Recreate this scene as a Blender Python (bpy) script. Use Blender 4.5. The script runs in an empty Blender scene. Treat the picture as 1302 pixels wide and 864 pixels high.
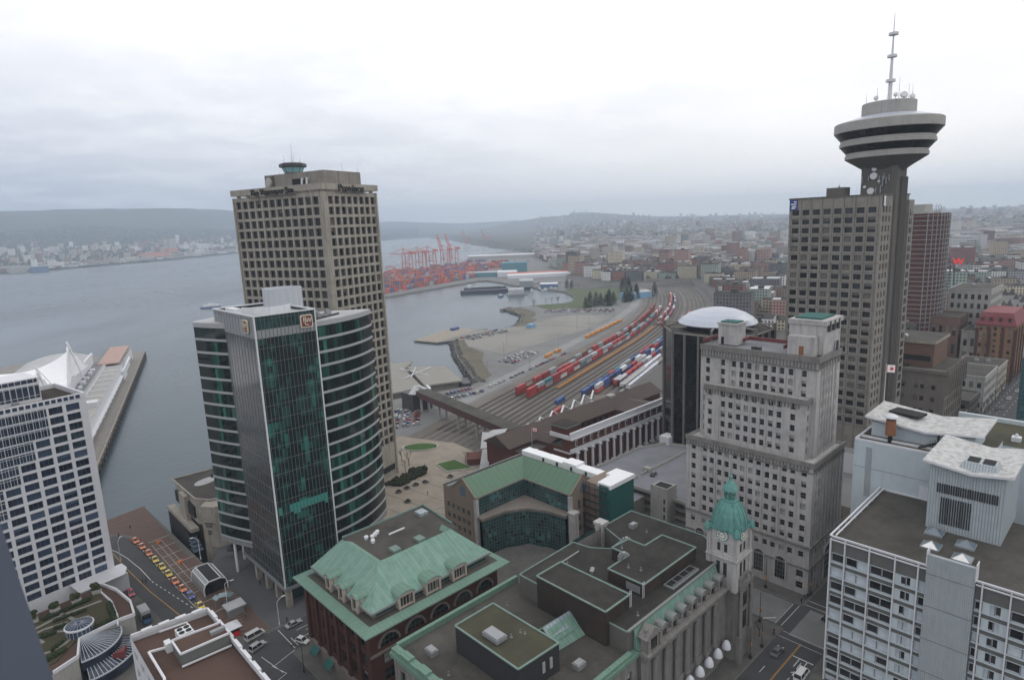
# City harbour seen from a tower top: downtown blocks, rail yard, inlet, far city and hills.
import bpy, math, random
from math import sin, cos, pi, radians, atan2, hypot, sqrt, floor
from mathutils import Vector, Matrix
S = bpy.context.scene
COL = S.collection
rnd = random.Random(7)
CAMZ = 110.0
TD = radians(43.2)       # downtown street grid: local x up the avenue, local y towards the inlet
TG = radians(61.66)      # waterfront grid: local x along the rail yard, local y towards the inlet

def W(u, v, th=TD):
    return (u*cos(th)-v*sin(th), u*sin(th)+v*cos(th))
def LOC(x, y, th=TD):
    return (x*cos(th)+y*sin(th), -x*sin(th)+y*cos(th))

# ---------------------------------------------------------------- materials
MATS = {}
class NT:
    def __init__(s, name):
        s.m = bpy.data.materials.new(name); s.m.use_nodes = True
        s.t = s.m.node_tree; s.n = s.t.nodes; s.l = s.t.links
        s.b = s.n['Principled BSDF']
    def N(s, typ, **kw):
        n = s.n.new(typ)
        for k, v in kw.items():
            if k[0] == '_': setattr(n, k[1:], v)
            else:
                key = k.replace('__', ' ')
                n.inputs[int(key[1:]) if key[0] == 'i' and key[1:].isdigit() else key].default_value = v
        return n
    def L(s, a, b): s.l.new(a, b)
    def math(s, op, a, b=None, c=None):
        n = s.n.new('ShaderNodeMath'); n.operation = op
        for i, x in enumerate((a, b, c)):
            if x is None: continue
            if isinstance(x, (int, float)): n.inputs[i].default_value = x
            else: s.L(x, n.inputs[i])
        return n.outputs[0]
    def mix(s, f, a, b, typ='MIX'):
        n = s.n.new('ShaderNodeMix'); n.data_type = 'RGBA'; n.blend_type = typ
        for i, x in ((0, f), (6, a), (7, b)):
            if isinstance(x, (int, float)): n.inputs[i].default_value = x
            elif isinstance(x, tuple): n.inputs[i].default_value = (*x[:3], 1)
            else: s.L(x, n.inputs[i])
        return n.outputs[2]
    def noise(s, scale, detail=3, rough=.55, vec=None, stretch=None, dim='3D'):
        if vec is None: vec = s.pos()
        if stretch:
            m = s.N('ShaderNodeVectorMath', _operation='MULTIPLY'); s.L(vec, m.inputs[0]); m.inputs[1].default_value = stretch; vec = m.outputs[0]
        n = s.N('ShaderNodeTexNoise', Scale=scale, Detail=detail, Roughness=rough); s.L(vec, n.inputs['Vector'])
        return n.outputs['Fac']
    def pos(s):
        if not hasattr(s, '_p'): s._p = s.n.new('ShaderNodeNewGeometry').outputs['Position']
        return s._p
    def objv(s):
        if not hasattr(s, '_o'): s._o = s.n.new('ShaderNodeTexCoord').outputs['Object']
        return s._o
    def uv(s):
        if not hasattr(s, '_u'): s._u = s.n.new('ShaderNodeTexCoord').outputs['UV']
        return s._u
    def ramp(s, f, lo, hi):
        n = s.N('ShaderNodeMapRange'); s.L(f, n.inputs[0]); n.inputs[1].default_value = lo; n.inputs[2].default_value = hi
        return n.outputs[0]
    def col(s, x):
        if isinstance(x, tuple): s.b.inputs['Base Color'].default_value = (*x[:3], 1)
        else: s.L(x, s.b.inputs['Base Color'])
    def bump(s, f, d=.05, st=.6):
        n = s.N('ShaderNodeBump', Strength=st, Distance=d); s.L(f, n.inputs['Height']); s.L(n.outputs[0], s.b.inputs['Normal'])

def fin(t, rough=.8, spec=None, metal=0):
    t.b.inputs['Roughness'].default_value = rough; t.b.inputs['Metallic'].default_value = metal
    if spec is not None: t.b.inputs['Specular IOR Level'].default_value = spec
    MATS[t.m.name] = t.m
    return t.m

def weathered(name, c, dark=None, scale=.35, streak=True, rough=.85, amt=.5, spec=.3, metal=0, bump=0):
    """a base colour with grime patches and vertical rain streaks of their own shape"""
    t = NT(name); dark = dark or tuple(k*.6 for k in c)
    a = t.ramp(t.noise(scale, 5, .65), .42, .72)
    f = a
    if streak:
        b = t.ramp(t.noise(1.1, 4, .6, stretch=(1, 1, .07)), .48, .75)
        f = t.math('MAXIMUM', t.math('MULTIPLY', a, .7), b)
    fine = t.noise(3.1, 2)
    x = t.mix(t.math('MULTIPLY', f, amt), c, dark)
    t.col(t.mix(t.ramp(fine, .3, .8), x, tuple(k*.88 for k in c)) if False else x)
    if bump: t.bump(fine, bump)
    return fin(t, rough, spec, metal)

def plain(name, c, rough=.7, metal=0, spec=None):
    t = NT(name)
    n = t.ramp(t.noise(1.7, 3), .3, .75)
    t.col(t.mix(t.math('MULTIPLY', n, .25), c, tuple(k*.6 for k in c)))
    return fin(t, rough, spec, metal)

def objcol(name, rough=.6, spec=.3, amt=.35, scale=.8):
    t = NT(name)
    o = t.n.new('ShaderNodeObjectInfo')
    n = t.ramp(t.noise(scale, 4, .6), .35, .75)
    t.col(t.mix(t.math('MULTIPLY', n, amt), o.outputs['Color'], t.mix(1.0, o.outputs['Color'], (.45, .42, .4), 'MULTIPLY')))
    return fin(t, rough, spec)

def ribbed(name, c, pitch, axis='x', amp=.06, rough=.6, metal=0, dark=None, patina=0):
    """standing seams or corrugation along a local axis, as relief"""
    t = NT(name)
    sep = t.n.new('ShaderNodeSeparateXYZ'); t.L(t.uv(), sep.inputs[0])
    s = sep.outputs[0 if axis == 'x' else 1]
    w = t.math('FRACT', t.math('DIVIDE', s, pitch))
    w = t.math('ABSOLUTE', t.math('SUBTRACT', w, .5))
    seam = t.ramp(w, .36, .46)
    t.bump(seam, amp, .9)
    n = t.ramp(t.noise(.5, 5, .65), .35, .75)
    st = t.ramp(t.noise(1.6, 3, .6, t.uv(), (1, .08, 1) if axis == 'x' else (.08, 1, 1)), .45, .75)
    d = dark or tuple(k*.6 for k in c)
    x = t.mix(t.math('MULTIPLY', n, .7), c, d)
    x = t.mix(t.math('MULTIPLY', st, .8), x, d if not patina else patina)
    x = t.mix(t.math('MULTIPLY', seam, .3), x, tuple(k*.55 for k in c))
    t.col(x)
    return fin(t, rough, .3, metal)

def panes(name, base, alt, cellx, cellz, amt=.5, rough=.06, seed=0., spec=.6, line=None, lw=.05, third=None):
    """curtain glass: every pane of the UV grid (in metres) has its own tint (blinds, lit rooms, spandrel glass)"""
    t = NT(name)
    sep = t.n.new('ShaderNodeSeparateXYZ'); t.L(t.uv(), sep.inputs[0])
    gx = t.math('DIVIDE', sep.outputs[0], cellx); gz = t.math('DIVIDE', sep.outputs[1], cellz)
    cx, cz = t.math('FLOOR', gx), t.math('FLOOR', gz)
    cb = t.N('ShaderNodeCombineXYZ'); t.L(cx, cb.inputs[0]); t.L(cz, cb.inputs[1]); cb.inputs[2].default_value = seed
    wn = t.N('ShaderNodeTexWhiteNoise', _noise_dimensions='3D'); t.L(cb.outputs[0], wn.inputs[0])
    cl = t.N('ShaderNodeTexNoise', Scale=.23, Detail=2.); t.L(cb.outputs[0], cl.inputs['Vector'])
    f = t.math('MULTIPLY', t.ramp(cl.outputs[0], .5, .62), t.ramp(wn.outputs[0], .25, .9))
    x = t.mix(t.math('MULTIPLY', f, amt), base, alt)
    if third:
        x = t.mix(t.ramp(t.math('FRACT', t.math('MULTIPLY', wn.outputs[0], 7.3)), .86, .9), x, third)
    if line:
        fx = t.math('ABSOLUTE', t.math('SUBTRACT', t.math('FRACT', gx), .5))
        m = t.math('GREATER_THAN', fx, .5-lw/2/cellx)
        fz = t.math('ABSOLUTE', t.math('SUBTRACT', t.math('FRACT', gz), .5))
        m = t.math('MAXIMUM', m, t.math('GREATER_THAN', fz, .5-lw/2/cellz))
        x = t.mix(m, x, line)
    t.col(x)
    return fin(t, rough, spec)

def bricks(name, c1, c2, mortar, scale=1., rough=.9):
    t = NT(name)
    n = t.ramp(t.noise(.4, 5, .65), .35, .75); n2 = t.noise(4., 2, .7, stretch=(1, 1, 3))
    x = t.mix(t.ramp(n2, .35, .65), c1, c2)
    t.col(t.mix(t.math('MULTIPLY', n, .45), x, mortar))
    t.bump(n2, .03)
    return fin(t, rough, .2)

# ---------------------------------------------------------------- mesh collector
class MB:
    def __init__(s): s.v = []; s.f = []; s.m = []; s.u = []
    def face(s, pts, m=0, uv=None):
        b = len(s.v); s.v += [tuple(p) for p in pts]; s.f.append(tuple(range(b, b+len(pts)))); s.m.append(m)
        if uv is None:
            p0, p1, p2 = Vector(pts[0]), Vector(pts[1]), Vector(pts[2])
            n = (p1-p0).cross(p2-p0)
            if n.length < 1e-9 and len(pts) > 3: n = (p2-p0).cross(Vector(pts[3])-p0)
            if n.length < 1e-9: n = Vector((0, 0, 1))
            n.normalize()
            if abs(n.z) > .95: uv = [(p[0], p[1]) for p in pts]
            else:
                h = Vector((-n.y, n.x, 0)).normalized(); k = n.cross(h)
                uv = [(Vector(p).dot(h), Vector(p).dot(k)) for p in pts]
        s.u.append(uv)
    def box(s, x0, y0, z0, x1, y1, z1, m=0, mt=None, bottom=True):
        if mt is None: mt = m
        x0, x1 = min(x0, x1), max(x0, x1); y0, y1 = min(y0, y1), max(y0, y1)
        s.prism([(x0, y0), (x1, y0), (x1, y1), (x0, y1)], z0, z1, m, mt, bottom)
    def prism(s, poly, z0, z1, m=0, mt=None, bottom=True, top=True):
        a = sum(poly[i][0]*poly[(i+1) % len(poly)][1]-poly[(i+1) % len(poly)][0]*poly[i][1] for i in range(len(poly)))
        if a < 0: poly = poly[::-1]
        n = len(poly); d = 0
        for i in range(n):
            p, q = poly[i], poly[(i+1) % n]; l = hypot(q[0]-p[0], q[1]-p[1])
            s.face([(*p, z0), (*q, z0), (*q, z1), (*p, z1)], m, [(d, z0), (d+l, z0), (d+l, z1), (d, z1)]); d += l
        if top: s.face([(*p, z1) for p in poly], m if mt is None else mt)
        if bottom: s.face([(*p, z0) for p in poly[::-1]], m)
    def slab(s, P, d, L, dn, Wd, z0, z1, m=0, mt=None):
        """box from P along unit d for L and along unit dn for Wd"""
        a = P; b = (P[0]+d[0]*L, P[1]+d[1]*L); c = (b[0]+dn[0]*Wd, b[1]+dn[1]*Wd); e = (a[0]+dn[0]*Wd, a[1]+dn[1]*Wd)
        s.prism([a, b, c, e], z0, z1, m, mt)
    def bar(s, p, q, w, h=None, m=0, up=(0, 0, 1)):
        p, q = Vector(p), Vector(q); d = (q-p)
        if d.length < 1e-6: return
        d.normalize(); h = h or w; u = Vector(up)
        if abs(d.dot(u)) > .97: u = Vector((1, 0, 0))
        r = d.cross(u).normalized()*(w/2); k = r.cross(d).normalized()*(h/2)
        A = [p-r-k, p+r-k, p+r+k, p-r+k]; Bq = [x+(q-p) for x in A]
        for i in range(4): s.face([A[i], A[(i+1) % 4], Bq[(i+1) % 4], Bq[i]][::-1], m)
        s.face(A, m); s.face(Bq[::-1], m)
    def path(s, pts, w, h=None, m=0):
        for a, b in zip(pts, pts[1:]): s.bar(a, b, w, h, m)
    def tube(s, p, q, r0, r1=None, n=8, m=0, cap=True):
        p, q = Vector(p), Vector(q); r1 = r0 if r1 is None else r1; d = (q-p).normalized()
        a = d.orthogonal().normalized(); b = d.cross(a)
        A = [p+(a*cos(2*pi*i/n)+b*sin(2*pi*i/n))*r0 for i in range(n)]; B_ = [q+(a*cos(2*pi*i/n)+b*sin(2*pi*i/n))*r1 for i in range(n)]
        for i in range(n): s.face([A[i], A[(i+1) % n], B_[(i+1) % n], B_[i]], m)
        if cap:
            if r1 > 1e-4: s.face(B_, m)
            s.face(A[::-1], m)
    def lathe(s, prof, c=(0, 0), n=24, m=0, ms=None, ph=0., capt=True, capb=False):
        for k in range(len(prof)-1):
            (r0, z0), (r1, z1) = prof[k], prof[k+1]; mm = ms[k] if ms else m
            for i in range(n):
                a, b = ph+2*pi*i/n, ph+2*pi*(i+1)/n
                P = [(c[0]+r0*cos(a), c[1]+r0*sin(a), z0), (c[0]+r0*cos(b), c[1]+r0*sin(b), z0), (c[0]+r1*cos(b), c[1]+r1*sin(b), z1), (c[0]+r1*cos(a), c[1]+r1*sin(a), z1)]
                L = max(r0, r1)
                uv = [(a*L, z0), (b*L, z0), (b*L, z1), (a*L, z1)]
                if r1 < 1e-4: P = P[:3]; uv = uv[:3]
                elif r0 < 1e-4: P = [P[0], P[2], P[3]]; uv = [uv[0], uv[2], uv[3]]
                s.face(P, mm, uv)
        if capt and prof[-1][0] > 1e-4: s.face([(c[0]+prof[-1][0]*cos(ph+2*pi*i/n), c[1]+prof[-1][0]*sin(ph+2*pi*i/n), prof[-1][1]) for i in range(n)], ms[-1] if ms else m)
        if capb: s.face([(c[0]+prof[0][0]*cos(ph+2*pi*i/n), c[1]+prof[0][0]*sin(ph+2*pi*i/n), prof[0][1]) for i in range(n)][::-1], ms[0] if ms else m)
    def gable(s, x0, y0, x1, y1, ze, zr, axis='x', m=0, mg=1):
        if axis == 'x':
            ym = (y0+y1)/2
            s.face([(x0, y0, ze), (x1, y0, ze), (x1, ym, zr), (x0, ym, zr)], m); s.face([(x1, y1, ze), (x0, y1, ze), (x0, ym, zr), (x1, ym, zr)], m)
            s.face([(x0, y1, ze), (x0, y0, ze), (x0, ym, zr)], mg); s.face([(x1, y0, ze), (x1, y1, ze), (x1, ym, zr)], mg)
        else:
            xm = (x0+x1)/2
            s.face([(x0, y1, ze), (x0, y0, ze), (xm, y0, zr), (xm, y1, zr)], m); s.face([(x1, y0, ze), (x1, y1, ze), (xm, y1, zr), (xm, y0, zr)], m)
            s.face([(x0, y0, ze), (x1, y0, ze), (xm, y0, zr)], mg); s.face([(x1, y1, ze), (x0, y1, ze), (xm, y1, zr)], mg)
    def blob(s, c, r, n=7, m=0, R=rnd, sq=1.):
        """a rough boulder or leaf clump"""
        rings = 4; P = []
        for k in range(rings+1):
            ph = pi*k/rings
            P.append([(c[0]+r*R.uniform(.75, 1.15)*sin(ph)*cos(2*pi*i/n), c[1]+r*R.uniform(.75, 1.15)*sin(ph)*sin(2*pi*i/n), c[2]+r*sq*R.uniform(.8, 1.1)*cos(ph)) for i in range(n)])
        for k in range(rings):
            for i in range(n): s.face([P[k][i], P[k+1][i], P[k+1][(i+1) % n], P[k][(i+1) % n]], m)
    def mesh(s, name, mats, off=(0, 0, 0), smooth=False):
        me = bpy.data.meshes.new(name)
        me.from_pydata([(a-off[0], b-off[1], c-off[2]) for a, b, c in s.v], [], s.f)
        for k in mats: me.materials.append(MATS[k] if isinstance(k, str) else k)
        if len(mats) > 1: me.polygons.foreach_set('material_index', s.m)
        ul = me.uv_layers.new(name='UVMap')
        flat = [c for f in s.u for p in f for c in p]
        ul.data.foreach_set('uv', flat)
        if smooth: me.polygons.foreach_set('use_smooth', [True]*len(s.f))
        me.update()
        return me

def link(name, data, parent=None, loc=(0, 0, 0), rz=0.):
    o = bpy.data.objects.new(name, data); COL.objects.link(o)
    o.location = loc; o.rotation_euler = (0, 0, rz)
    if parent: o.parent = parent
    return o
USED_LABELS = {}
def tag(o, label=None, cat=None, group=None, kind=None):
    if label: o['label'] = label
    if cat: o['category'] = cat
    if group: o['group'] = group
    if kind: o['kind'] = kind
    return o

class Thing:
    """An Empty at the thing's base; parts are built in grid coordinates and stored relative to it."""
    def __init__(s, name, label, cat, u, v, z=0., th=TD, group=None):
        s.u, s.v, s.z, s.th = u, v, z, th
        x, y = W(u, v, th)
        s.e = link(name, None, None, (x, y, z), th); s.e.empty_display_size = 1
        tag(s.e, label, cat, group)
    def part(s, name, mb, mats, parent=None, label=None, smooth=False, kind=None):
        if not mb.f: return None
        o = link(name, mb.mesh(name, mats if isinstance(mats, (list, tuple)) else [mats], (s.u, s.v, s.z), smooth), parent or s.e)
        if parent is not None: o.parent = parent
        if label: o['label'] = label
        if kind: o['kind'] = kind
        return o
    def inst(s, name, me, u, v, z, rz=0., parent=None):
        return link(name, me, parent or s.e, (u-s.u, v-s.v, z-s.z), rz)

def struct(name, mb, mats, u=0, v=0, z=0, th=TD, kind='structure', smooth=False, label=None, cat=None):
    x, y = W(u, v, th)
    o = link(name, mb.mesh(name, mats if isinstance(mats, (list, tuple)) else [mats], (u, v, z), smooth), None, (x, y, z), th)
    tag(o, label, cat, None, kind)
    return o
def solo(name, mb, mats, label, cat, u, v, z=0, th=TD, group=None, smooth=False):
    o = struct(name, mb, mats, u, v, z, th, None, smooth); tag(o, label, cat, group); return o

# ---------------------------------------------------------------- lettering
def text(t, parent, body, u, v, z, size, rz, mat, ext=.05, bold=0., tilt=pi/2, name='lettering', sx=1., spacing=1.):
    c = bpy.data.curves.new(name, 'FONT'); c.body = body; c.size = size; c.extrude = ext; c.offset = bold
    c.align_x = 'CENTER'; c.align_y = 'CENTER'; c.space_character = spacing
    c.materials.append(MATS[mat])
    tmp = bpy.data.objects.new('tmp', c); me = bpy.data.meshes.new_from_object(tmp); bpy.data.objects.remove(tmp)
    o = link(name, me, parent or t.e, (u-t.u, v-t.v, z-t.z)); o.rotation_euler = (tilt, 0, rz); o.scale = (sx, 1, 1)
    return o

# ---------------------------------------------------------------- windows
WIN_MESH = {}
def window_mesh(w, h, style, var):
    key = (round(w, 2), round(h, 2), style, var)
    if key in WIN_MESH: return WIN_MESH[key]
    mb = MB(); mats = window_fill(mb, w, h, style, var)
    me = mb.mesh('window', mats); WIN_MESH[key] = me
    return me
STY = {  # frame material, glass, blind, mullions x, transom, frame width
    'grid':  ('frame_dark', 'glass_dark', 'blind_warm', 1, 0, .10),
    'sash':  ('frame_grey', 'glass_dark', 'blind_pale', 0, 1, .10),
    'pair':  ('frame_dark', 'glass_dark', 'blind_warm', 2, 0, .08),
    'hotel': ('frame_navy', 'glass_blue', 'blind_blue', 2, 0, .09),
    'blue':  ('frame_pale', 'glass_dark', 'blind_sky', 0, 0, .08),
    'green': ('frame_grey', 'glass_green', 'blind_green', 3, 1, .08),
    'wood':  ('frame_green', 'glass_dark', 'blind_pale', 1, 1, .12),
    'black': ('frame_dark', 'glass_dark', 'blind_warm', 0, 0, .06),
}
def window_fill(mb, w, h, style, var):
    """local frame: x along wall, -y outwards, z up, origin bottom centre. var: 0 clear, 1 half blind, 2 full blind"""
    fr, gl, bl, mx, tr, fw = STY[style]
    x0, x1 = -w/2, w/2
    d = {0: 0., 1: .45, 2: 1., 3: .25}[var]
    zb = h*(1-d)
    if zb > .01: mb.face([(x0, 0, 0), (x1, 0, 0), (x1, 0, zb), (x0, 0, zb)], 1)
    if d > 0: mb.face([(x0, 0, zb), (x1, 0, zb), (x1, 0, h), (x0, 0, h)], 2)
    y = -.06
    for a, b, c, e in [(x0, x0+fw, 0, h), (x1-fw, x1, 0, h)]+[(x0+w*k/(mx+1)-fw/2, x0+w*k/(mx+1)+fw/2, 0, h) for k in range(1, mx+1)]:
        mb.box(a, y, c, b, -.004, e, 0)
    for z in [0, h-fw]+[h*k/(tr+1)-fw/2 for k in range(1, tr+1)]:
        mb.box(x0+fw, y+.003, z, x1-fw, -.006, z+fw, 0)
    return [fr, gl, bl]
def set_windows(T, wins, style, blind=(.6, .2, .12, .08), limit=100, R=rnd, name='window'):
    """wins: (u, v, z, w, h, rz). The 100 nearest become parts of their own, the others one part."""
    def dist(k):
        x, y = W(k[0], k[1], T.th); return hypot(x, y)**2+(CAMZ-k[2])**2
    wins = sorted(wins, key=dist)
    rest = MB(); mats = None
    for i, (u, v, z, w, h, rz) in enumerate(wins):
        var = R.choices((0, 1, 2, 3), blind)[0]
        if i < limit: T.inst(name, window_mesh(w, h, style, var), u, v, z, rz)
        else:
            one = MB(); mats = window_fill(one, w, h, style, var); c, s_ = cos(rz), sin(rz); b = len(rest.v)
            rest.v += [(u+x*c-y*s_, v+x*s_+y*c, z+zz) for x, y, zz in one.v]
            rest.f += [tuple(k+b for k in f) for f in one.f]; rest.m += one.m; rest.u += one.u
    if rest.f: T.part(name, rest, mats, kind='stuff')

def facade(mb, P, d, L, z0, z1, cols, rows, depth=.35, m=0, mr=None, wins=None, skip=None, inset=0.):
    """Wall plane from P along unit d (outward normal to the right of d); openings cols x rows as recesses."""
    n = (d[1], -d[0]); mr = m if mr is None else mr
    rz = atan2(d[1], d[0])
    def pt(s, z, o=0.): return (P[0]+d[0]*s-n[0]*o, P[1]+d[1]*s-n[1]*o, z)
    def q(s0, s1, a, b):
        if s1-s0 > 1e-4 and b-a > 1e-4: mb.face([pt(s0, a), pt(s1, a), pt(s1, b), pt(s0, b)], m, [(s0, a), (s1, a), (s1, b), (s0, b)])
    zc = z0
    for ri, (a, b) in enumerate(sorted(rows)):
        q(0, L, zc, a); sc = 0
        for ci, (s0, s1) in enumerate(cols):
            if skip and skip(ri, ci): continue
            q(sc, s0, a, b); sc = s1
            for A_, B_ in (((s0, a), (s1, a)), ((s1, a), (s1, b)), ((s1, b), (s0, b)), ((s0, b), (s0, a))):
                mb.face([pt(*A_), pt(*A_, depth), pt(*B_, depth), pt(*B_)][::-1], mr)
            if wins is not None:
                c = pt((s0+s1)/2, a, depth-inset); wins.append((c[0], c[1], a, s1-s0, b-a, rz))
            else:
                mb.face([pt(s0, a, depth), pt(s1, a, depth), pt(s1, b, depth), pt(s0, b, depth)], mr)
        q(sc, L, a, b); zc = b
    q(0, L, zc, z1)

def even(L, n, w, m0=0., m1=0.):
    p = (L-m0-m1)/n
    return [(m0+p*(i+.5)-w/2, m0+p*(i+.5)+w/2) for i in range(n)]
def floors(z, n, p, h): return [(z+p*i, z+p*i+h) for i in range(n)]
# ================================================================ palette
weathered('asphalt', (.066, .066, .068), (.043, .043, .045), .12, False, .9, .7)
weathered('road_concrete', (.185, .185, .18), (.13, .13, .127), .15, False, .9, .7)
weathered('sidewalk', (.115, .11, .102), (.07, .067, .062), .3, False, .9, .8)
weathered('plaza_stone', (.27, .235, .19), (.17, .145, .12), .12, False, .85, .7)
weathered('yard_road', (.24, .24, .235), (.17, .17, .168), .03, False, .9, .8)
weathered('paint_white', (.62, .62, .60), (.3, .3, .3), 1.2, False, .7, .6)
weathered('paint_yellow', (.45, .24, .05), (.2, .13, .05), 1.2, False, .7, .7)
weathered('ballast', (.155, .14, .123), (.10, .09, .08), .05, False, .95, .9)
weathered('gravel_lot', (.24, .23, .21), (.15, .143, .13), .018, False, .95, .9)
weathered('lot_asphalt', (.175, .175, .172), (.115, .115, .115), .03, False, .9, .8)
weathered('dry_bank', (.125, .112, .08), (.06, .058, .04), .06, False, .95, .8)
weathered('rock', (.12, .115, .11), (.05, .05, .045), .25, False, .95, .9)
weathered('lawn', (.045, .095, .02), (.03, .06, .015), .15, False, .95, .8)
weathered('park_grass', (.072, .095, .04), (.075, .075, .042), .02, False, .95, .8)
weathered('concrete_warm', (.335, .31, .268), (.15, .13, .11), .25, True, .85, .85)
weathered('concrete_grey', (.245, .228, .205), (.115, .105, .093), .25, True, .85, .85)
weathered('roof_station', (.078, .058, .049), (.045, .036, .032), .12)
weathered('concrete_dark', (.115, .107, .098), (.07, .066, .06), .2, True, .85, .7)
weathered('concrete_pale', (.36, .35, .33), (.2, .195, .185), .3, True, .85, .6)
weathered('limestone', (.43, .415, .41), (.17, .16, .152), .22, True, .85, .75)
weathered('stone_grey', (.205, .195, .185), (.085, .08, .074), .3, True, .9, .75)
weathered('stone_brown', (.185, .165, .145), (.095, .085, .075), .25, True, .9, .7)
weathered('terracotta', (.235, .185, .145), (.15, .12, .09), .3, True, .85, .5)
weathered('white_wall', (.60, .605, .635), (.48, .48, .50), .3, True, .55, .45)
weathered('pale_blue_wall', (.47, .525, .56), (.33, .37, .40), .2, True, .6, .5)
weathered('grey_spandrel', (.12, .122, .115), (.085, .085, .08), .4, True, .7, .5)
def roofing(name, c, dark, pale, seam=2.3):
    t = NT(name); a = t.ramp(t.noise(.11, 5, .65), .42, .66); b = t.ramp(t.noise(.45, 5, .7), .5, .72); p = t.ramp(t.noise(.065, 4, .55), .6, .74)
    x = t.mix(t.math('MULTIPLY', a, .8), c, dark); x = t.mix(t.math('MULTIPLY', b, .45), x, pale); x = t.mix(t.math('MULTIPLY', p, .5), x, pale)
    sep = t.n.new('ShaderNodeSeparateXYZ'); t.L(t.uv(), sep.inputs[0])
    f = t.math('ABSOLUTE', t.math('SUBTRACT', t.math('FRACT', t.math('DIVIDE', sep.outputs[1], seam)), .5))
    x = t.mix(t.math('MULTIPLY', t.math('GREATER_THAN', f, .485), .45), x, dark)
    t.col(x); t.bump(t.noise(5., 2), .015); fin(t, .92, .2)
roofing('roof_tar', (.040, .037, .033), (.022, .020, .019), (.062, .058, .052))
roofing('roof_gravel', (.075, .070, .062), (.042, .039, .035), (.105, .098, .086))
roofing('roof_brown', (.043, .033, .027), (.027, .021, .018), (.066, .053, .044))
weathered('roof_moss', (.062, .060, .036), (.038, .036, .028), .12, False, .95, .9)
weathered('roof_pale', (.42, .42, .43), (.26, .26, .265), .15, False, .85, .7)
weathered('roof_lichen', (.50, .50, .50), (.22, .21, .19), .75, False, .85, .8)
weathered('deck_grey', (.20, .208, .225), (.135, .14, .15), .08, False, .85, .8)
weathered('copper', (.15, .29, .235), (.09, .18, .145), .4, True, .65, .7)
weathered('copper_trim', (.165, .23, .205), (.09, .135, .115), .5, True, .65, .7)
weathered('copper_dome', (.115, .275, .25), (.045, .12, .105), .9, True, .65, .8)
ribbed('copper_seam', (.155, .275, .225), .62, 'x', .05, .6, 0, (.085, .16, .125), (.25, .34, .295))
ribbed('copper_smooth', (.10, .19, .135), 2.4, 'x', .03, .6, 0, (.12, .155, .075), (.085, .175, .135))
ribbed('copper_tile', (.115, .20, .16), 1.1, 'x', .03, .6, 0, (.15, .25, .19), (.15, .24, .195))
ribbed('corrugated', (.40, .445, .47), .55, 'x', .16, .5, 0, (.30, .34, .36))
ribbed('corrugated_fine', (.37, .405, .425), .35, 'x', .08, .5, 0, (.29, .32, .34))
ribbed('box_steel', (.3, .3, .3), .4, 'x', .05)
ribbed('plank_deck', (.33, .29, .24), .9, 'x', .02, .9, 0, (.2, .18, .15))
ribbed('paver_brick', (.125, .082, .066), 1.25, 'y', .01, .9, 0, (.08, .055, .046))
bricks('brick_red', (.092, .040, .031), (.066, .030, .024), (.045, .026, .022))
bricks('brick_station', (.135, .052, .04), (.098, .038, .031), (.06, .036, .03))
bricks('brick_brown', (.19, .12, .09), (.14, .085, .065), (.08, .06, .05))
plain('steel_white', (.62, .64, .66), .45)
plain('screen_pale', (.46, .48, .52), .5)
plain('band_metal', (.34, .35, .365), .5)
plain('steel_grey', (.30, .31, .32), .5, .4)
plain('steel_dark', (.05, .05, .052), .5, .3)
plain('frame_dark', (.035, .034, .034), .5)
plain('frame_grey', (.16, .16, .155), .6)
plain('frame_navy', (.055, .065, .09), .5)
weathered('slate_paving', (.082, .084, .09), (.055, .056, .06), .12)
weathered('garden_soil', (.062, .056, .03), (.04, .034, .022), .35)
weathered('dormer_stone', (.36, .31, .27), (.22, .19, .165), .5)
plain('track_bed', (.07, .062, .056), .95)
weathered('roof_russet', (.088, .052, .04), (.05, .036, .03), .12)
plain('frame_pale', (.42, .45, .49), .5)
plain('frame_green', (.03, .06, .05), .6)
plain('rust', (.24, .105, .05), .9)
plain('rail_steel', (.16, .13, .11), .5, .6)
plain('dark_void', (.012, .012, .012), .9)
plain('louvre_dark', (.02, .02, .022), .8)
plain('white_wrap', (.82, .83, .85), .5)
plain('roof_dome', (.46, .49, .56), .35, .25)
plain('sail', (.82, .82, .84), .7)
plain('crane_red', (.52, .14, .09), .6)
plain('sign_maroon', (.16, .035, .035), .5)
plain('sign_blue', (.03, .06, .22), .5)
plain('sign_navy', (.02, .025, .06), .5)
plain('red', (.58, .02, .02), .5)
plain('orange', (.75, .20, .03), .5)
plain('yellow', (.65, .48, .03), .5)
plain('white', (.78, .78, .78), .5)
plain('cream', (.62, .56, .44), .6)
plain('black', (.02, .02, .02), .5)
plain('rubber', (.018, .018, .018), .9)
plain('skin', (.42, .26, .19), .6)
plain('bark', (.07, .055, .045), .95)
plain('timber_pile', (.075, .06, .05), .95)
plain('mesh_green', (.012, .095, .085), .8)
plain('awning_pale', (.62, .64, .68), .6)
plain('cladding_slate', (.055, .068, .10), .55)
plain('lead_grey', (.19, .205, .20), .6, .2)
plain('clock_face', (.66, .66, .62), .5)
plain('girder_brown', (.085, .035, .032), .7)
plain('lamp_amber', (.6, .25, .05), .5)
def glass(name, c, alt, rough, spec):
    t = NT(name); o = t.n.new('ShaderNodeObjectInfo'); n = t.ramp(t.noise(.33, 2), .4, .65)
    r = t.math('POWER', o.outputs['Random'], 2.5)
    t.col(t.mix(t.math('MAXIMUM', r, t.math('MULTIPLY', n, .5)), c, alt)); t.bump(t.noise(.8, 1), .02, .25); fin(t, rough, spec)
glass('glass_dark', (.008, .008, .009), (.055, .056, .058), .06, .45)
glass('glass_blue', (.009, .013, .024), (.045, .066, .11), .06, .6)
glass('glass_green', (.008, .03, .03), (.04, .10, .10), .08, .5)
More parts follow.
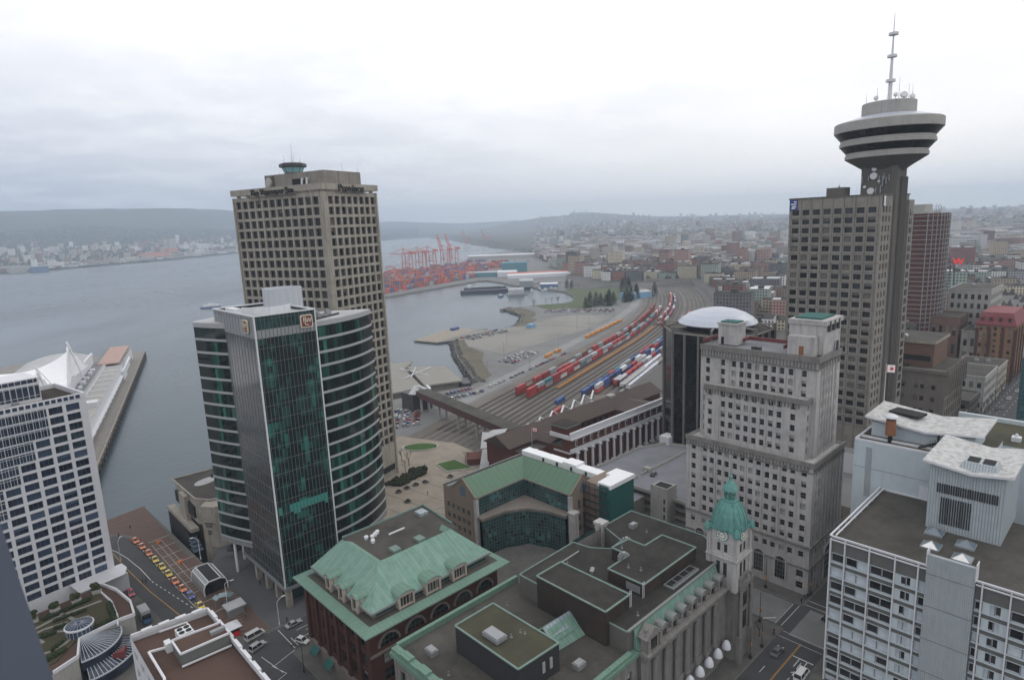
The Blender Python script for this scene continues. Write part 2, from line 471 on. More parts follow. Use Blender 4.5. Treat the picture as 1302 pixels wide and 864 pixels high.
plain('glass_cab', (.22, .46, .49), .05, 0, .9)  # brightness of the sky seen through the cab is put into the base colour
plain('glass_sky', (.12, .16, .20), .06, 0, .9)
plain('blind_warm', (.155, .14, .12), .5)
plain('blind_pale', (.31, .31, .30), .5)
plain('blind_blue', (.06, .09, .15), .4)
plain('blind_sky', (.52, .57, .62), .4)
plain('blind_green', (.06, .15, .14), .4)
objcol('paint', .45, .4, .3)
objcol('car_paint', .25, .6, .1)
objcol('cloth', .85, .2, .2)
objcol('box_paint', .6, .3, .45, .35)
t = NT('emit_amber'); t.b.inputs['Emission Color'].default_value = (1, .45, .1, 1); t.b.inputs['Emission Strength'].default_value = 1.6; t.col((.5, .25, .08)); fin(t)
t = NT('emit_red'); t.b.inputs['Emission Color'].default_value = (1, .02, .02, 1); t.b.inputs['Emission Strength'].default_value = .35; t.col((.6, .02, .02)); fin(t)
t = NT('leaf')
o_ = t.n.new('ShaderNodeObjectInfo')
t.col(t.mix(t.ramp(t.noise(.9, 2), .3, .7), t.mix(1.0, o_.outputs['Color'], (.55, .6, .5), 'MULTIPLY'), o_.outputs['Color'])); fin(t, .9, .2)
panes('curtain_green', (.010, .018, .019), (.035, .17, .145), 1.18, 2.05, .9, .05, 1., .45, None, .05, (.02, .06, .055))
panes('curtain_side', (.030, .036, .040), (.055, .075, .08), .75, 1.02, .8, .12, 2., .45, (.05, .055, .058), .07)
panes('band_green', (.008, .013, .013), (.03, .15, .105), 1.25, 4.12, .95, .06, 3., .4, (.012, .03, .026), .10)
panes('black_glass', (.006, .006, .007), (.04, .042, .044), 1.45, 1.75, .6, .12, 4., .25, (.016, .016, .016), .09)
panes('atrium', (.02, .055, .058), (.06, .19, .19), 1.1, 1.25, .9, .06, 5., .6, (.10, .12, .115), .13, (.012, .02, .02))
panes('skylight_glass', (.20, .25, .28), (.30, .36, .38), 1.1, 2., .6, .15, 6., .6, (.4, .44, .45), .14)
panes('hotel_glass', (.018, .026, .045), (.04, .065, .11), 1.5, 3., .7, .06, 7., .7, (.55, .57, .60), .14)
t = NT('haze_air')
for n in list(t.n):
    if n.type == 'BSDF_PRINCIPLED': t.n.remove(n)
pv = t.n.new('ShaderNodeVolumePrincipled'); pv.inputs['Color'].default_value = (.66, .77, .91, 1); pv.inputs['Density'].default_value = 1.4e-4; pv.inputs['Anisotropy'].default_value = .15
t.L(pv.outputs[0], t.n['Material Output'].inputs['Volume']); MATS['haze_air'] = t.m
# city wall: per-object body colour with rows of windows in metres (far blocks, a window is one or two pixels)
def cityface(name, colour, byattr=False):
    t = NT(name)
    sep = t.n.new('ShaderNodeSeparateXYZ'); t.L(t.uv(), sep.inputs[0])
    if byattr: a = t.N('ShaderNodeVertexColor', _layer_name='Col'); c = a.outputs[0]
    else: c = t.n.new('ShaderNodeObjectInfo').outputs['Color']
    gx, gz = t.math('DIVIDE', sep.outputs[0], 3.1), t.math('DIVIDE', sep.outputs[1], 3.4)
    mx = t.math('LESS_THAN', t.math('ABSOLUTE', t.math('SUBTRACT', t.math('FRACT', gx), .5)), .27)
    mz = t.math('LESS_THAN', t.math('ABSOLUTE', t.math('SUBTRACT', t.math('FRACT', gz), .5)), .26)
    cb = t.N('ShaderNodeCombineXYZ'); t.L(t.math('FLOOR', gx), cb.inputs[0]); t.L(t.math('FLOOR', gz), cb.inputs[1])
    wn = t.N('ShaderNodeTexWhiteNoise', _noise_dimensions='3D'); t.L(cb.outputs[0], wn.inputs[0])
    glass = t.mix(t.ramp(wn.outputs[0], .5, 1.), (.025, .027, .03), (.11, .12, .13))
    dirt = t.ramp(t.noise(.12, 4, .65), .35, .75)
    body = t.mix(t.math('MULTIPLY', dirt, .35), c, t.mix(1., c, (.5, .48, .46), 'MULTIPLY'))
    t.col(t.mix(t.math('MULTIPLY', mx, mz), body, glass))
    fin(t, .75, .3)
cityface('city_wall', None); cityface('city_mass_wall', None, True)
def attrcol(name, rough=.9):
    t = NT(name); a = t.N('ShaderNodeVertexColor', _layer_name='Col'); n = t.ramp(t.noise(.02, 3), .3, .7)
    t.col(t.mix(t.math('MULTIPLY', n, .3), a.outputs[0], t.mix(1., a.outputs[0], (.55, .55, .55), 'MULTIPLY'))); fin(t, rough, .2)
attrcol('mass_col')
# water
t = NT('sea_water'); t.col((.036, .058, .074))
n1 = t.noise(.16, 4, .6); n2 = t.noise(.035, 3, .6, stretch=(1, .45, 1)); n3 = t.noise(.0035, 4, .6, stretch=(1, .35, 1))
t.bump(t.math('ADD', t.math('MULTIPLY', n1, .8), t.math('MULTIPLY', n2, 1.2)), .2, 1.)
rg = t.N('ShaderNodeMapRange'); t.L(n3, rg.inputs[0]); rg.inputs[1].default_value = .35; rg.inputs[2].default_value = .7; rg.inputs[3].default_value = .16; rg.inputs[4].default_value = .34
fin(t, .2, .5); t.L(rg.outputs[0], t.b.inputs['Roughness']); t.b.inputs['IOR'].default_value = 1.33
# wooded hills
t = NT('hill_wood')
n = t.ramp(t.noise(.006, 6, .7), .35, .7)
t.col(t.mix(n, (.035, .05, .035), (.075, .08, .065))); fin(t, .95, .1)
t = NT('city_ground')
n = t.ramp(t.noise(.012, 6, .7), .38, .66)
t.col(t.mix(n, (.13, .125, .12), (.06, .065, .05))); fin(t, .95, .1)

# ================================================================ camera, light, air
cam = bpy.data.cameras.new('camera'); cam.sensor_width = 36; cam.lens = 794.4/1302*36; cam.clip_start = .1; cam.clip_end = 60000
cam.dof.use_dof = True; cam.dof.focus_distance = 260; cam.dof.aperture_fstop = 2.0
co = bpy.data.objects.new('camera', cam); COL.objects.link(co); S.camera = co
p_, r_ = radians(10.49), radians(-2.42)
fw = Vector((0, cos(p_), -sin(p_))); up_ = Vector((0, sin(p_), cos(p_))); rt = Vector((1, 0, 0))
R_ = rt*cos(r_)+up_*sin(r_); U_ = -rt*sin(r_)+up_*cos(r_)
M = Matrix((R_, U_, -fw)).transposed().to_4x4(); M.translation = (0, 0, CAMZ); co.matrix_world = M

wd = bpy.data.worlds.new('World'); S.world = wd; wd.use_nodes = True
nt = wd.node_tree; nt.nodes.clear(); L = nt.links.new
def wn(tp, **k):
    n = nt.nodes.new(tp)
    for a, b in k.items(): setattr(n, a, b)
    return n
SUN_EL, SUN_AZ = radians(34), radians(62)     # azimuth clockwise from the viewing direction
sky = wn('ShaderNodeTexSky', sky_type='NISHITA', sun_disc=False, sun_elevation=SUN_EL, sun_rotation=SUN_AZ)
bg1 = wn('ShaderNodeBackground'); bg1.inputs[1].default_value = .08; L(sky.outputs[0], bg1.inputs[0])
tc = wn('ShaderNodeTexCoord'); sp = wn('ShaderNodeSeparateXYZ'); L(tc.outputs['Generated'], sp.inputs[0])
def wm(op, a, b=None):
    n = wn('ShaderNodeMath', operation=op)
    for i, x in enumerate((a, b)):
        if x is None: continue
        if isinstance(x, (int, float)): n.inputs[i].default_value = x
        else: L(x, n.inputs[i])
    return n.outputs[0]
# project the view direction on a cloud deck so that clouds flatten towards the horizon
zz = wm('ADD', wm('MAXIMUM', sp.outputs[2], 0.), .10)
cx, cy = wm('DIVIDE', sp.outputs[0], zz), wm('DIVIDE', sp.outputs[1], zz)
cv = wn('ShaderNodeCombineXYZ'); L(cx, cv.inputs[0]); L(cy, cv.inputs[1])
def wnoise(sc, det, ro):
    n = wn('ShaderNodeTexNoise'); n.inputs['Scale'].default_value = sc; n.inputs['Detail'].default_value = det; n.inputs['Roughness'].default_value = ro; L(cv.outputs[0], n.inputs['Vector']); return n.outputs['Fac']
def wr(f, a, b, c=0., d=1.):
    n = wn('ShaderNodeMapRange', interpolation_type='SMOOTHSTEP'); L(f, n.inputs[0])
    for i, x in enumerate((a, b, c, d)): n.inputs[i+1].default_value = x
    return n.outputs[0]
def wmix(f, a, b):
    n = wn('ShaderNodeMix', data_type='RGBA')
    for i, x in ((0, f), (6, a), (7, b)):
        if isinstance(x, tuple): n.inputs[i].default_value = (*x, 1)
        elif isinstance(x, (int, float)): n.inputs[i].default_value = x
        else: L(x, n.inputs[i])
    return n.outputs[2]
big = wnoise(.55, 5, .55); fine = wnoise(1.7, 6, .6)
cl = wm('ADD', wm('MULTIPLY', big, .65), wm('MULTIPLY', fine, .35))
side = wr(sp.outputs[0], -.75, .65)                   # thicker deck towards the mountains, brighter towards the sun
bright = wm('ADD', wm('MULTIPLY', wr(cl, .38, .60), .66), wm('MULTIPLY', side, .34))
deck = wmix(bright, (.685, .695, .735), (.955, .945, .935))
low = wr(sp.outputs[2], .015, .26)                    # the bank along the horizon
bank = wmix(side, (.30, .345, .435), (.80, .775, .74))
bank = wmix(wm('MULTIPLY', wr(fine, .4, .65), .3), bank, (.64, .655, .70))
c_ = wmix(low, bank, deck)
bg2 = wn('ShaderNodeBackground'); L(c_, bg2.inputs[0]); bg2.inputs[1].default_value = 1.5
ms = wn('ShaderNodeMixShader'); ms.inputs[0].default_value = .97; L(bg1.outputs[0], ms.inputs[1]); L(bg2.outputs[0], ms.inputs[2])
wo = wn('ShaderNodeOutputWorld'); L(ms.outputs[0], wo.inputs[0])
sl = bpy.data.lights.new('sun', 'SUN'); sl.energy = .5; sl.angle = radians(25); sl.color = (1, .96, .9)
so = bpy.data.objects.new('sun', sl); COL.objects.link(so)
so.rotation_euler = Vector((-sin(SUN_AZ)*cos(SUN_EL), -cos(SUN_AZ)*cos(SUN_EL), -sin(SUN_EL))).to_track_quat('-Z', 'Y').to_euler()
S.view_settings.view_transform = 'Standard'; S.view_settings.look = 'None'; S.view_settings.exposure = 0.; S.view_settings.gamma = 1
S.render.engine = 'CYCLES'; S.cycles.use_denoising = True; S.cycles.max_bounces = 5; S.cycles.diffuse_bounces = 3; S.cycles.glossy_bounces = 3; S.cycles.transmission_bounces = 2; S.cycles.volume_bounces = 1
S.cycles.use_adaptive_sampling = True; S.cycles.adaptive_threshold = .015

# ================================================================ ground, water, far land
WATER, LOW = -12., -9.
mb = MB(); mb.face([(-15000, -3000, WATER), (15000, -3000, WATER), (15000, 14000, WATER), (-15000, 14000, WATER)])
struct('water', mb, 'sea_water', th=0)
# upper town deck: a polygon in the downtown grid, with its retaining wall down to the water
TOWN = [(-600, 292), (38, 284), (54, 288), (56, 217), (62, 216), (62, 236), (150, 262), (172, 281), (188, 248), (186, 206), (268, 206), (282, 200)]
TOWN += [LOC(*W(a, 122+(0 if a < 560 else ((a-560)/500)**2*92), TG)) for a in range(370, 1131, 40)]+[LOC(*W(1140, 330, TG)), LOC(*W(1500, 330, TG)), (1900, 300), (1500, -1500), (-600, -1500)]
mb = MB(); mb.prism(TOWN, -14, 0, 1, 0, False)
struct('town_ground', mb, ['sidewalk', 'concrete_grey'])
# rail and port level, in the waterfront grid
SHORE = [(215, 228), (330, 284), (384, 251), (402, 246), (410, 258), (445, 288), (476, 315), (507, 338), (530, 354), (548, 368), (600, 374), (626, 350), (642, 346), (682, 356), (735, 379), (778, 428), (800, 418), (822, 405), (850, 372), (875, 366), (930, 384), (985, 418), (1010, 440), (1030, 470), (1060, 520), (1110, 600), (1150, 640), (1190, 700), (1180, 716), (878, 734), (870, 760), (1310, 1090), (1790, 1150), (2300, 1330), (3200, 1500), (3200, 60), (300, 60), (215, 120)]
mb = MB(); mb.prism(SHORE, -14, LOW, 1, 0, False)
struct('port_ground', mb, ['lot_asphalt', 'concrete_grey'], th=TG)

def terrain(name, fz, az0, az1, r0, r1, na, nr, mat):
    mb = MB(); P = {}
    for i in range(na+1):
        for j in range(nr+1):
            a = az0+(az1-az0)*i/na; r = r0*(r1/r0)**(j/nr)
            P[i, j] = (r*sin(a), r*cos(a), fz(a, r))
    for i in range(na):
        for j in range(nr): mb.face([P[i, j], P[i+1, j], P[i+1, j+1], P[i, j+1]], 0, [(0, 0)]*4)
    return struct(name, mb, mat, th=0, smooth=True)
from mathutils import noise as mnoise
def fbm(x, y, s, o=4): return mnoise.fractal(Vector((x/s, y/s, 3.7)), 1., 2., o)
def south_edge(a):   # nearest radius of the far south-east land by azimuth (radians)
    d = a*180/pi
    return 1050 if d > 6 else (1050+(6-d)*330 if d > -3 else 4000+(-3-d)*900)
def z_south(a, r):
    x, y = r*sin(a), r*cos(a)
    z = -5+max(0, (r-1500))/4500*(62 if a > .1 else 30) if r < 6000 else (57 if a > .1 else 25)
    z += fbm(x, y, 1500)*min(14, max(0, (r-1300)/200))
    bx, by = x-9000*sin(radians(6.4)), y-9000*cos(radians(6.4))
    z += 150*math.exp(-(bx/900)**2-(by/1500)**2)+35*math.exp(-((bx-1500)/1500)**2-(by/1500)**2)+55*math.exp(-((bx+800)/600)**2-(by/1500)**2)
    e = south_edge(a)
    return z if r > e+60 else min(z, -16)
terrain('far_land', z_south, radians(-7), radians(60), 1000, 12500, 130, 60, 'city_ground')
NSH = [(-60, 3300), (-40, 3500), (-37.5, 3560), (-33, 3760), (-28, 4150), (-22, 4950), (-15, 6200), (-9, 7600), (-4, 9000)]
def north_edge(a):
    d = a*180/pi
    for (a0, r0), (a1, r1) in zip(NSH, NSH[1:]):
        if a0 <= d <= a1: return r0+(r1-r0)*(d-a0)/(a1-a0)
    return NSH[0][1] if d < NSH[0][0] else NSH[-1][1]
def z_north(a, r):
    x, y = r*sin(a), r*cos(a); e = north_edge(a); k = r-e
    if k < 0: return -20
    z = -10+min(k, 60)/60*6+.045*k+fbm(x, y, 900)*min(18, k/40)
    fall = min(1, max(.12, (-a*180/pi-10)/16))
    if k > 1500: z += min(1, (k-1500)/2200)**1.4*(215+150*fbm(x, y, 2600))*fall
    return min(z, 440)
terrain('north_shore_hills', z_north, radians(-58), radians(1), 3000, 12500, 120, 60, 'hill_wood')
# the air: one closed box around everything, sky outside
mb = MB(); mb.box(-13200, -3100, -25, 13200, 13300, 470)
hz = struct('haze', mb, 'haze_air', th=0, kind='stuff'); tag(hz, 'thin grey blue haze fading the far shore and hills')

# ---- a quarter million small roofs and trees no one could count: far suburbs
def mass(name, label, items, mat='mass_col', wallmat=None):
    """items: (x, y, z, lx, ly, h, rot, wall colour, roof colour); boxes with a roof face of its own colour"""
    V, F, C, U = [], [], [], []
    for x, y, z, lx, ly, h, ro, cw, cr_ in items:
        c, s = cos(ro), sin(ro); b = len(V); q = [(-lx, -ly), (lx, -ly), (lx, ly), (-lx, ly)]
        for zz in (z-2, z+h):
            V += [(x+a*c-d*s, y+a*s+d*c, zz) for a, d in q]
        F.append((b+4, b+5, b+6, b+7)); C.append(cr_); U.append([(0, 0)]*4)
        for i in range(4):
            j = (i+1) % 4; w = 2*(lx if i % 2 == 0 else ly)
            F.append((b+i, b+j, b+4+j, b+4+i)); C.append(cw); U.append([(0, 0), (w, 0), (w, h+2), (0, h+2)])
    me = bpy.data.meshes.new(name); me.from_pydata(V, [], F)
    ca = me.color_attributes.new('Col', 'FLOAT_COLOR', 'CORNER'); flat = []
    for f, c in zip(F, C): flat += [*c, 1.]*len(f)
    ca.data.foreach_set('color', flat)
    ul = me.uv_layers.new(name='UVMap'); ul.data.foreach_set('uv', [c for u in U for p in u for c in p])
    me.materials.append(MATS[mat])
    if wallmat:
        me.materials.append(MATS[wallmat]); me.polygons.foreach_set('material_index', [0 if i % 5 == 0 else 1 for i in range(len(F))])
    o = link(name, me); tag(o, label, None, None, 'stuff'); return o
def cone_mass(name, label, items):
    V, F, C = [], [], []
    for x, y, z, r, h, c in items:
        b = len(V); k = rnd.random()*6
        V += [(x+r*cos(k+i*1.2566), y+r*sin(k+i*1.2566), z+h*.3*rnd.uniform(.6, 1.2)) for i in range(5)]+[(x, y, z+h), (x, y, z-1)]
        for i in range(5): F += [(b+i, b+(i+1) % 5, b+5), (b+(i+1) % 5, b+i, b+6)]; C += [c, c]
    me = bpy.data.meshes.new(name); me.from_pydata(V, [], F)
    ca = me.color_attributes.new('Col', 'FLOAT_COLOR', 'CORNER'); flat = []
    for f, c in zip(F, C): flat += [*c, 1.]*3
    ca.data.foreach_set('color', flat); me.materials.append(MATS['mass_col'])
    o = link(name, me); tag(o, label, None, None, 'stuff'); return o
WALLS = [(.42, .41, .39), (.33, .30, .26), (.52, .50, .47), (.24, .17, .14), (.38, .33, .27), (.28, .28, .29), (.55, .55, .56), (.20, .12, .10)]
ROOFS = [(.20, .20, .20), (.13, .12, .11), (.30, .30, .31), (.10, .09, .09), (.42, .42, .43), (.16, .10, .08), (.24, .25, .24)]
it, tr = [], []
for k in range(19000):
    a = radians(rnd.uniform(2.5, 47)); r = 1650*(6.2)**rnd.random()**.9
    if r < south_edge(a)+150: continue
    x, y = r*sin(a), r*cos(a); z = z_south(a, r)
    if rnd.random() < .02: lx, ly, h = rnd.uniform(8, 14), rnd.uniform(8, 14), rnd.uniform(20, 45)
    elif r < 3200 and rnd.random() < .45: lx, ly, h = rnd.uniform(12, 38), rnd.uniform(10, 26), rnd.uniform(6, 14)
    else: lx, ly, h = rnd.uniform(5, 11), rnd.uniform(5, 9), rnd.uniform(5, 10)
    k_ = .6+.55*rnd.random()
    it.append((x, y, z, lx, ly, h, .2+rnd.choice((0, pi/2)), tuple(q*k_ for q in rnd.choice(WALLS)), tuple(q*k_*1.1 for q in rnd.choice(ROOFS))))
mass('far_suburb', 'pale blocks and houses of the far city spreading to the ridge', it)
for k in range(13000):
    a = radians(rnd.uniform(2.5, 47)); r = 1500*(6.)**rnd.random()**.9
    if r < south_edge(a)+150: continue
    x, y = r*sin(a), r*cos(a)
    if fbm(x, y, 420) < -.05 and r < 5000: continue
    h = rnd.uniform(7, 15); c = rnd.choice([(.055, .06, .04), (.075, .062, .05), (.045, .055, .04), (.09, .075, .06)])
    tr.append((x, y, z_south(a, r), h*.55, h, c))
cone_mass('far_street_trees', 'bare and dark trees scattered through the far suburbs', tr)
it, tr = [], []
for k in range(5200):
    a = radians(rnd.uniform(-42, -12)); e = north_edge(a); q = 50+1750*rnd.random()**1.3; r = e+q; x, y = r*sin(a), r*cos(a)
    if q < 260 and rnd.random() < .5: lx, ly, h = rnd.uniform(14, 40), rnd.uniform(8, 20), rnd.uniform(6, 14)
    elif rnd.random() < .05: lx, ly, h = rnd.uniform(9, 16), rnd.uniform(9, 16), rnd.uniform(22, 50)
    else: lx, ly, h = rnd.uniform(5, 11), rnd.uniform(5, 9), rnd.uniform(5, 9)
    it.append((x, y, z_north(a, r), lx, ly, h, .4, tuple(c*1.15 for c in rnd.choice(WALLS)), tuple(c*1.2 for c in rnd.choice(ROOFS))))
mass('north_shore_houses', 'pale houses climbing the far shore across the water', it)
for k in range(9000):
    a = radians(rnd.uniform(-42, -8)); e = north_edge(a); q = 120+2600*rnd.random(); r = e+q; x, y = r*sin(a), r*cos(a)
    h = rnd.uniform(9, 20); tr.append((x, y, z_north(a, r), h*.5, h, rnd.choice([(.045, .055, .04), (.055, .06, .045), (.035, .045, .035)])))
cone_mass('north_shore_trees', 'dark trees between the houses on the far shore', tr)
# ================================================================ streets
def sheet(mb, u0, v0, u1, v1, z=.004, m=0): mb.face([(u0, v0, z), (u1, v0, z), (u1, v1, z), (u0, v1, z)], m)
mb = MB()
sheet(mb, -600, 50.6, 172, 62.2); sheet(mb, 172, 55.4, 203, 62.2); sheet(mb, 203, 47.8, 1320, 62.2)                       # avenue in front of the old post office
sheet(mb, 154.4, 62.2, 167.6, 164); sheet(mb, 154.4, -700, 167.6, 50.6)
sheet(mb, -600, 152, 200, 164.5)
sheet(mb, 41.5, 62.2, 57, 152); sheet(mb, 41.5, -700, 57, 50.6)
mb.face([(38.5, 164.5, .004), (47, 164.5, .004), (47.2, 200, .004), (46.3, 225, .004), (45.2, 246, .004), (43.5, 258, .004), (39.5, 266, .004), (33.5, 270, .004), (33.5, 226, .004), (36, 200, .004)], 0)
sheet(mb, 33.5, 262, -600, 270.5); sheet(mb, 303, 62.2, 313, 190); sheet(mb, 252, 62.2, 264, 160); sheet(mb, 391, 62.2, 402, 200); sheet(mb, 470, 62.2, 482, 200)
struct('road_surface', mb, 'asphalt')
mb = MB()
sheet(mb, 155, 65, 167.2, 150, .008); sheet(mb, 152.6, 50.8, 167.2, 60.2, .008)
struct('road_concrete', mb, 'road_concrete')
mb = MB()                                               # painted lines
def line(a, b, w=.14, z=.012, m=0):
    d = Vector((b[0]-a[0], b[1]-a[1], 0)); n = Vector((-d.y, d.x, 0)).normalized()*w/2
    mb.face([(a[0]-n.x, a[1]-n.y, z), (b[0]-n.x, b[1]-n.y, z), (b[0]+n.x, b[1]+n.y, z), (a[0]+n.x, a[1]+n.y, z)], m)
def dashes(a, b, on=2., off=2.2, w=.16, m=0):
    L = hypot(b[0]-a[0], b[1]-a[1]); k = 0
    while k < L:
        t0, t1 = k/L, min(1, (k+on)/L); line((a[0]+(b[0]-a[0])*t0, a[1]+(b[1]-a[1])*t0), (a[0]+(b[0]-a[0])*t1, a[1]+(b[1]-a[1])*t1), w, .012, m); k += on+off
for a, b in zip([(34.5, 258), (36.6, 252), (38.2, 244), (39.6, 232)], [(36.6, 252), (38.2, 244), (39.6, 232), (40.2, 221)]): line(a, b, .2)
dashes((40.2, 220), (45, 193), 1.3, 1.5, .22)
for a, b in zip([(34, 259), (35.6, 250), (36.3, 236), (38, 215), (40, 200)], [(35.6, 250), (36.3, 236), (38, 215), (40, 200), (41.5, 188)]): line(a, b, .22, .012, 1)
line((43.4, 256), (43.9, 240), .15); line((43.9, 240), (45, 205), .15); line((45, 205), (46, 186), .15)
line((38, 266.5), (33.5, 268.5), .15)
for a, b in [((51.2, 150), (58, 152.2)), ((52.5, 145), (51, 150.5)), ((52.5, 145), (46, 143)), ((50.5, 156), (52, 146)), ((58.4, 152.8), (58.4, 164)), ((59.5, 153), (59.5, 158)), ((62, 156), (80, 156)), ((62, 160), (80, 160)), ((64, 158.2), (74, 158.2))]: line(a, b, .15)
dashes((-60, 158), (36, 158), 3, 5, .14); dashes((90, 158), (150, 158), 3, 5, .14)
line((-300, 56.4), (151, 56.4), .15, .012, 1); line((-300, 56.15), (151, 56.15), .12, .012, 1)
dashes((-300, 53.4), (148, 53.4), 3, 4); dashes((-300, 59.4), (141, 59.4), 3, 4)
line((145.3, 51), (145.3, 56), .3); line((142.5, 52.4), (145, 52.4), .2); line((141.5, 54.3), (145, 54.3), .2)
line((157.5, 65.7), (154.8, 68.2), .3)
line((168.8, 62.6), (168.8, 50.8), .16); line((171.2, 62.6), (171.2, 50.8), .16); line((153.2, 62), (153.2, 50.8), .12); line((150.6, 62), (150.6, 50.8), .12)
line((155, 63.2), (167, 63.2), .14); line((155, 64.8), (167, 64.8), .14)
dashes((180, 56.4), (700, 56.4), 4, 3, .2, 1); dashes((180, 53.4), (700, 53.4), 3, 5); dashes((180, 59.4), (700, 59.4), 3, 5)
line((139.5, 53.2), (138.2, 53.2), .35); line((139.9, 53.2), (139.0, 53.9), .3); line((139.9, 53.2), (139.0, 52.5), .3)
struct('road_markings', mb, ['paint_white', 'paint_yellow'])
mb = MB()                                               # raised pavements with kerbs
def pave(poly, m=0, h=.13): mb.prism(poly, 0, h, 1, m, False)
pave([(57.2, 62.4), (154.2, 62.4), (154.2, 151.8), (57.2, 151.8)])
pave([(167.8, 62.4), (251.8, 62.4), (251.8, 164), (167.8, 164)])
pave([(57.5, 166), (61, 164.8), (150, 164.8), (150, 255), (62.5, 225), (57, 215), (57.2, 172)], 2)
pave([(-200, 62.4), (41.2, 62.4), (41.2, 151.7), (-200, 151.7)]); pave([(57.2, -200), (154.2, -200), (154.2, 50.4), (57.2, 50.4)]); pave([(167.8, -200), (900, -200), (900, 47.6), (203, 47.6), (202.8, 55.2), (171.8, 55.2), (167.8, 50.4)])
struct('pavement', mb, ['sidewalk', 'concrete_pale', 'slate_paving'])
mb = MB()                                               # brick promenade beside the taxi rank
poly = [(47.3, 172.5), (50, 168.3), (53.3, 166.6), (57, 166.4), (57.1, 214), (53.2, 232), (54, 287.6), (38.2, 283.6), (36, 271), (40, 267.5), (44.3, 259.5), (45.8, 246.5), (47, 225), (47.8, 200)]
mb.prism(poly, 0, .14, 1, 0, False)
struct('brick_promenade', mb, ['paver_brick', 'concrete_pale'])
mb = MB()
for k in range(9): line((46.6+.15*k if k < 4 else 47.2, 246-8*k+4), (53.6 if k < 3 else 55.6, 247-8*k+4), .3, .146)
for k in range(22): line((47.4, 246-2.1*k), (50.4, 246.4-2.1*k), .16, .147, 1)
for a, b in [((46.9, 247), (47.6, 200)), ((48.9, 247.5), (49.6, 200)), ((50.6, 248), (51.2, 200))]: line(a, b, .18, .149)
for k in range(16): line((47.6+.5*k, 171+1.8*k), (51.8+.36*k, 169.5+1.8*k) if k < 9 else (56.8, 169.5+1.8*k), .14, .149, 1)
struct('promenade_banding', mb, ['concrete_pale', 'concrete_warm'])
# plaza with lawns, between the towers and the bridge
mb = MB()
mb.prism([(88, 212), (120, 176), (150, 166), (186, 166), (186, 228), (187.6, 247), (174, 280), (150, 262)], 0, .16, 1, 0, False)
struct('plaza', mb, ['plaza_stone', 'concrete_pale'])
mb = MB()
def ell(c, a, b, ang, n=28): return [(c[0]+a*cos(t)*cos(ang)-b*sin(t)*sin(ang), c[1]+a*cos(t)*sin(ang)+b*sin(t)*cos(ang)) for t in [2*pi*i/n for i in range(n)]]
for k in range(7): line((112+10*k, 178+7*k), (150+5*k, 168+9*k), .35, .166); line((120+9*k, 222), (126+9*k, 176), .35, .17)
struct('plaza_banding', mb, 'concrete_dark')
LAWN_W = ell((172.3, 255), 8.6, 5.1, -.72); LAWN_L = [(163.6, 229.6), (172.6, 227.4), (171.6, 213), (161.4, 219)]
for nm, P, lab in (('lawn_bed', LAWN_W, 'oval lawn ringed by a pale kerb on the plaza by the bridge'), ('lawn_bed', LAWN_L, 'four-sided lawn in a pale kerb nearer the copper-roofed wing')):
    cx_, cy_ = sum(p[0] for p in P)/len(P), sum(p[1] for p in P)/len(P)
    T = Thing(nm, lab, 'lawn', cx_, cy_, .16)
    mb = MB(); mb.prism([(cx_+(x-cx_)*1.09, cy_+(y-cy_)*1.09) for x, y in P], .16, .55, 0); T.part('kerb', mb, 'concrete_pale')
    mb = MB(); mb.prism([(cx_+(x-cx_)*.98, cy_+(y-cy_)*.98) for x, y in P], .5, .62, 0); T.part('grass', mb, 'lawn', kind='stuff')

# ================================================================ old post office: long stone front, copper mansard, clock tower
T = Thing('post_office', 'long stone former post office with copper mansard, dormers and a flat dark roof', 'building', 95, 68)
mb = MB(); wins = []
V0 = 68.
cols = [(1.2, 3.2)]+[(6.9+4.22*k, 9.3+4.22*k) for k in range(8)]
facade(mb, (97, V0), (1, 0), 41, 0, 20.2, [(c[0]+.3, c[1]+.3) for c in cols[1:]], [(1.2, 5.4), (8.2, 13.2), (14.6, 18.2)], .9, 0, 0, wins)
# left side above the lower wing, end towards the crossing and back
mb.face([(97, 102, 0), (97, V0, 0), (97, V0, 20.2), (97, 102, 20.2)]); mb.face([(141.6, V0, 0), (141.6, 102, 0), (141.6, 102, 22), (141.6, V0, 22)], 0)
mb.face([(141.6, 102, 0), (97, 102, 0), (97, 102, 25.9), (141.6, 102, 25.9)], 0)
facade(mb, (142.9, 67.5), (0, 1), 33, 0, 20.2, even(33, 6, 2.2, 6), [(1.2, 5.4), (8.2, 13.2), (14.6, 18.2)], .8, 0, 0, wins)
mb.box(97, 68.01, 0, 142.88, 69.2, 20, 0); 
T.part('wall', mb, 'stone_grey'); set_windows(T, wins, 'wood', (.7, .15, .05, .1))
mb = MB()      # rusticated base, giant columns, entablature, balustrade
mb.box(98, 67.55, 0, 128.6, 67.99, 1.1); mb.box(98, 67.6, 5.9, 128.6, 67.99, 7.6)
T.part('plinth', mb, 'stone_grey')
for k in range(9):
    u = 101.9+4.22*k-.95
    if u > 128.6: break
    for du in (0,):
        mb = MB(); mb.tube((u+du, 67.35, 7.7), (u+du, 67.35, 18.3), .52, .44, 10); mb.box(u-.7, 66.7, 7.2, u+.7, 67.9, 7.7); mb.box(u-.65, 66.75, 18.3, u+.65, 67.9, 19.)
        T.part('column', mb, 'stone_grey')
mb = MB(); mb.box(97.2, 66.9, 19.1, 130.2, 67.98, 20.3); mb.box(96.8, 66.3, 20.3, 130.4, 68.5, 20.9); mb.box(96.8, 66.0, 20.9, 130.4, 68.4, 21.25)
mb.box(143, 66.5, 20.3, 144.4, 98, 21.2)
T.part('cornice', mb, 'stone_grey')
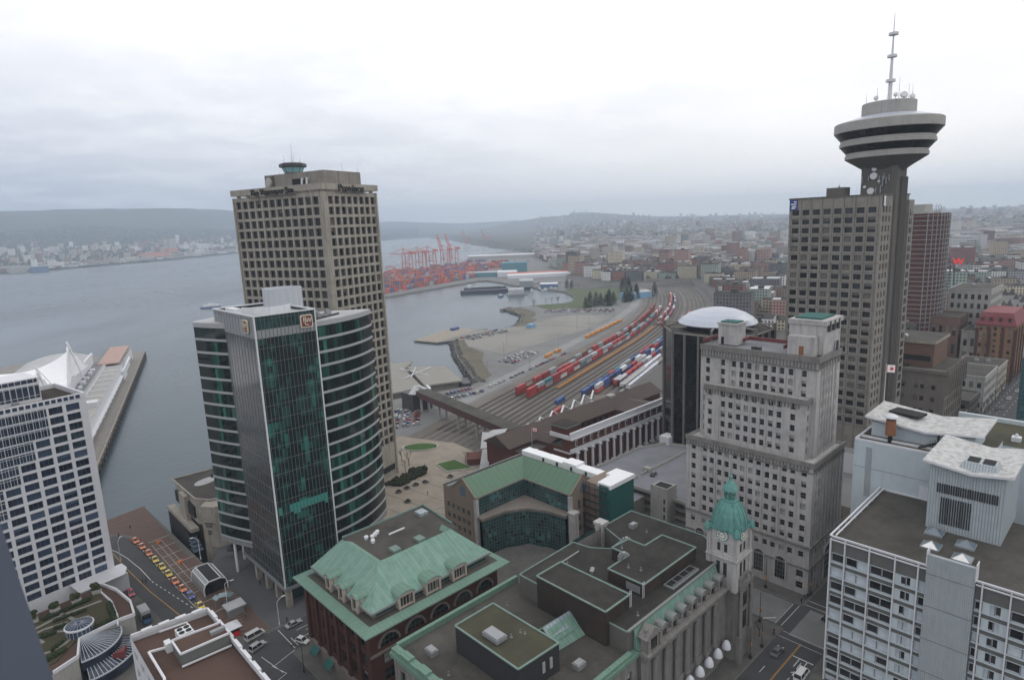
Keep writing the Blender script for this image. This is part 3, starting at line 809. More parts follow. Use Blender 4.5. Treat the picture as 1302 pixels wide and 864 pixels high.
mb = MB(); mb.face([(97, 68.45, 21.3), (131, 68.45, 21.3), (131, 69.9, 25.9), (97, 69.9, 25.9)], 0, [(0, 0), (34, 0), (34, 5), (0, 5)])
mb.box(95, 69.7, 25.9, 136.6, 70.3, 26.25, 1); mb.face([(97, 68.45, 21.3), (97, 69.9, 25.9), (97, 69.9, 21.3)], 0)
T.part('mansard', mb, ['copper_seam', 'lead_grey'])
for k in range(7):
    u = 104.7+4.12*k; mb = MB()
    for s in (-1, 1): mb.box(u+s*1.15-.28, 67.3, 21.3, u+s*1.15+.28, 68.2, 23.5, 0)
    mb.face([(u-.9, 67.75, 21.4), (u+.9, 67.75, 21.4), (u+.9, 67.75, 23.5), (u-.9, 67.75, 23.5)], 2)
    mb.box(u-.9, 67.5, 22.9, u+.9, 67.9, 23.3, 0)
    n = 9; ring = [(1.45*cos(pi*i/n), 23.3+1.35*sin(pi*i/n)) for i in range(n+1)]
    for i in range(n):
        (a, b), (c, d) = ring[i], ring[i+1]
        mb.face([(u+a, 67.1, b), (u+c, 67.1, d), (u+c, 69.6, d), (u+a, 69.6, b)][::-1], 1)
        k1 = .8; mb.face([(u+a, 67.1, b), (u+a*k1, 67.1, 23.3+(b-23.3)*k1), (u+c*k1, 67.1, 23.3+(d-23.3)*k1), (u+c, 67.1, d)][::-1], 0)
    mb.face([(u+a*.82, 67.3, 23.3+(b-23.3)*.82) for a, b in ring], 0)
    mb.box(u+1.5, 67.2, 21.3, u+2.6, 67.6, 22.1, 0)
    d_ = T.part('dormer', mb, ['stone_grey', 'lead_grey', 'glass_dark'])
mb = MB()   # ornate end pavilion near the lower wing
mb.box(97.6, 66.9, 21.3, 102.4, 68.6, 24.2); mb.gable(97.2, 66.7, 102.8, 69.2, 24.3, 26.2, 'y', 0, 0); mb.box(99, 66.75, 21.5, 101, 66.95, 23.8, 1)
for s in (97.9, 102.1): mb.tube((s, 66.7, 21.2), (s, 66.7, 24.2), .35, .3, 8); mb.blob((s, 67.6, 26), .55, 8)
T.part('pavilion_gable', mb, ['stone_grey', 'glass_dark'])
mb = MB()   # arched porch gable beside the tower
n = 10
ring = [(136.3+3.1*cos(pi*i/n), 21.4+2.3*sin(pi*i/n)) for i in range(n+1)]
for (a, b), (c, d) in zip(ring, ring[1:]):
    mb.face([(a, 64.4, b), (c, 64.4, d), (c, 66.8, d), (a, 66.8, b)][::-1]); mb.face([(a, 64.4, b), (136.3+(a-136.3)*.8, 64.4, 21.4+(b-21.4)*.8), (136.3+(c-136.3)*.8, 64.4, 21.4+(d-21.4)*.8), (c, 64.4, d)][::-1])
mb.face([(136.3+(a-136.3)*.82, 64.9, 21.4+(b-21.4)*.82) for a, b in ring])
mb.box(132.8, 64.2, 20.2, 139.8, 67, 21.4); mb.box(133.2, 64.9, 0, 139.4, 67.9, 20.2)
for u in (133.6, 139.): mb.tube((u, 64.4, 7.5), (u, 64.4, 19.6), .5, .42, 10); mb.box(u-.8, 63.9, 0, u+.8, 65, 7.5)
for z0, z1 in ((8.4, 13), (14.4, 18)): mb.box(135, 64.84, z0, 137.6, 65.2, z1, 1)
for u in (133.4, 139.2): mb.lathe([(.5, 21.4), (.45, 22), (.2, 22.2), (.5, 22.7), (.4, 23.1), (0, 23.3)], (u, 65), 8)
T.part('corner_porch', mb, ['stone_grey', 'glass_dark'])
mb = MB()
ROOF = [(95, 70.1), (136.4, 70.1), (141.5, 79.2), (140.8, 102), (128, 102.1), (124.8, 93.7), (119.5, 93.1), (116.4, 97.4), (115.6, 102.6), (95, 102)]
mb.prism(ROOF, 20.5, 25.9, 1, 0, False)
T.part('roof', mb, ['roof_tar', 'concrete_dark'])
mb = MB()
def rim(poly, z, w=.3, h=.28, m=0, close=True, inner=True):
    for i in range(len(poly) if close else len(poly)-1): mb.bar((*poly[i], z+h/2-.02*(i % 2)), (*poly[(i+1) % len(poly)], z+h/2-.02*(i % 2)), w, h, m)
rim(ROOF, 25.92); T.part('roof_edge', mb, 'copper_trim')
for P, z, hh in (([(93.8, 74.7), (102.4, 74.7), (102.2, 94.9), (93.8, 94.9)], 29, 1), ([(107.5, 74.6), (129.8, 74.6), (129.6, 84.2), (122.1, 84.4), (122, 89.4), (115.8, 89.9), (115.8, 84.6), (107.4, 84.6)], 29, 2)):
    mb = MB(); mb.prism(P, 21 if hh == 1 else 25.6, z, 1, 0, False); b_ = T.part('roof_block', mb, ['roof_tar', 'roof_brown'])
    mb = MB(); rim(P, z, .4, .25); T.part('coping', mb, 'copper_trim', b_)
mb = MB(); mb.box(107.38, 75.6, 26.4, 107.55, 79.4, 28.2); T.part('louvre', mb, 'steel_grey')
mb = MB(); mb.box(114.3, 71.2, 25.95, 125.7, 73.9, 26.4, 0)
for k in range(4): mb.box(114.8+2.7*k, 71.6, 26.41, 117.1+2.7*k, 73.5, 26.5, 1)
T.part('skylight', mb, ['lead_grey', 'glass_dark'])
for (u, v, z) in ((123.6, 92.2, 25.9), (112.6, 84.9, 29.0)):
    mb = MB(); pts = [(u, v, z), (u, v, z+1.2), (u+.3, v-.4, z+1.7), (u+.8, v-1., z+1.7), (u+1.1, v-1.4, z+1.1)]; mb.path(pts, .9, .9); T.part('vent_cowl', mb, 'steel_grey')
for (u, v) in ((107.2, 89.4), (108.1, 89.9)):
    mb = MB(); mb.lathe([(.45, 25.9), (.45, 26.4), (.6, 26.5), (.55, 26.9), (0, 27.1)], (u, v), 10); T.part('roof_vent', mb, 'steel_grey')
for (u, v, z0, z1) in ((102.5, 74.9, 26, 30.2), (97.6, 77, 21.2, 27.4), (107.2, 74.8, 26, 30)):
    mb = MB()
    for s in (-.3, .3): mb.bar((u+s, v-.3, z0), (u+s, v-.3, z1), .07)
    for k in range(int((z1-z0)/.5)): mb.bar((u-.3, v-.3, z0+.3+.5*k), (u+.3, v-.3, z0+.3+.5*k), .05)
    T.part('ladder', mb, 'steel_white')
for k in range(6):
    u, v = 113.8+4.22*k, 66.4
    if k == 5: u, v = 140.6, 66
    mb = MB(); z = 4.9 if k < 5 else 3.6
    mb.lathe([(1.15, z), (1.12, z+.5), (.95, z+1.15), (.65, z+1.7), (.25, z+2.05), (0, z+2.15)], (u, v), 14)
    o = T.part('awning', mb, 'awning_pale', smooth=True)
# lower wing
mb = MB(); wins = []
facade(mb, (61.6, 107), (0, -1), 38, 0, 20.4, even(38, 9, 1.9, 1.2, 1.2), [(1.5, 5.2), (7.6, 11.6), (13.6, 17.6)], .5, 0, 0, wins)
facade(mb, (61.6, 69), (1, 0), 35.4, 0, 20.4, even(35.4, 8, 2.3, 1, 1), [(1.5, 5.2), (7.6, 11.6), (13.6, 17.6)], .5, 0, 0, wins)
mb.face([(97, 107, 0), (61.6, 107, 0), (61.6, 107, 20.4), (97, 107, 20.4)])
T.part('wing_wall', mb, 'stone_grey'); set_windows(T, wins, 'wood', (.7, .15, .05, .1))
mb = MB(); mb.prism([(61.7, 69.1), (98, 69.1), (98, 106.8), (61.7, 106.8)], 19.8, 20.9, 1, 0, False); T.part('wing_roof', mb, ['roof_gravel', 'stone_grey'])
mb = MB(); mb.box(60.6, 68.4, 20.4, 62.5, 107, 21.3); mb.box(61.0, 68.8, 21.3, 62.6, 106.7, 22.2); mb.box(62.5, 68.3, 20.4, 97, 70, 21.2); mb.box(62.6, 68.7, 21.2, 95, 69.8, 21.9)
mb.box(62.6, 106.5, 20.4, 98.6, 107.4, 22.2)
for k in range(6): mb.box(60.8, 70+6*k, 22.2, 62.5, 73+6*k, 22.75)
T.part('copper_cornice', mb, 'copper_tile')
mb = MB(); PB = [(70.9, 77.6), (81.8, 77.1), (81.7, 96.8), (70.9, 96.8)]; mb.prism(PB, 20.8, 27, 1, 0, False); b_ = T.part('roof_block', mb, ['roof_moss', 'louvre_dark'])
mb = MB(); rim(PB, 27, .4, .25); T.part('coping', mb, 'copper_trim', b_)
mb = MB(); mb.box(77, 77.1, 22.9, 77.7, 77.3, 25.2); mb.box(79, 77, 22.9, 79.7, 77.25, 25.2); T.part('window', mb, 'blind_pale', b_)
mb = MB(); mb.box(72.6, 85.4, 27.3, 75.4, 90, 28.1); mb.box(72.8, 85.6, 28.1, 75.2, 89.8, 28.35); T.part('air_unit', mb, 'steel_grey', b_)
mb = MB()      # glass-roofed light court ridge
mb.face([(85.2, 81.2, 21), (94, 80.4, 21), (94, 84.8, 24.6), (85.2, 85, 24.6)], 1, [(0, 0), (8.8, 0), (8.8, 5), (0, 5)])
mb.face([(94, 89, 21), (85.2, 89.4, 21), (85.2, 85, 24.6), (94, 84.8, 24.6)], 1, [(0, 0), (8.8, 0), (8.8, 5), (0, 5)])
mb.face([(86, 82.3, 22.35), (93.6, 81.9, 22.35), (93.6, 84.3, 24.4), (86, 84.4, 24.4)][::1], 1)
b_ = T.part('lantern_roof', mb, ['dark_void', 'copper_seam'])
mb = MB(); mb.face([(85.4, 83.2, 23.2), (93.8, 82.7, 23.0), (93.8, 84.9, 24.85), (85.4, 85.05, 24.85)], 0, [(0, 0), (8.4, 0), (8.4, 3), (0, 3)]); T.part('glazing', mb, 'skylight_glass', b_)
# clock tower
ct = MB(); c = (135.2, 68.6)
def sq(h, z0, z1, m=0, cc=c): ct.box(cc[0]-h, cc[1]-h, z0, cc[0]+h, cc[1]+h, z1, m)
sq(3.6, 20, 27.9); sq(4.1, 27.9, 28.3); sq(3.9, 28.3, 28.9); sq(3.45, 28.9, 35.2); sq(3.65, 32.0, 32.3)
for a in (-1, 1):
    for b in (-1, 1): ct.box(c[0]+a*3.4-.5, c[1]+b*3.4-.5, 28.9, c[0]+a*3.4+.5, c[1]+b*3.4+.5, 34.6); ct.box(c[0]+a*3.4-.6, c[1]+b*3.4-.6, 20, c[0]+a*3.4+.6, c[1]+b*3.4+.6, 27.6)
tw = T.part('clock_tower', ct, 'limestone')
mb = MB()
for s in (-.9, .9): mb.box(c[0]+s-.45, c[1]-3.66, 23.2, c[0]+s+.45, c[1]-3.5, 26.8); mb.box(c[0]-3.66, c[1]+s-.45, 23.2, c[0]-3.5, c[1]+s+.45, 26.8); mb.box(c[0]+s-.4, c[1]-3.5, 29.6, c[0]+s+.4, c[1]-3.4, 31.6); mb.box(c[0]-3.5, c[1]+s-.4, 29.6, c[0]-3.4, c[1]+s+.4, 31.6)
T.part('louvre', mb, 'louvre_dark', tw)
dm = MB()
prof = [(4.1, 34.9), (4.25, 35.4), (4.15, 36.2), (4.0, 37.2), (3.7, 38.5), (3.15, 39.9), (2.4, 41.1), (1.65, 41.8)]
for i in range(16):
    a0, a1 = 2*pi*i/16, 2*pi*(i+1)/16
    for (r0, z0), (r1, z1) in zip(prof, prof[1:]):
        dm.face([(c[0]+r0*cos(a0), c[1]+r0*sin(a0), z0), (c[0]+r0*cos(a1), c[1]+r0*sin(a1), z0), (c[0]+r1*cos(a1), c[1]+r1*sin(a1), z1), (c[0]+r1*cos(a0), c[1]+r1*sin(a0), z1)])
    dm.path([(c[0]+(r+.05)*cos(a0), c[1]+(r+.05)*sin(a0), z) for r, z in prof[1:]], .22, .22)
sq2 = lambda mbx, h, z0, z1: mbx.box(c[0]-h, c[1]-h, z0, c[0]+h, c[1]+h, z1)
sq2(dm, 3.95, 35.0, 35.35)
dm.lathe([(1.9, 41.6), (1.95, 42), (1.55, 42.1)], c, 12); 
for i in range(8): dm.tube((c[0]+1.2*cos(pi*i/4), c[1]+1.2*sin(pi*i/4), 42), (c[0]+1.2*cos(pi*i/4), c[1]+1.2*sin(pi*i/4), 44.3), .17, .17, 6)
dm.lathe([(.7, 42), (.7, 44.3)], c, 10); dm.lathe([(1.9, 44.3), (1.85, 44.6), (1.5, 45.4), (.9, 46.3), (.4, 46.9), (.35, 47.4), (.5, 47.7), (.2, 48.1), (.06, 49.6), (0, 49.7)], c, 12)
for a in (-1, 1):
    for b in (-1, 1): dm.lathe([(.75, 34.2), (.85, 34.7), (.72, 35.5), (.42, 36.2), (.12, 36.6), (.05, 37.2)], (c[0]+a*3.75, c[1]+b*3.75), 10)
dome = T.part('dome', dm, 'copper_dome', tw)
for k, (dx, dy) in enumerate(((0, -1), (-1, 0), (1, 0), (0, 1))):
    mb = MB(); R = 1.6; q = Vector((c[0]+dx*3.47, c[1]+dy*3.47, 33.8)); n = Vector((dx, dy, 0)); r = Vector((-dy, dx, 0)); U = Vector((0, 0, 1))
    mb.tube(q, q+n*.16, R, R, 24, 1); mb.tube(q+n*.17, q+n*.24, R*.86, R*.86, 24, 0)
    mb.tube(q+n*.245, q+n*.25, R*.55, R*.55, 20, 2); mb.tube(q+n*.255, q+n*.26, R*.47, R*.47, 20, 0)
    for h in range(12): t_ = h*pi/6; d = r*sin(t_)+U*cos(t_); mb.bar(q+n*.26+d*R*.58, q+n*.26+d*R*.8, .10, .03, 2, n)
    for t_, l in ((radians(45), .45), (radians(280), .72)): d = r*sin(t_)+U*cos(t_); mb.bar(q+n*.28, q+n*.28+d*R*l, .1, .03, 2, n)
    T.part('clock', mb, ['clock_face', 'copper_dome', 'black'], tw)

R1 = random.Random(17)
for k in range(16):
    u, v, z = R1.choice(((98, 72, 25.9), (104, 98, 25.9), (131, 90, 25.9), (112, 80, 29), (118, 87, 29), (64, 90, 20.9), (66, 74, 20.9), (88, 100, 20.9), (76, 86, 27), (97, 84, 29)))
    u += R1.uniform(-1.5, 3.5); v += R1.uniform(-2, 3); mb = MB(); mb.tube((u, v, z), (u, v, z+R1.uniform(.5, 1)), .14, .14, 8); mb.tube((u, v, z), (u, v, z+.1), .35, .3, 8); T.part('soil_pipe', mb, 'lead_grey')
for (u, v, w, d, z) in ((132, 95, 2.2, 1.6, 25.9), (100, 90.6, 0, 0, 0), (84, 74, 2.4, 1.8, 20.9), (66, 99, 1.8, 2.6, 20.9)):
    if w: mb = MB(); mb.box(u, v, z, u+w, v+d, z+1.1); mb.box(u+.2, v+.2, z+1.1, u+w-.2, v+d-.2, z+1.3); T.part('air_unit', mb, 'steel_grey')
mb = MB(); mb.path([(103.5, 92, 26.1), (103.5, 98, 26.1), (113, 98.4, 26.1)], .3, .3); mb.path([(64, 84, 21.1), (69, 84, 21.1), (69, 74, 21.1)], .25, .25); T.part('pipe_run', mb, 'steel_grey', kind='stuff')

# ================================================================ red brick customs building with copper roof
T = Thing('customs_house', 'red brick block with wide green copper eaves, arched windows and hipped copper roof', 'building', 61.2, 115.8)
mb = MB(); wins = []
facade(mb, (61.2, 147.5), (0, -1), 31.7, 0, 21.6, even(31.7, 6, 2.6, 1.6, 1.6), [(6.2, 9.6), (10.8, 14.2), (15.6, 19.6)], .55, 0, 0, wins)
facade(mb, (61.2, 115.8), (1, 0), 38.5, 0, 15.6, even(38.5, 5, 3.2, 1., 1.), [(1.5, 5.2), (7, 10.2), (11.4, 14.2)], .5, 0, 0, wins)
facade(mb, (99.7, 115.8), (0, 1), 31.7, 0, 21.6, even(31.7, 6, 2.2, 1.6, 1.6), [(6.2, 9.6), (10.8, 14.2), (15.6, 19.6)], .5, 0, 0, wins)
mb.face([(99.7, 147.5, 0), (61.2, 147.5, 0), (61.2, 147.5, 21.6), (99.7, 147.5, 21.6)]); 
mb.face([(61.2, 115.8, 15.6), (99.7, 115.8, 15.6), (99.7, 115.8, 21.6), (61.2, 115.8, 21.6)])
T.part('wall', mb, 'brick_red'); set_windows(T, wins, 'wood', (.8, .1, .05, .05))
mb = MB()
for k in range(7): mb.box(60.55, 115.7+5.2*k-.55+.4, 4.8, 61.18, 115.7+5.2*k+.75+.4, 20.8)
T.part('pier', mb, 'brick_red')
mb = MB(); mb.box(60.4, 115.3, 0, 61.15, 147.7, 4.8); mb.box(60.6, 115.2, 14.9, 99.9, 115.75, 15.4)
T.part('stone_base', mb, 'stone_brown')
for k in range(5):
    u = 61.2+1+7.3*(k+.5); mb = MB(); n = 12
    ring = [(2.5*cos(pi*i/n), 2.5*sin(pi*i/n)) for i in range(n+1)]
    mb.face([(u+a, 115.74, 16.4+b) for a, b in ring], 1)
    for (a, b), (c2, d) in zip(ring, ring[1:]):
        P = [(u+a, 16.4+b), (u+a*1.22, 16.4+b*1.22), (u+c2*1.22, 16.4+d*1.22), (u+c2, 16.4+d)]
        mb.face([(x, 115.5, z) for x, z in P], 0); mb.face([(u+a*1.22, 115.5, 16.4+b*1.22), (u+a*1.22, 115.8, 16.4+b*1.22), (u+c2*1.22, 115.8, 16.4+d*1.22), (u+c2*1.22, 115.5, 16.4+d*1.22)], 0)
    for s in (-1.2, 0, 1.2): mb.box(u+s-.07, 115.66, 16.4, u+s+.07, 115.76, 18.4, 2)
    mb.box(u-2.4, 115.66, 17.4, u+2.4, 115.76, 17.55, 2)
    T.part('arched_window', mb, ['stone_brown', 'glass_dark', 'frame_green'])
mb = MB()   # projecting copper eaves
EO, EI = [(58.6, 113.3), (102.2, 113.2), (102.2, 150), (58.7, 150)], [(61.2, 115.8), (99.8, 115.4), (99.7, 147.6), (61.2, 146.6)]
for i in range(4):
    a, b, c3, d = EO[i], EO[(i+1) % 4], EI[(i+1) % 4], EI[i]; L_ = hypot(b[0]-a[0], b[1]-a[1])
    mb.face([(*a, 22), (*b, 22), (*c3, 22.6), (*d, 22.6)], 0, [(0, 0), (L_, 0), (L_-2.6, 2.6), (2.6, 2.6)])
    mb.face([(*a, 21.65), (*b, 21.65), (*b, 22), (*a, 22)], 1); mb.face([(*d, 21.62), (*c3, 21.62), (*b, 21.65), (*a, 21.65)], 2)
T.part('eaves', mb, ['copper_tile', 'copper_trim', 'stone_brown'])
mb = MB(); mb.prism(EI, 22.3, 22.55, 1, 0, False); mb.box(63.4, 117.8, 22.5, 98.2, 146.5, 24.4, 2)
T.part('attic', mb, ['roof_gravel', 'stone_brown', 'grey_spandrel'])
mb = MB()   # attic windows band
mb.box(63.36, 118.4, 22.9, 63.45, 145.6, 24.0); mb.box(64.2, 117.76, 22.9, 97.6, 117.85, 24.0); T.part('attic_glazing', mb, 'glass_green')
mb = MB()   # copper hips: outer slope, ridge, inner slope
B0 = [(62.5, 116.8), (98.8, 117.2), (98.8, 146.8), (62.6, 146.8)]; B1 = [(71, 127), (93.6, 126.8), (93.6, 142), (71, 142)]
def slope(a, b, c3, d, z0, z1, m=0):
    L_ = hypot(b[0]-a[0], b[1]-a[1]); i0 = hypot(c3[0]-b[0], c3[1]-b[1])
    ex = Vector((b[0]-a[0], b[1]-a[1])).normalized()
    uvs = [(Vector((q[0]-a[0], q[1]-a[1])).dot(ex), 0 if k < 2 else 7) for k, q in enumerate((a, b, c3, d))]
    mb.face([(*a, z0), (*b, z0), (*c3, z1), (*d, z1)], m, uvs)
slope(B0[0], B0[1], B1[1], B1[0], 24.6, 30); slope(B0[3], B0[0], B1[0], (70.6, 143), 24.6, 30)
slope(B0[1], (98.8, 127), (93.6, 131), B1[1], 24.6, 30); mb.face([(98.8, 127, 24.6), (98.8, 127.2, 24.6), (93.6, 131, 30)], 0)
mb.face([(62.6, 146.8, 24.6), (70.6, 143, 30), (72, 146.8, 28.6)], 0)
mb.face([(70.6, 143, 30), (71, 127, 30), (73, 129, 28.7), (73, 143, 28.7)], 0); mb.face([(71, 127, 30), (93.6, 126.8, 30), (93.6, 129, 28.7), (73, 129, 28.7)], 0)
mb.face([(93.6, 126.8, 30), (93.6, 131, 30), (92.6, 131, 28.7), (92.6, 129, 28.7)], 0)
mb.face([(98.8, 127.2, 24.6), (98.8, 146.8, 24.6), (97, 146.8, 28.6), (93.6, 131, 28.8)], 0)
T.part('hip_roof', mb, 'copper_seam')
mb = MB()
for q in ((62.5, 116.8), (98.8, 117.2)): pass
for a, b in ((0, 1), (3, 0)): mb.bar((*B0[a], 24.45), (*B0[b], 24.45), .35, .5)
mb.bar((*B0[1], 24.4), (98.8, 127, 24.4), .35, .45)
T.part('gutter', mb, 'lead_grey')
mb = MB(); mb.prism([(72.5, 128.6), (97, 128.6), (98.6, 146.6), (72, 146.9)], 24.4, 28.75, 1, 0, False); T.part('flat_roof', mb, ['roof_gravel', 'concrete_dark'])
mb = MB(); mb.bar((72, 146.8, 29), (98.6, 146.6, 29), .3, .5); mb.bar((98.4, 146.6, 29.02), (97, 131, 29.02), .3, .5); T.part('parapet', mb, 'copper_trim')
def dormer(u, v, d, w, big):
    """stone dormer with rounded copper hood; d = outward unit"""
    mb = MB(); n = (d[0], d[1]); t_ = (-d[1], d[0]); z0, zs = 22.6, 25.5 if big else 25.8
    def p(a, o, z): return (u+t_[0]*a+n[0]*o, v+t_[1]*a+n[1]*o, z)
    def bx(a0, a1, o0, o1, z0_, z1_, m): mb.prism([p(a0, o0, 0)[:2], p(a1, o0, 0)[:2], p(a1, o1, 0)[:2], p(a0, o1, 0)[:2]], z0_, z1_, m)
    bx(-w/2, -w/2+.45, -.2, .55, z0, zs, 0); bx(w/2-.45, w/2, -.2, .55, z0, zs, 0); bx(-w/2+.45, w/2-.45, -.2, .3, z0, z0+.5, 0)
    bx(-w/2+.45, w/2-.45, -.4, .15, z0+.5, zs-.1, 2); bx(-w/2, w/2, -1.6, -.41, z0, zs+.2, 0)
    k = 4 if big else 1
    for i in range(k): x = -w/2+.45+(w-.9)*(i+.5)/k; bx(x-.06+(w-.9)/k/2*(i < k-1), x+.06+(w-.9)/k/2*(i < k-1), .1, .24, z0+.5, zs-.1, 0)
    rise = 1.1 if big else 1.0; nn = 8; ring = [(-(w/2+.15)*cos(pi*i/nn), zs+rise*sin(pi*i/nn)) for i in range(nn+1)]
    mb.face([p(a, .5, z) for a, z in ring], 0)
    for (a, z), (b, zz) in zip(ring, ring[1:]):
        mb.face([p(a, .7, z+.12), p(b, .7, zz+.12), p(b, -3.4, zz+.12), p(a, -3.4, z+.12)], 1); mb.face([p(a, .7, z+.12), p(a, .7, z-.12), p(b, .7, zz-.12), p(b, .7, zz+.12)], 1)
    T.part('dormer', mb, ['dormer_stone', 'copper_tile', 'glass_dark'])
for v in (136.2, 129.8, 123.4): dormer(62.4, v, (-1, 0), 2.7, False)
for u in (71.6, 79.4, 87.6): dormer(u, 116.6, (0, -1), 4.4, True)
for u, v in ((78, 129.6), (85.5, 129.4)):
    mb = MB(); mb.box(u-1, v-.5, 28.7, u+1.2, v+2.2, 29.5); T.part('roof_lantern', mb, 'copper_trim')
mb = MB(); mb.box(93.6, 141, 28.76, 96.4, 144, 29.6); T.part('skylight', mb, 'skylight_glass')
for i, (u, v) in enumerate(((76.2, 141.4), (77.6, 140.6), (78.8, 141.2), (79.9, 141.9), (76.4, 138.4))):
    mb = MB(); mb.lathe([(.5, 28.75), (.5, 29.3), (.65, 29.4), (.5, 29.7), (0, 29.85)], (u, v), 10); T.part('roof_fan', mb, 'steel_white')
mb = MB(); mb.box(81.6, 138.6, 28.76, 86.6, 139.0, 29.1); T.part('duct', mb, 'steel_white')
for k, (u, v) in enumerate(((60, 143), (60, 135.5))):
    mb = MB(); mb.face([(60.4, v-1.6, 4.4), (60.4, v+1.6, 4.4), (58.8, v+1.6, 3.2), (58.8, v-1.6, 3.2)][::-1]); mb.face([(58.8, v-1.6, 3.2), (58.8, v+1.6, 3.2), (58.8, v+1.6, 2.8), (58.8, v-1.6, 2.8)][::-1]); T.part('awning', mb, 'mesh_green')

# ================================================================ wing with copper gables round a glazed court
T = Thing('federal_wing', 'pale stone L-shaped wing with green copper gables round a glazed court', 'building', 123.5, 130.5)
ZE, ZR = 20.4, 25.4
mb = MB(); wins = []
facade(mb, (123.5, 170.3), (0, -1), 17.4, 0, ZE-1, even(17.4, 5, 1.5, 1.2, 2.4), [(2, 4), (5.6, 7.6), (9.1, 11.1), (12.9, 14.9)], .35, 0, 0, wins)
facade(mb, (146.5, 130.5), (1, 0), 12.3, 0, ZE-1, [(3.4, 5.0), (6.0, 7.6)], [(2, 4.2), (6, 8.2), (9.6, 11.8), (13.8, 17.2)], .35, 0, 0, wins)
mb.face([(158.8, 130.5, 0), (158.8, 170.3, 0), (158.8, 170.3, ZE), (158.8, 130.5, ZE)]); mb.face([(158.8, 170.3, 0), (123.5, 170.3, 0), (123.5, 170.3, ZE), (158.8, 170.3, ZE)])
n = 12
# gable ends with a parapet and a half-round window
for (P0, P1, ax) in (((123.5, 165.8), (123.5, 152.9), 0), ((146.5, 130.5), (158.8, 130.5), 1)):
    mid = ((P0[0]+P1[0])/2, (P0[1]+P1[1])/2)
    mb.face([(*P0, ZE-1), (*P1, ZE-1), (*P1, ZE+.3), (*mid, ZR+.5), (*P0, ZE+.3)])
    for A_ in (P0, P1): mb.bar((*A_, ZE+.2), (*mid, ZR+.45), .5, .45)
mb.face([(123.5, 170.3, ZE-1), (123.5, 165.8, ZE-1), (123.5, 165.8, ZE+.3), (123.5, 170.3, ZE+.3)])
T.part('wall', mb, 'terracotta'); set_windows(T, wins, 'green', (.6, .1, .2, .1))
for (cx2, cy2, d) in ((123.44, 159.3, (0, -1)), (152.6, 130.44, (1, 0))):
    mb = MB(); mb.face([(cx2+d[0]*1.5*x, cy2+d[1]*1.5*x, z) for x, z in [(-1, 19.4), (1, 19.4)]+[(cos(pi*i/10), 21.6+1.5*sin(pi*i/10)) for i in range(11)]])
    T.part('arched_window', mb, 'glass_sky')
mb = MB()
def sl4(pts): mb.face([p for p in pts], 0)
zr = ZR
sl4([(123.4, 152.9, ZE), (146.5, 152.9, ZE), (152.6, 159.3, zr), (123.4, 159.3, zr)]); sl4([(158.8, 165.8, ZE), (123.4, 165.8, ZE), (123.4, 159.3, zr), (152.6, 159.3, zr)])
sl4([(146.5, 152.9, ZE), (146.5, 130.4, ZE), (152.6, 130.4, zr), (152.6, 159.3, zr)]); sl4([(158.8, 130.4, ZE), (158.8, 165.8, ZE), (152.6, 159.3, zr), (152.6, 130.4, zr)])
T.part('copper_roof', mb, 'copper_smooth')
mb = MB(); mb.prism([(123.6, 165.9), (158.9, 165.9), (158.9, 130.7), (166, 130.7), (166, 170.2), (123.6, 170.2)], 19.4, 20.3, 1, 0, False); mb.bar((123.6, 170.2, 20.5), (162, 170.2, 20.5), .5, .6, 2); mb.bar((123.6, 168, 20.45), (158, 167.8, 20.45), 1.2, .4, 2)
T.part('flat_roof', mb, ['roof_gravel', 'terracotta', 'lead_grey'])
mb = MB(); mb.face([(123.9, 152.9, 14), (146.5, 152.9, 14), (146.5, 152.9, ZE-.5), (123.9, 152.9, ZE-.5)]); mb.face([(146.5, 152.9, 14), (146.5, 130.9, 14), (146.5, 130.9, ZE-.5), (146.5, 152.9, ZE-.5)])
T.part('upper_glazing', mb, 'atrium')
mb = MB()   # ledge and eave beams
mb.bar((123.6, 152.7, ZE-.25), (146.3, 152.7, ZE-.25), .4, .5); mb.bar((146.3, 152.7, ZE-.25), (146.3, 130.6, ZE-.25), .4, .5)
mb.prism([(123.5, 153), (146.6, 153), (146.6, 130.5), (143.6, 130.5), (142.6, 138), (139.5, 144.5), (133, 148.6), (123.5, 149.8)], 13, 13.9)
T.part('ledge', mb, 'stone_brown')
mb = MB(); Q = [(124, 150.2), (133, 149.1), (139.8, 145), (143, 138.2), (144, 131)]; d0 = 0
for a, b in zip(Q, Q[1:]):
    l = hypot(b[0]-a[0], b[1]-a[1]); mb.face([(*a, 0), (*b, 0), (*b, 13), (*a, 13)], 0, [(d0, 0), (d0+l, 0), (d0+l, 13), (d0, 13)]); d0 += l
T.part('court_glazing', mb, 'atrium')
for q_ in ((123.3, 152.3, 124.5, 153.6), (145.8, 130.2, 147, 131.4)):
    mb = MB(); mb.box(q_[0], q_[1], 0, q_[2], q_[3], ZE-.6); T.part('corner_pier', mb, 'limestone')
mb = MB(); mb.box(144.6, 127.8, 0, 147, 130.2, 14.6); mb.box(144.3, 127.5, 14.6, 147.3, 130.4, 15.2)
T.part('corner_pier', mb, 'limestone')
mb = MB(); mb.box(126.6, 101.6, 0, 129, 104.2, 26.6); mb.box(126.3, 101.3, 26.6, 129.3, 104.5, 27.4); T.part('court_pier', mb, 'limestone')
mb = MB(); mb.face([(126.4, 103.8, 14), (116.6, 103.8, 14), (116.6, 103.8, 25.6), (126.4, 103.8, 25.6)][::-1]); T.part('court_screen', mb, 'atrium')
mb = MB(); mb.prism([(102, 108), (143, 108), (143, 131), (139, 144), (124, 149), (102, 149)], 0, 1.2, 1, 0); T.part('court_floor', mb, ['sidewalk', 'concrete_grey'])
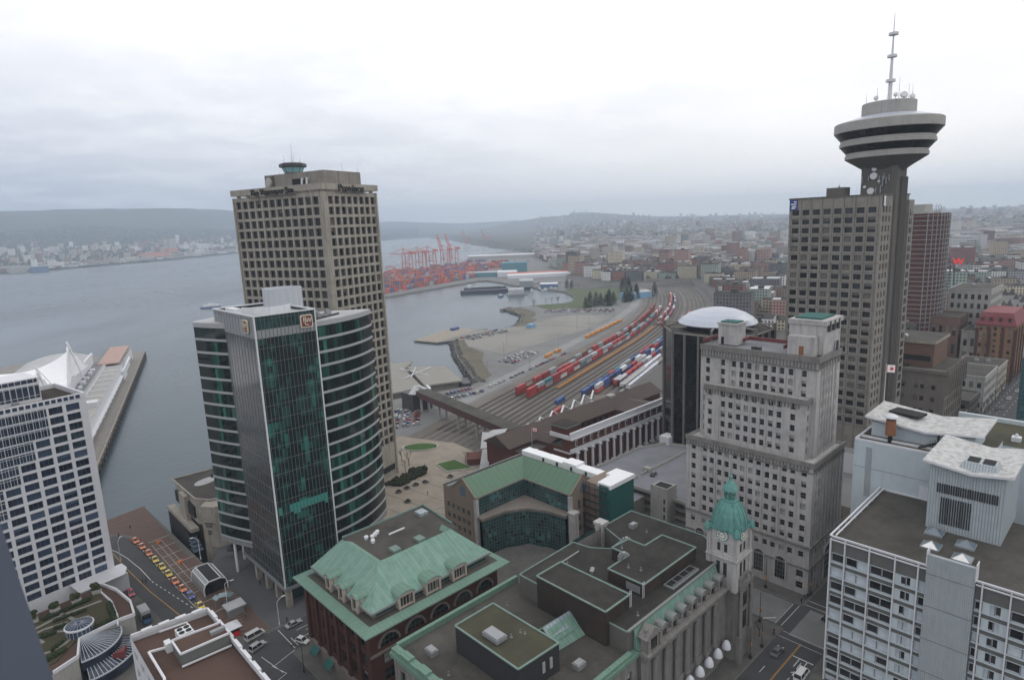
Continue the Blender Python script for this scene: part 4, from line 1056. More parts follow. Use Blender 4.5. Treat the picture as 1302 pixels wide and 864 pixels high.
# wing under wraps
T = Thing('wrapped_wing', 'flat roofed wing under renovation with green mesh and white wrapped roof edge', 'building', 153, 119)
mb = MB(); mb.box(154, 120.2, 0, 166, 130.4, 23.2); T.part('wall', mb, 'terracotta')
mb = MB(); mb.box(158, 119.5, 0, 166.5, 120, 24, 0); mb.box(166.2, 120, 0, 166.6, 127, 24, 0); mb.box(153.4, 119.4, 0, 158, 119.8, 24, 0); mb.box(153.2, 119.8, 0, 153.6, 124, 24, 0); T.part('debris_netting', mb, 'mesh_green')
mb = MB()
for k in range(9): mb.box(152.4, 120.2, 2+2.5*k, 153.2, 130.4, 2.2+2.5*k, 0)
for k in range(5): mb.bar((152.5, 120.4+2.4*k, 0), (152.5, 120.4+2.4*k, 24), .12)
for k in range(8): mb.bar((152.4, 121+(k % 2)*4, 2+2.5*k), (152.4, 125-(k % 2)*4+1, 4.5+2.5*k), .1)
T.part('scaffold', mb, 'steel_dark')
mb = MB(); R2 = random.Random(3)
mb.prism([(153.2, 119.2), (166.8, 119.2), (166.8, 127), (161, 127), (161, 125), (153.2, 124.5)], 23.2, 24.6)
for v0, v1, w, h in ((124.6, 141.55, 4.4, 2.0), (141.55, 148, 5., 2.7), (148, 163.05, 4.3, 2.0), (163.05, 169.6, 4.5, 1.9)):
    nn = 8
    for q in range(nn):
        va, vb = v0+(v1-v0)*q/nn, v0+(v1-v0)*(q+1)/nn; w0 = w+R2.uniform(-.15, .15); mb.prism([(162+R2.uniform(-.1, .1), va), (162+w0, va), (162+w0, vb), (162, vb)], 20.4, 20.4+h+R2.uniform(-.05, .05))
T.part('white_wrap', mb, 'white_wrap')
mb = MB()
for k in range(5): mb.box(161.9, 129.4+7*k, 20.6, 162.05, 130.4+7*k, 22); 
T.part('opening', mb, 'dark_void')
# ================================================================ green glass office tower with curved wings
T = Thing('office_tower', 'green glass office tower with curved banded wings and maroon roof signs', 'tower', 64.6, 171.2)
CU0, CU1, CV0, CV1 = 64.6, 82.3, 171.2, 203.
mb = MB(); 
def wallq(a, b, z0, z1, m=0):
    l = hypot(b[0]-a[0], b[1]-a[1]); mb.face([(*a, z0), (*b, z0), (*b, z1), (*a, z1)], m, [(0, z0), (l, z0), (l, z1), (0, z1)])
c4 = [(CU0, CV0), (CU1, CV0), (CU1, CV1), (CU0, CV1)]
wallq(c4[0], c4[1], 6.9, 81.8, 0); wallq(c4[3], c4[0], 6.9, 81.8, 1); wallq(c4[1], c4[2], 6.9, 88, 0); wallq(c4[2], c4[3], 6.9, 88, 0)
wallq(c4[0], c4[1], 84.2, 88, 2); wallq(c4[3], c4[0], 81.8, 88, 3); wallq(c4[0], c4[1], 81.8, 84.2, 3)
T.part('core_glazing', mb, ['curtain_green', 'curtain_side', 'glass_green', 'steel_grey'])
plain('mullion_grey', (.15, .16, .165), .5)
mb = MB()
for k in range(16): u = CU0+.6+1.1*k; mb.box(u-.035, CV0-.14, 7, u+.035, CV0-.005, 88)
for k in range(20): z = 9.2+4.1*k; mb.box(CU0+.02, CV0-.08, z, CU1-.02, CV0-.006, z+.09) if z < 81 else 0
for k in range(20): z = 9.2+4.1*k; mb.box(CU0-.06, CV0+.3, z, CU0-.004, CV1, z+.07) if z < 81 else 0
for k in range(13): v = CV0+2.3*(k+1); mb.box(CU0-.07, v-.03, 7, CU0-.004, v+.03, 88)
T.part('mullions', mb, 'mullion_grey')
mb = MB(); R0 = random.Random(2)
for k in range(14):
    u = CU0+1.75+1.1*k
    if k not in (1, 2): mb.box(u-1.0, CV0-.03, 29.6-(.9 if R0.random() < .3 else 0), u-.1, CV0-.008, 32.0)
plain('lit_green', (.05, .25, .21), .3); T.part('lit_green_band', mb, 'lit_green', kind='stuff')  # bright lit stripe across the glass, put into the panel colour
mb = MB()
for u, v in ((CU0, CV0), (CU1, CV0)): mb.box(u-.18, v-.2, 6.2, u+.18, v+.2, 88.1)
T.part('corner_trim', mb, 'steel_white')
mb = MB(); mb.box(CU0-.25, CV0-.25, 5.8, CU1+.2, CV0+.0, 6.9); mb.box(CU0-.25, CV0+.003, 5.8, CU0, CV1, 6.9); mb.box(CU0, CV0, 5.9, CU1, CV1, 6.0); T.part('soffit_band', mb, 'steel_grey')
mb = MB(); mb.box(CU0, CV0, 87, CU1, CV1, 87.2, 0)
for a, b in zip(c4, c4[1:]+c4[:1]): mb.bar((*a, 88.15), (*b, 88.15), .45, .4, 1)
T.part('core_roof', mb, ['roof_pale', 'steel_white'])
DRUM = (82.5, 192.5)
mb = MB(); mb.lathe([(5.85, 84.2), (5.85, 93.4)], DRUM, 36, capt=False); mb.lathe([(5.85, 93.4), (5.5, 93.4), (5.5, 92.4), (0.01, 92.4)], DRUM, 36, capt=False)
for k in range(18): a = pi*2*k/18; mb.box(DRUM[0]+5.9*cos(a)-.03, DRUM[1]+5.9*sin(a)-.03, 87.2, DRUM[0]+5.9*cos(a)+.03, DRUM[1]+5.9*sin(a)+.03, 93.3)
T.part('plant_screen', mb, 'screen_pale')
mb = MB(); Q = [(67.5, 187), (69, 182.5), (72.5, 179.5), (77, 179.6), (79.8, 182)]
for a, b in zip(Q, Q[1:]): mb.bar((*a, 88.2), (*b, 88.2), .3, 2.2)
mb.box(66.2, 190, 87.2, 68.6, 197, 88.6); T.part('terrace_wall', mb, 'steel_white')
# lens plan of the wings
def arc(a, b, bul, n=9):
    d = Vector((b[0]-a[0], b[1]-a[1])); nn = Vector((d.y, -d.x)).normalized()
    return [(a[0]+d.x*i/n+nn.x*bul*4*(i/n)*(1-i/n), a[1]+d.y*i/n+nn.y*bul*4*(i/n)*(1-i/n)) for i in range(n+1)]
LENS = arc((59.8, 208.), (64.9, 194.3), .25, 3)+arc((82.1, 172.6), (107.8, 183.4), 2.6, 12)+[(107.4, 184.2), (69, 214.5), (61, 211)]
def grow(poly, d):
    n = len(poly); out = []
    for i in range(n):
        p0, p1, p2 = Vector(poly[i-1]), Vector(poly[i]), Vector(poly[(i+1) % n]); e1, e2 = (p1-p0).normalized(), (p2-p1).normalized()
        nn = Vector((e1.y+e2.y, -e1.x-e2.x)); nn = nn.normalized() if nn.length > .2 else Vector((e1.y, -e1.x)); out.append((p1.x+nn.x*d, p1.y+nn.y*d))
    return out
LG = grow(LENS, .14)
for k in range(17):
    z = 13+4.12*k; mb = MB(); mb.prism(LENS, z, z+4.1, 0, 0, False, False); T.part('window_band', mb, 'band_green')
for k in range(18):
    z = 13+4.12*k; mb = MB(); mb.prism(LG, z-.34, z+.4 if k < 17 else z+1.1, 0, 0); T.part('spandrel_band', mb, 'band_metal')
mb = MB(); mb.prism(grow(LENS, -.5), 84.1, 84.2, 0); T.part('wing_roof', mb, 'roof_pale')
mb = MB(); mb.prism(grow(LENS, .16), 11.2, 12.4); T.part('wing_soffit', mb, 'steel_grey')
for (u, v, w) in ((86.5, 178, 2.4), (92, 183, 1.6), (88.5, 186, 2.)):
    mb = MB(); mb.box(u, v, 84.2, u+w, v+1.8, 85.5); mb.tube((u+.6, v+.9, 85.5), (u+.6, v+.9, 86), .5, .5, 10); T.part('roof_unit', mb, 'steel_grey')
mb = MB(); mb.path([(84.5, 175.5, 84.5), (88, 177.4, 84.5), (95, 181, 84.5)], .5, .5); T.part('duct', mb, 'steel_dark')
for (u, v) in ((65.7, 172.2), (65.7, 179.5), (65.7, 187), (65.7, 195), (81.2, 172.2), (73.5, 172.2)):
    mb = MB(); mb.box(u-.8, v-.8, 0, u+.8, v+.8, 5.9); T.part('pillar', mb, 'concrete_warm')
for (u, v) in ((62.2, 204.2), (67, 211), (92, 180), (100, 183)):
    mb = MB(); mb.tube((u, v, 0), (u, v, 11.3), .45, .45, 12); T.part('pillar', mb, 'steel_white')
mb = MB(); mb.box(68, 175, 0, 81, 201, 5.8); mb.prism([(82, 176), (100, 186), (72, 208), (69, 202)], 0, 11.2); T.part('lobby_glazing', mb, 'glass_green')
def logo(T, P, d, z, s):
    n = (d[1], -d[0]); mb = MB(); rz = atan2(d[1], d[0])
    def rr(h, o0, o1, m):
        q = []
        for cx_, cz_, a0 in ((h-.5, h-.5, 0), (-h+.5, h-.5, pi/2), (-h+.5, -h+.5, pi), (h-.5, -h+.5, 1.5*pi)):
            q += [(cx_+.5*cos(a0+i*pi/8), cz_+.5*sin(a0+i*pi/8)) for i in range(5)]
        F = [(P[0]+d[0]*x+n[0]*o1, P[1]+d[1]*x+n[1]*o1, z+y) for x, y in q]; Bk = [(P[0]+d[0]*x+n[0]*o0, P[1]+d[1]*x+n[1]*o0, z+y) for x, y in q]
        mb.face(F, m)
        for i in range(len(q)): mb.face([Bk[i], Bk[(i+1) % len(q)], F[(i+1) % len(q)], F[i]], m)
    rr(s, .0, .45, 0); rr(s-.28, .4, .5, 1)
    sg = T.part('sign', mb, ['cream', 'sign_maroon'])
    for b_, x, y, sz in (('P', -.62, .42, 2.1), ('W', .55, .2, 1.9), ('C', -.05, -.55, 2.0)):
        text(T, sg, b_, P[0]+d[0]*x+n[0]*.56, P[1]+d[1]*x+n[1]*.56, z+y, sz*s/1.9, rz, 'cream', .04, .02)
logo(T, (79.3, 171.0), (1, 0), 85.0, 1.85); logo(T, (64.4, 176.9), (0, -1), 85.0, 1.85)

# ================================================================ concrete grid tower with newspaper lettering
T = Thing('newspaper_tower', 'tall beige concrete tower of deep square windows with rooftop control cab and black lettering', 'tower', 182.1, 177.4, 0, TG)
GA0, GA1, GB0, GB1, GT = 182.1, 213., 177.4, 227.5, 125.2
rows = floors(120.6-4.04*26, 27, 4.04, 2.95)
mb = MB(); wins = []
facade(mb, (GA0, GB1), (0, -1), GB1-GB0, -1, GT, even(GB1-GB0, 12, 3.0, .6, 2.0), rows, .85, 0, 0, wins)
facade(mb, (GA0, GB0), (1, 0), GA1-GA0, -1, GT, even(GA1-GA0, 8, 2.55, 2.2, .5), rows, .85, 0, 0, wins)
mb.face([(GA1, GB0, -9), (GA1, GB1, -9), (GA1, GB1, GT), (GA1, GB0, GT)]); mb.face([(GA1, GB1, -9), (GA0, GB1, -9), (GA0, GB1, GT), (GA1, GB1, GT)]); mb.face([(GA0, GB0, GT), (GA1, GB0, GT), (GA1, GB1, GT), (GA0, GB1, GT)])
T.part('wall', mb, 'concrete_warm'); set_windows(T, wins, 'grid', (.9, .03, .03, .04))
mb = MB(); mb.box(GA0+6, GB0-.5, 3, GA1-2, GB0-.02, 5.5); T.part('entrance_opening', mb, 'dark_void')
mb = MB()   # corner ribs and window-bay ledges
mb.box(GA0-.5, GB0-.5, -1, GA0+.9, GB0+.9, GT+.02); mb.box(GA1-.6, GB0-.45, -1, GA1+.3, GB0+.4, GT+.02); mb.box(GA0-.45, GB1-.4, -1, GA0+.4, GB1+.3, GT+.02)
T.part('corner_pier', mb, 'concrete_warm')
mb = MB(); o = .7
for (a, b, c_, d) in ((GA0-o, GB0-o, GA0+.5, GB1+o), (GA0+.5, GB0-o, GA1+o, GB0+.5), (GA1-.5, GB0+.5, GA1+o, GB1+o), (GA0+.5, GB1-.5, GA1-.5, GB1+o)): mb.box(a, b, 126., c_, d, 128.4)
for k in range(9): mb.box(GA0+.3, GB0+2+5.6*k, GT, GA0+1.2, GB0+3.4+5.6*k, 126)
for k in range(6): mb.box(GA0+2+5.2*k, GB0+.3, GT, GA0+3.4+5.2*k, GB0+1.2, 126)
T.part('parapet_ring', mb, 'concrete_warm')
mb = MB(); mb.box(188, 181.5, GT, 209, 214.5, 133.8); mb.box(187.98, 190.5, 127.2, 188.02, 199, 131.4, 1)
for v in (192.6, 190.): mb.path([(188, v, 130.8), (187.2, v, 131.2), (187, v, 129), (187, v, 127)], .6, .6, 2)
T.part('penthouse', mb, ['concrete_grey', 'dark_void', 'steel_white'])
cc = (191.5, 201.4); mb = MB()
mb.lathe([(3.4, 133.8), (3.4, 134.3)], cc, 8, 0)
mb.lathe([(3.4, 134.3), (4.3, 136.3)], cc, 8, 1, capt=False); mb.lathe([(4.7, 136.2), (5.4, 136.4), (5.4, 137.6), (4.5, 138)], cc, 8, 2, capb=True)
cb_ = T.part('control_cab', mb, ['concrete_dark', 'glass_cab', 'steel_dark'])
for i in range(8): 
    a = 2*pi*i/8; mb = MB(); mb.bar((cc[0]+3.42*cos(a), cc[1]+3.42*sin(a), 134.2), (cc[0]+4.35*cos(a), cc[1]+4.35*sin(a), 136.4), .16); T.part('mullion', mb, 'steel_dark', cb_)
for i, (du, dv, h) in enumerate(((0, 0, 8), (1.5, 2, 4), (-1, -2, 4.5), (2.5, -1.5, 3), (-2, 2.5, 3.2))):
    mb = MB(); mb.tube((cc[0]+du, cc[1]+dv, 137.8), (cc[0]+du, cc[1]+dv, 138+h), .06, .03, 5); T.part('radio_mast', mb, 'steel_dark', cb_)
mb = MB(); mb.tube((187.6, 211.5, 130.8), (186.8, 211.6, 130.9), 2.2, 2.0, 20, 0); mb.box(187.2, 209, 127.5, 188, 213.5, 133.2, 1); T.part('dish', mb, ['concrete_pale', 'concrete_dark'])
for (u, v) in ((208, 182), (199, 182), (205, 213)):
    mb = MB(); mb.tube((u, v, 133.8), (u, v, 137), .06, .03, 5); T.part('roof_mast', mb, 'steel_dark')
sg = MB(); sg.box(181.05, 190.5, 124.85, 181.35, 217.5, 125.1); s1 = T.part('sign', sg, 'steel_dark')
text(T, s1, 'The Vancouver Sun', 180.9, 203.5, 126.6, 3.5, -pi/2, 'black', .25, .03, sx=.88)
sg = MB(); sg.box(188, 176.55, 124.9, 206, 176.7, 125.1); s2 = T.part('sign', sg, 'steel_dark')
text(T, s2, 'Province', 197.2, 176.4, 126.6, 4.0, 0, 'black', .25, .03, sx=1.05)

# ================================================================ revolving restaurant tower
T = Thing('lookout_tower', 'brown concrete office block with dark shaft and flying saucer lookout topped by a mast', 'tower', 265, 78)
HU, HV0, HV1, HT = 265., 77.5, 111.6, 115.
rows = floors(108.5-3.63*23, 24, 3.63, 2.2)
mb = MB(); wins = []; ww = []
facade(mb, (HU, HV1), (0, -1), HV1-HV0, 3, HT, even(HV1-HV0, 8, 2.75, .6, .9), rows, .5, 0, 0, wins)
facade(mb, (HU, HV0), (1, 0), 13, 3, HT, [(2.2, 4.0), (5.8, 7.6), (9.4, 11.2)], rows, .5, 0, 0, wins)
mb.face([(278, HV0, 3), (300, HV0, 3), (300, HV0, HT), (278, HV0, HT)]); mb.face([(300, HV0, 3), (300, HV1, 3), (300, HV1, HT), (300, HV0, HT)]); mb.face([(300, HV1, 3), (HU, HV1, 3), (HU, HV1, HT), (300, HV1, HT)]); mb.face([(HU, HV0, HT), (300, HV0, HT), (300, HV1, HT), (HU, HV1, HT)])
T.part('wall', mb, 'concrete_grey'); set_windows(T, wins, 'pair', (.55, .15, .22, .08))
mb = MB()
for k in range(9): v = HV0+.75+4.06*k; mb.box(HU-.06, v-.07, 5, HU-.004, v+.07, HT-.5)
for k in range(24): z = 107.6-3.63*k; mb.box(HU-.05, HV0, z, HU-.006, HV1, z+.12)
T.part('panel_joints', mb, 'concrete_dark')
mb = MB(); mb.box(HU-.3, HV0-.3, HT, HU+.5, HV1+.3, HT+.5); mb.box(HU+.5, HV0-.3, HT, 300, HV0+.4, HT+.5); mb.box(275, 94, HT, 281, 101, 119); T.part('parapet', mb, 'concrete_dark')
mb = MB()
for i in range(6): mb.box(283.6+1.3*i, 75.9, 30, 284.1+1.3*i, 76.69, 122)
T.part('fins', mb, 'concrete_dark')
SC = (285.5, 83.)
mb = MB(); SH = [(278.2, 89.2), (278.2, 78.4), (279, 76.7), (291, 76.7), (293, 78.6), (293, 89.2)]; mb.prism(SH, 3, 127); T.part('shaft', mb, 'concrete_dark')
mb = MB(); mb.box(293.2, 75.5, 3, 300, 77.4, 113); w2 = []
T.part('rear_strip', mb, 'concrete_grey')
for k in range(22): mb = MB(); mb.box(294.6, 75.3, 107-3.63*k, 297.6, 75.49, 109.3-3.63*k); T.part('window', mb, 'glass_dark')
mb = MB()
mb.lathe([(6.81, 124.5), (8.71, 126), (14.28, 129.6)], SC, 48, 0, capt=False)
mb.lathe([(14.28, 129.6), (14.52, 129.8), (14.52, 131), (14.19, 131.1), (14.19, 131.9)], SC, 48, 1, capt=False)
mb.lathe([(16.35, 134.4), (16.68, 134.6), (16.68, 135.8), (16.35, 135.9), (16.35, 136.9)], SC, 48, 1, capt=False)
mb.lathe([(18.59, 139.6), (18.84, 139.8), (18.84, 143), (18.43, 143.4)], SC, 48, 1, capt=False)
mb.lathe([(18.43, 143.4), (11.62, 145.3), (9.30, 145.8)], SC, 48, 2, capt=False); mb.lathe([(9.21, 145.4), (9.38, 146), (9.38, 150.2), (9.05, 150.5)], SC, 40, 1)
pod = T.part('pod', mb, ['concrete_dark', 'concrete_pale', 'roof_dome'])
for q in ([(14.19, 131.9), (16.35, 134.4)], [(16.35, 136.9), (18.59, 139.6)]):
    mb = MB(); mb.lathe(q, SC, 48, 0, capt=False); T.part('window_ring', mb, 'black_glass', pod)
mb = MB(); m0 = SC
mb.lathe([(.8, 150.4), (.7, 157), (.5, 164), (.36, 171), (.22, 176), (.08, 183.2), (0, 183.5)], m0, 10)
for z in (158.6, 167.6, 175.6): mb.lathe([(.4, z-.7), (1.7, z-.5), (1.7, z+.4), (.3, z+.6)], m0, 14)
T.part('mast', mb, 'steel_white', pod)
for (du, dv, r) in ((-4, -6, 1.4), (-6, 3, .9), (-7, -4, .8), (3, -7, 1.)):
    mb = MB(); q = Vector((SC[0]+du, SC[1]+dv, 152)); mb.tube(q, q+Vector((-.5, -.3, .25)), r, r*.8, 14); mb.tube((q.x, q.y, 150.4), q, .15, .15, 6); T.part('dish', mb, 'steel_white', pod)
for (du, dv, h) in ((-8, 2, 5), (-6.5, -5, 8), (3, -7, 6), (-4, 7, 4), (6, -5, 7)):
    mb = MB(); mb.tube((SC[0]+du, SC[1]+dv, 150.4), (SC[0]+du, SC[1]+dv, 150.4+h), .09, .05, 5); T.part('aerial', mb, 'steel_grey', pod)
for (v, z, r) in ((82.5, 126.3, .95), (82.6, 123.6, 1.4), (83.4, 117.9, 1.35), (85.6, 119.6, .55), (80.6, 121.5, .5)):
    mb = MB(); mb.tube((278.1, v+2, z-1), (277.4, v+2, z-1), r, r*.9, 18); T.part('dish', mb, 'steel_white')
for i, (v, z, h) in enumerate(((87.2, 121, 2.6), (84.9, 121.8, 1.8), (81, 120.5, 3), (79.8, 119.4, 4), (79.4, 122, 2.4), (78.6, 120.4, 2.6), (77.6, 121.4, 2.4), (80.4, 117, 3), (82, 116.8, 2.4))):
    mb = MB(); mb.box(277.6, v+1.34, z-1, 277.9, v+1.66, z+h-1); mb.box(277.9, v+1.45, z-.6, 278.2, v+1.55, z-.4); T.part('panel_antenna', mb, 'steel_grey')
mb = MB(); mb.box(HU-.25, 108.2, 110.8, HU-.02, 111.4, 114.8); s1 = T.part('sign', mb, 'sign_blue')
for z, w, o in ((114, 1.1, -.6), (113.1, 2.2, 0), (112.2, 1.8, -.2), (111.5, 1.5, .1)):
    mb = MB(); mb.box(HU-.31, 109.8-w/2+o, z-.2, HU-.26, 109.8+w/2+o, z+.2); T.part('lettering', mb, 'white', s1)
mb = MB(); mb.box(266.3, HV0-.3, 110.9, 267.5, HV0-.02, 114.7); s1 = T.part('sign', mb, 'sign_navy'); mb = MB(); mb.box(267.6, HV0-.3, 110.9, 269, HV0-.02, 114.7); T.part('sign', mb, 'white')
for i, ch in enumerate('SFU'): text(T, s1, ch, 266.9, HV0-.36, 114.0-1.2*i, 1.25, 0, 'white', .03, .03)
mb = MB(); mb.box(284, 98, HT, 288, 102, HT+1.6); mb.tube((286, 100, HT), (286, 100, 121), .1, .06, 6); mb.box(285.2, 99.8, 119.5, 286.8, 100.2, 119.8); T.part('roof_unit', mb, 'concrete_dark')

# ================================================================ stepped limestone bank tower
T = Thing('limestone_tower', 'stepped grey limestone office tower with paired windows and corbelled parapets', 'tower', 173, 63.4)
RC = [(1.9, 3.4)]+[q for k in range(6) for q in ((5.9+5.05*k, 7.3+5.05*k), (8.4+5.05*k-.1, 9.8+5.05*k-.1))]+[(36.7, 38.2)]
mb = MB(); wins = []; big = []
RW = 39.9; low = floors(16.2, 7, 3.35, 1.9)
facade(mb, (173, 103.3), (0, -1), RW, 15.4, 40.6, RC, low, .4, 0, 0, wins)
facade(mb, (173, 103.3), (0, -1), RW, 8.4, 15.4, [RC[0]]+RC[1:]+[], [(11.6, 13.4)], .4, 0, 0, wins)
facade(mb, (173, 103.3), (0, -1), RW, 0, 8.4, [RC[0], (36.4, 38.4)], [(1.6, 3.8), (5.2, 7.4)], .4, 0, 0, wins)
facade(mb, (173, 63.4), (1, 0), 24, 8.4, 40.6, [(2.2, 3.2), (4.4, 5.4)]+[(8+2.5*k, 9+2.5*k) for k in range(6)], [(11.4, 13.4)]+low, .4, 0, 0, wins)
facade(mb, (173, 63.4), (1, 0), 24, 0, 8.4, [(2.2, 3.2), (4.4, 5.4)], [(1.6, 4), (5.4, 7.6)], .4, 0, 0, wins)
mb.face([(197, 63.4, 0), (197, 103.3, 0), (197, 103.3, 40.6), (197, 63.4, 40.6)]); mb.face([(197, 103.3, 0), (173, 103.3, 0), (173, 103.3, 40.6), (197, 103.3, 40.6)])
mb.prism([(173.05, 63.45), (196.9, 63.45), (196.9, 103.2), (173.05, 103.2)], 39, 39.6, 0, 1, False)
# middle block
M0, M1 = 99., 67.4
RM = [(1.2, 2.6)]+[q for k in range(4) for q in ((5.6+5.05*k, 7+5.05*k), (8.1+5.05*k, 9.5+5.05*k))]+[(27.2, 28.6)]
mid = floors(41.2, 5, 3.25, 1.9)
facade(mb, (176.4, M0), (0, -1), M0-M1, 39.6, 57.4, RM, mid, .4, 0, 0, wins); facade(mb, (176.4, M1), (1, 0), 3.2, 39.6, 57.4, [(1, 2.2)], mid, .4, 0, 0, wins); mb.face([(179.6, M0, 39.6), (176.4, M0, 39.6), (176.4, M0, 57.4), (179.6, M0, 57.4)])
mb.face([(176.4, M1, 57.3), (179.6, M1, 57.3), (179.6, M0, 57.3), (176.4, M0, 57.3)])
# upper block
U0, U1 = 102.3, 65.9
RU = [(1.8, 3.2), (7, 8.4)]+[q for k in range(4) for q in ((10.6+5.0*k, 12+5.0*k), (13.2+5.0*k, 14.6+5.0*k))]+[(32, 33.4)]
up2 = [(57.5, 59.3), (60.5, 62.3), (63.4, 65.3)]
facade(mb, (179.6, U0), (0, -1), U0-U1, 57.35, 69.4, RU, up2, .4, 0, 0, wins)
facade(mb, (179.6, U0), (0, -1), 3.2, 39.6, 57.35, [(1.2, 2.4)], mid, .4, 0, 0, wins); mb.face([(179.6, M1, 39.6), (179.6, U1, 39.6), (179.6, U1, 57.35), (179.6, M1, 57.35)])
facade(mb, (179.6, U1), (1, 0), 17, 39.6, 69.4, [(3.4+2.1*k, 4.3+2.1*k) for k in range(4)]+[(13.6, 14.8)], mid+up2, .4, 0, 0, wins)
mb.face([(196.6, U1, 39.6), (196.6, U0, 39.6), (196.6, U0, 69.4), (196.6, U1, 69.4)]); mb.face([(196.6, U0, 39.6), (179.6, U0, 39.6), (179.6, U0, 69.4), (196.6, U0, 69.4)])
T.part('wall', mb, 'limestone'); set_windows(T, wins, 'sash', (.55, .2, .13, .12))
mb = MB(); mb.box(179.9, U1+.3, 68.3, 196.3, U0-.3, 68.9, 0); T.part('roof', mb, 'deck_grey')
mb = MB()
def band(P, d, L, z0, z1, o): n_ = (d[1], -d[0]); mb.slab((P[0]+n_[0]*.004, P[1]+n_[1]*.004), d, L, n_, o, z0, z1)
for z0, z1, o in ((14.9, 15.5, .5), (8.2, 8.6, .35), (39.4, 40.9, .55), (37.6, 37.9, .3)): band((173, 103.4), (0, -1), 40.0, z0, z1, o); band((173-o, 63.4), (1, 0), 24+o, z0, z1, o)
for z0, z1, o in ((56.2, 57.7, .5),): band((176.4, M0), (0, -1), M0-M1, z0, z1, o); band((176.4-o, M1), (1, 0), 3.2+o, z0, z1, o)
for z0, z1, o in ((67.9, 69.7, .5), (65.7, 66.1, .3)): band((179.6, U0), (0, -1), U0-U1, z0, z1, o); band((179.6-o, U1), (1, 0), 17+o, z0, z1, o)
for k in range(36): v = U0-.6-1.0*k; mb.box(179.25, v-.18, 66.1, 179.59, v+.18, 67.9)
for k in range(30): v = M0-.6-1.0*k; mb.box(176.05, v-.18, 54.8, 176.39, v+.18, 56.2)
for k in range(39): v = 102.8-1.0*k; mb.box(172.65, v-.18, 38, 172.99, v+.18, 39.4)
for k in range(16): u = 180.2+1.0*k; mb.box(u-.18, U1-.34, 66.1, u+.18, U1-.01, 67.9)
for k in range(23): u = 173.6+1.0*k; mb.box(u-.18, 63.06, 38, u+.18, 63.39, 39.4)
T.part('corbel_course', mb, 'stone_grey')
mb = MB()
for q in RC[1:-1:2]: v = 103.3-q[0]+.75; mb.box(172.75, v-.22, 15.6, 172.99, v+.22, 37.4)
for q in RM[1:-1:2]: v = M0-q[0]+.75; mb.box(176.15, v-.22, 41, 176.39, v+.22, 54.6)
for q in RU[2:-1:2]: v = U0-q[0]+.75; mb.box(179.35, v-.2, 57.8, 179.59, v+.2, 65.6)
for k in range(7): u = 173+7.5+2.5*k; mb.box(u-.25, 63.1, 15.6, u+.25, 63.39, 37.4)
for k in range(6): u = 182.4+2.1*k; mb.box(u-.22, U1-.28, 41, u+.22, U1-.01, 67)
T.part('pilasters', mb, 'limestone')
def arched(P, d, w, z0, zs, mat='glass_dark'):
    n_ = (d[1], -d[0]); mb = MB(); nn = 10
    q = lambda s, z, o: (P[0]+d[0]*s+n_[0]*o, P[1]+d[1]*s+n_[1]*o, z)
    ring = [(-w/2*cos(pi*i/nn), zs+w/2*sin(pi*i/nn)) for i in range(nn+1)]
    mb.face([q(-w/2, z0, .03), q(w/2, z0, .03)]+[q(a, z, .03) for a, z in ring[::-1]], 1)
    pts = [(-w/2, z0)]+ring+[(w/2, z0)]
    for (a, z), (b, zz) in zip(pts, pts[1:]): mb.bar(q(a, z, .18), q(b, zz, .18), .4, .35, 0)
    for k in range(1, 4): x = -w/2+w*k/4; mb.bar(q(x, z0, .08), q(x, zs+w*.3, .08), .1, .1, 2)
    for k in range(1, 5): z = z0+(zs-z0)*k/4; mb.bar(q(-w/2, z, .08), q(w/2, z, .08), .1, .1, 2)
    T.part('arched_window', mb, ['limestone', mat, 'frame_grey'])
for k in range(5): arched((173, 71.5+6.6*k), (0, -1), 3.4, 2.6, 8.2)
arched((186.5, 63.4), (1, 0), 5.4, .2, 8.6)
mb = MB(); mb.box(184.5, 92.5, 69.2, 190, 99, 75.6, 0); mb.box(184.2, 92.2, 75.6, 190.3, 99.3, 76.2, 0); mb.box(185, 93, 76.2, 189.5, 98.5, 76.6, 1); mb.box(184.45, 97, 69.3, 184.52, 98, 71.6, 2); T.part('stair_house', mb, ['limestone', 'mesh_green', 'dark_void'])
mb = MB(); mb.box(183.5, 66.2, 69.45, 196.4, 76, 79, 0); mb.box(183.2, 65.6, 78, 196.8, 76.3, 79.4, 0); mb.box(185, 67.5, 79.4, 195, 75, 79.9, 1); mb.box(180.4, 67.6, 69.2, 183.5, 75, 75, 0); mb.box(180.35, 70.4, 69.3, 180.42, 71.7, 72.2, 3)
for k in range(3): mb.box(186+3.4*k, 65.5, 76, 187+3.4*k, 66.22, 79, 2)
T.part('lift_tower', mb, ['limestone', 'mesh_green', 'glass_dark', 'rust'])
mb = MB()
for a, b in (((180.4, 102, 70.6), (190, 102, 70.6)), ((192, 99, 70.6), (192, 77, 70.6)), ((188, 92, 70.6), (192, 92, 70.6)), ((184, 77.5, 70.6), (192, 77.5, 70.6))): mb.bar(a, b, .4, 1.1)
T.part('roof_railing', mb, 'sign_maroon')
for v in (85, 83.4): mb = MB(); mb.box(180.8, v, 69.2, 182.2, v+1.1, 70.3); T.part('roof_unit', mb, 'steel_dark')
mb = MB(); mb.box(191.6, 65.3, 69.8, 192.9, 65.55, 72.6); T.part('banner', mb, 'sign_navy')
mb = MB(); mb.box(171.6, 81, 3.4, 172.98, 84, 3.9, 0); mb.box(172.7, 81.4, .4, 172.98, 83.6, 3.2, 1); T.part('lit_doorway', mb, ['steel_dark', 'emit_amber'])
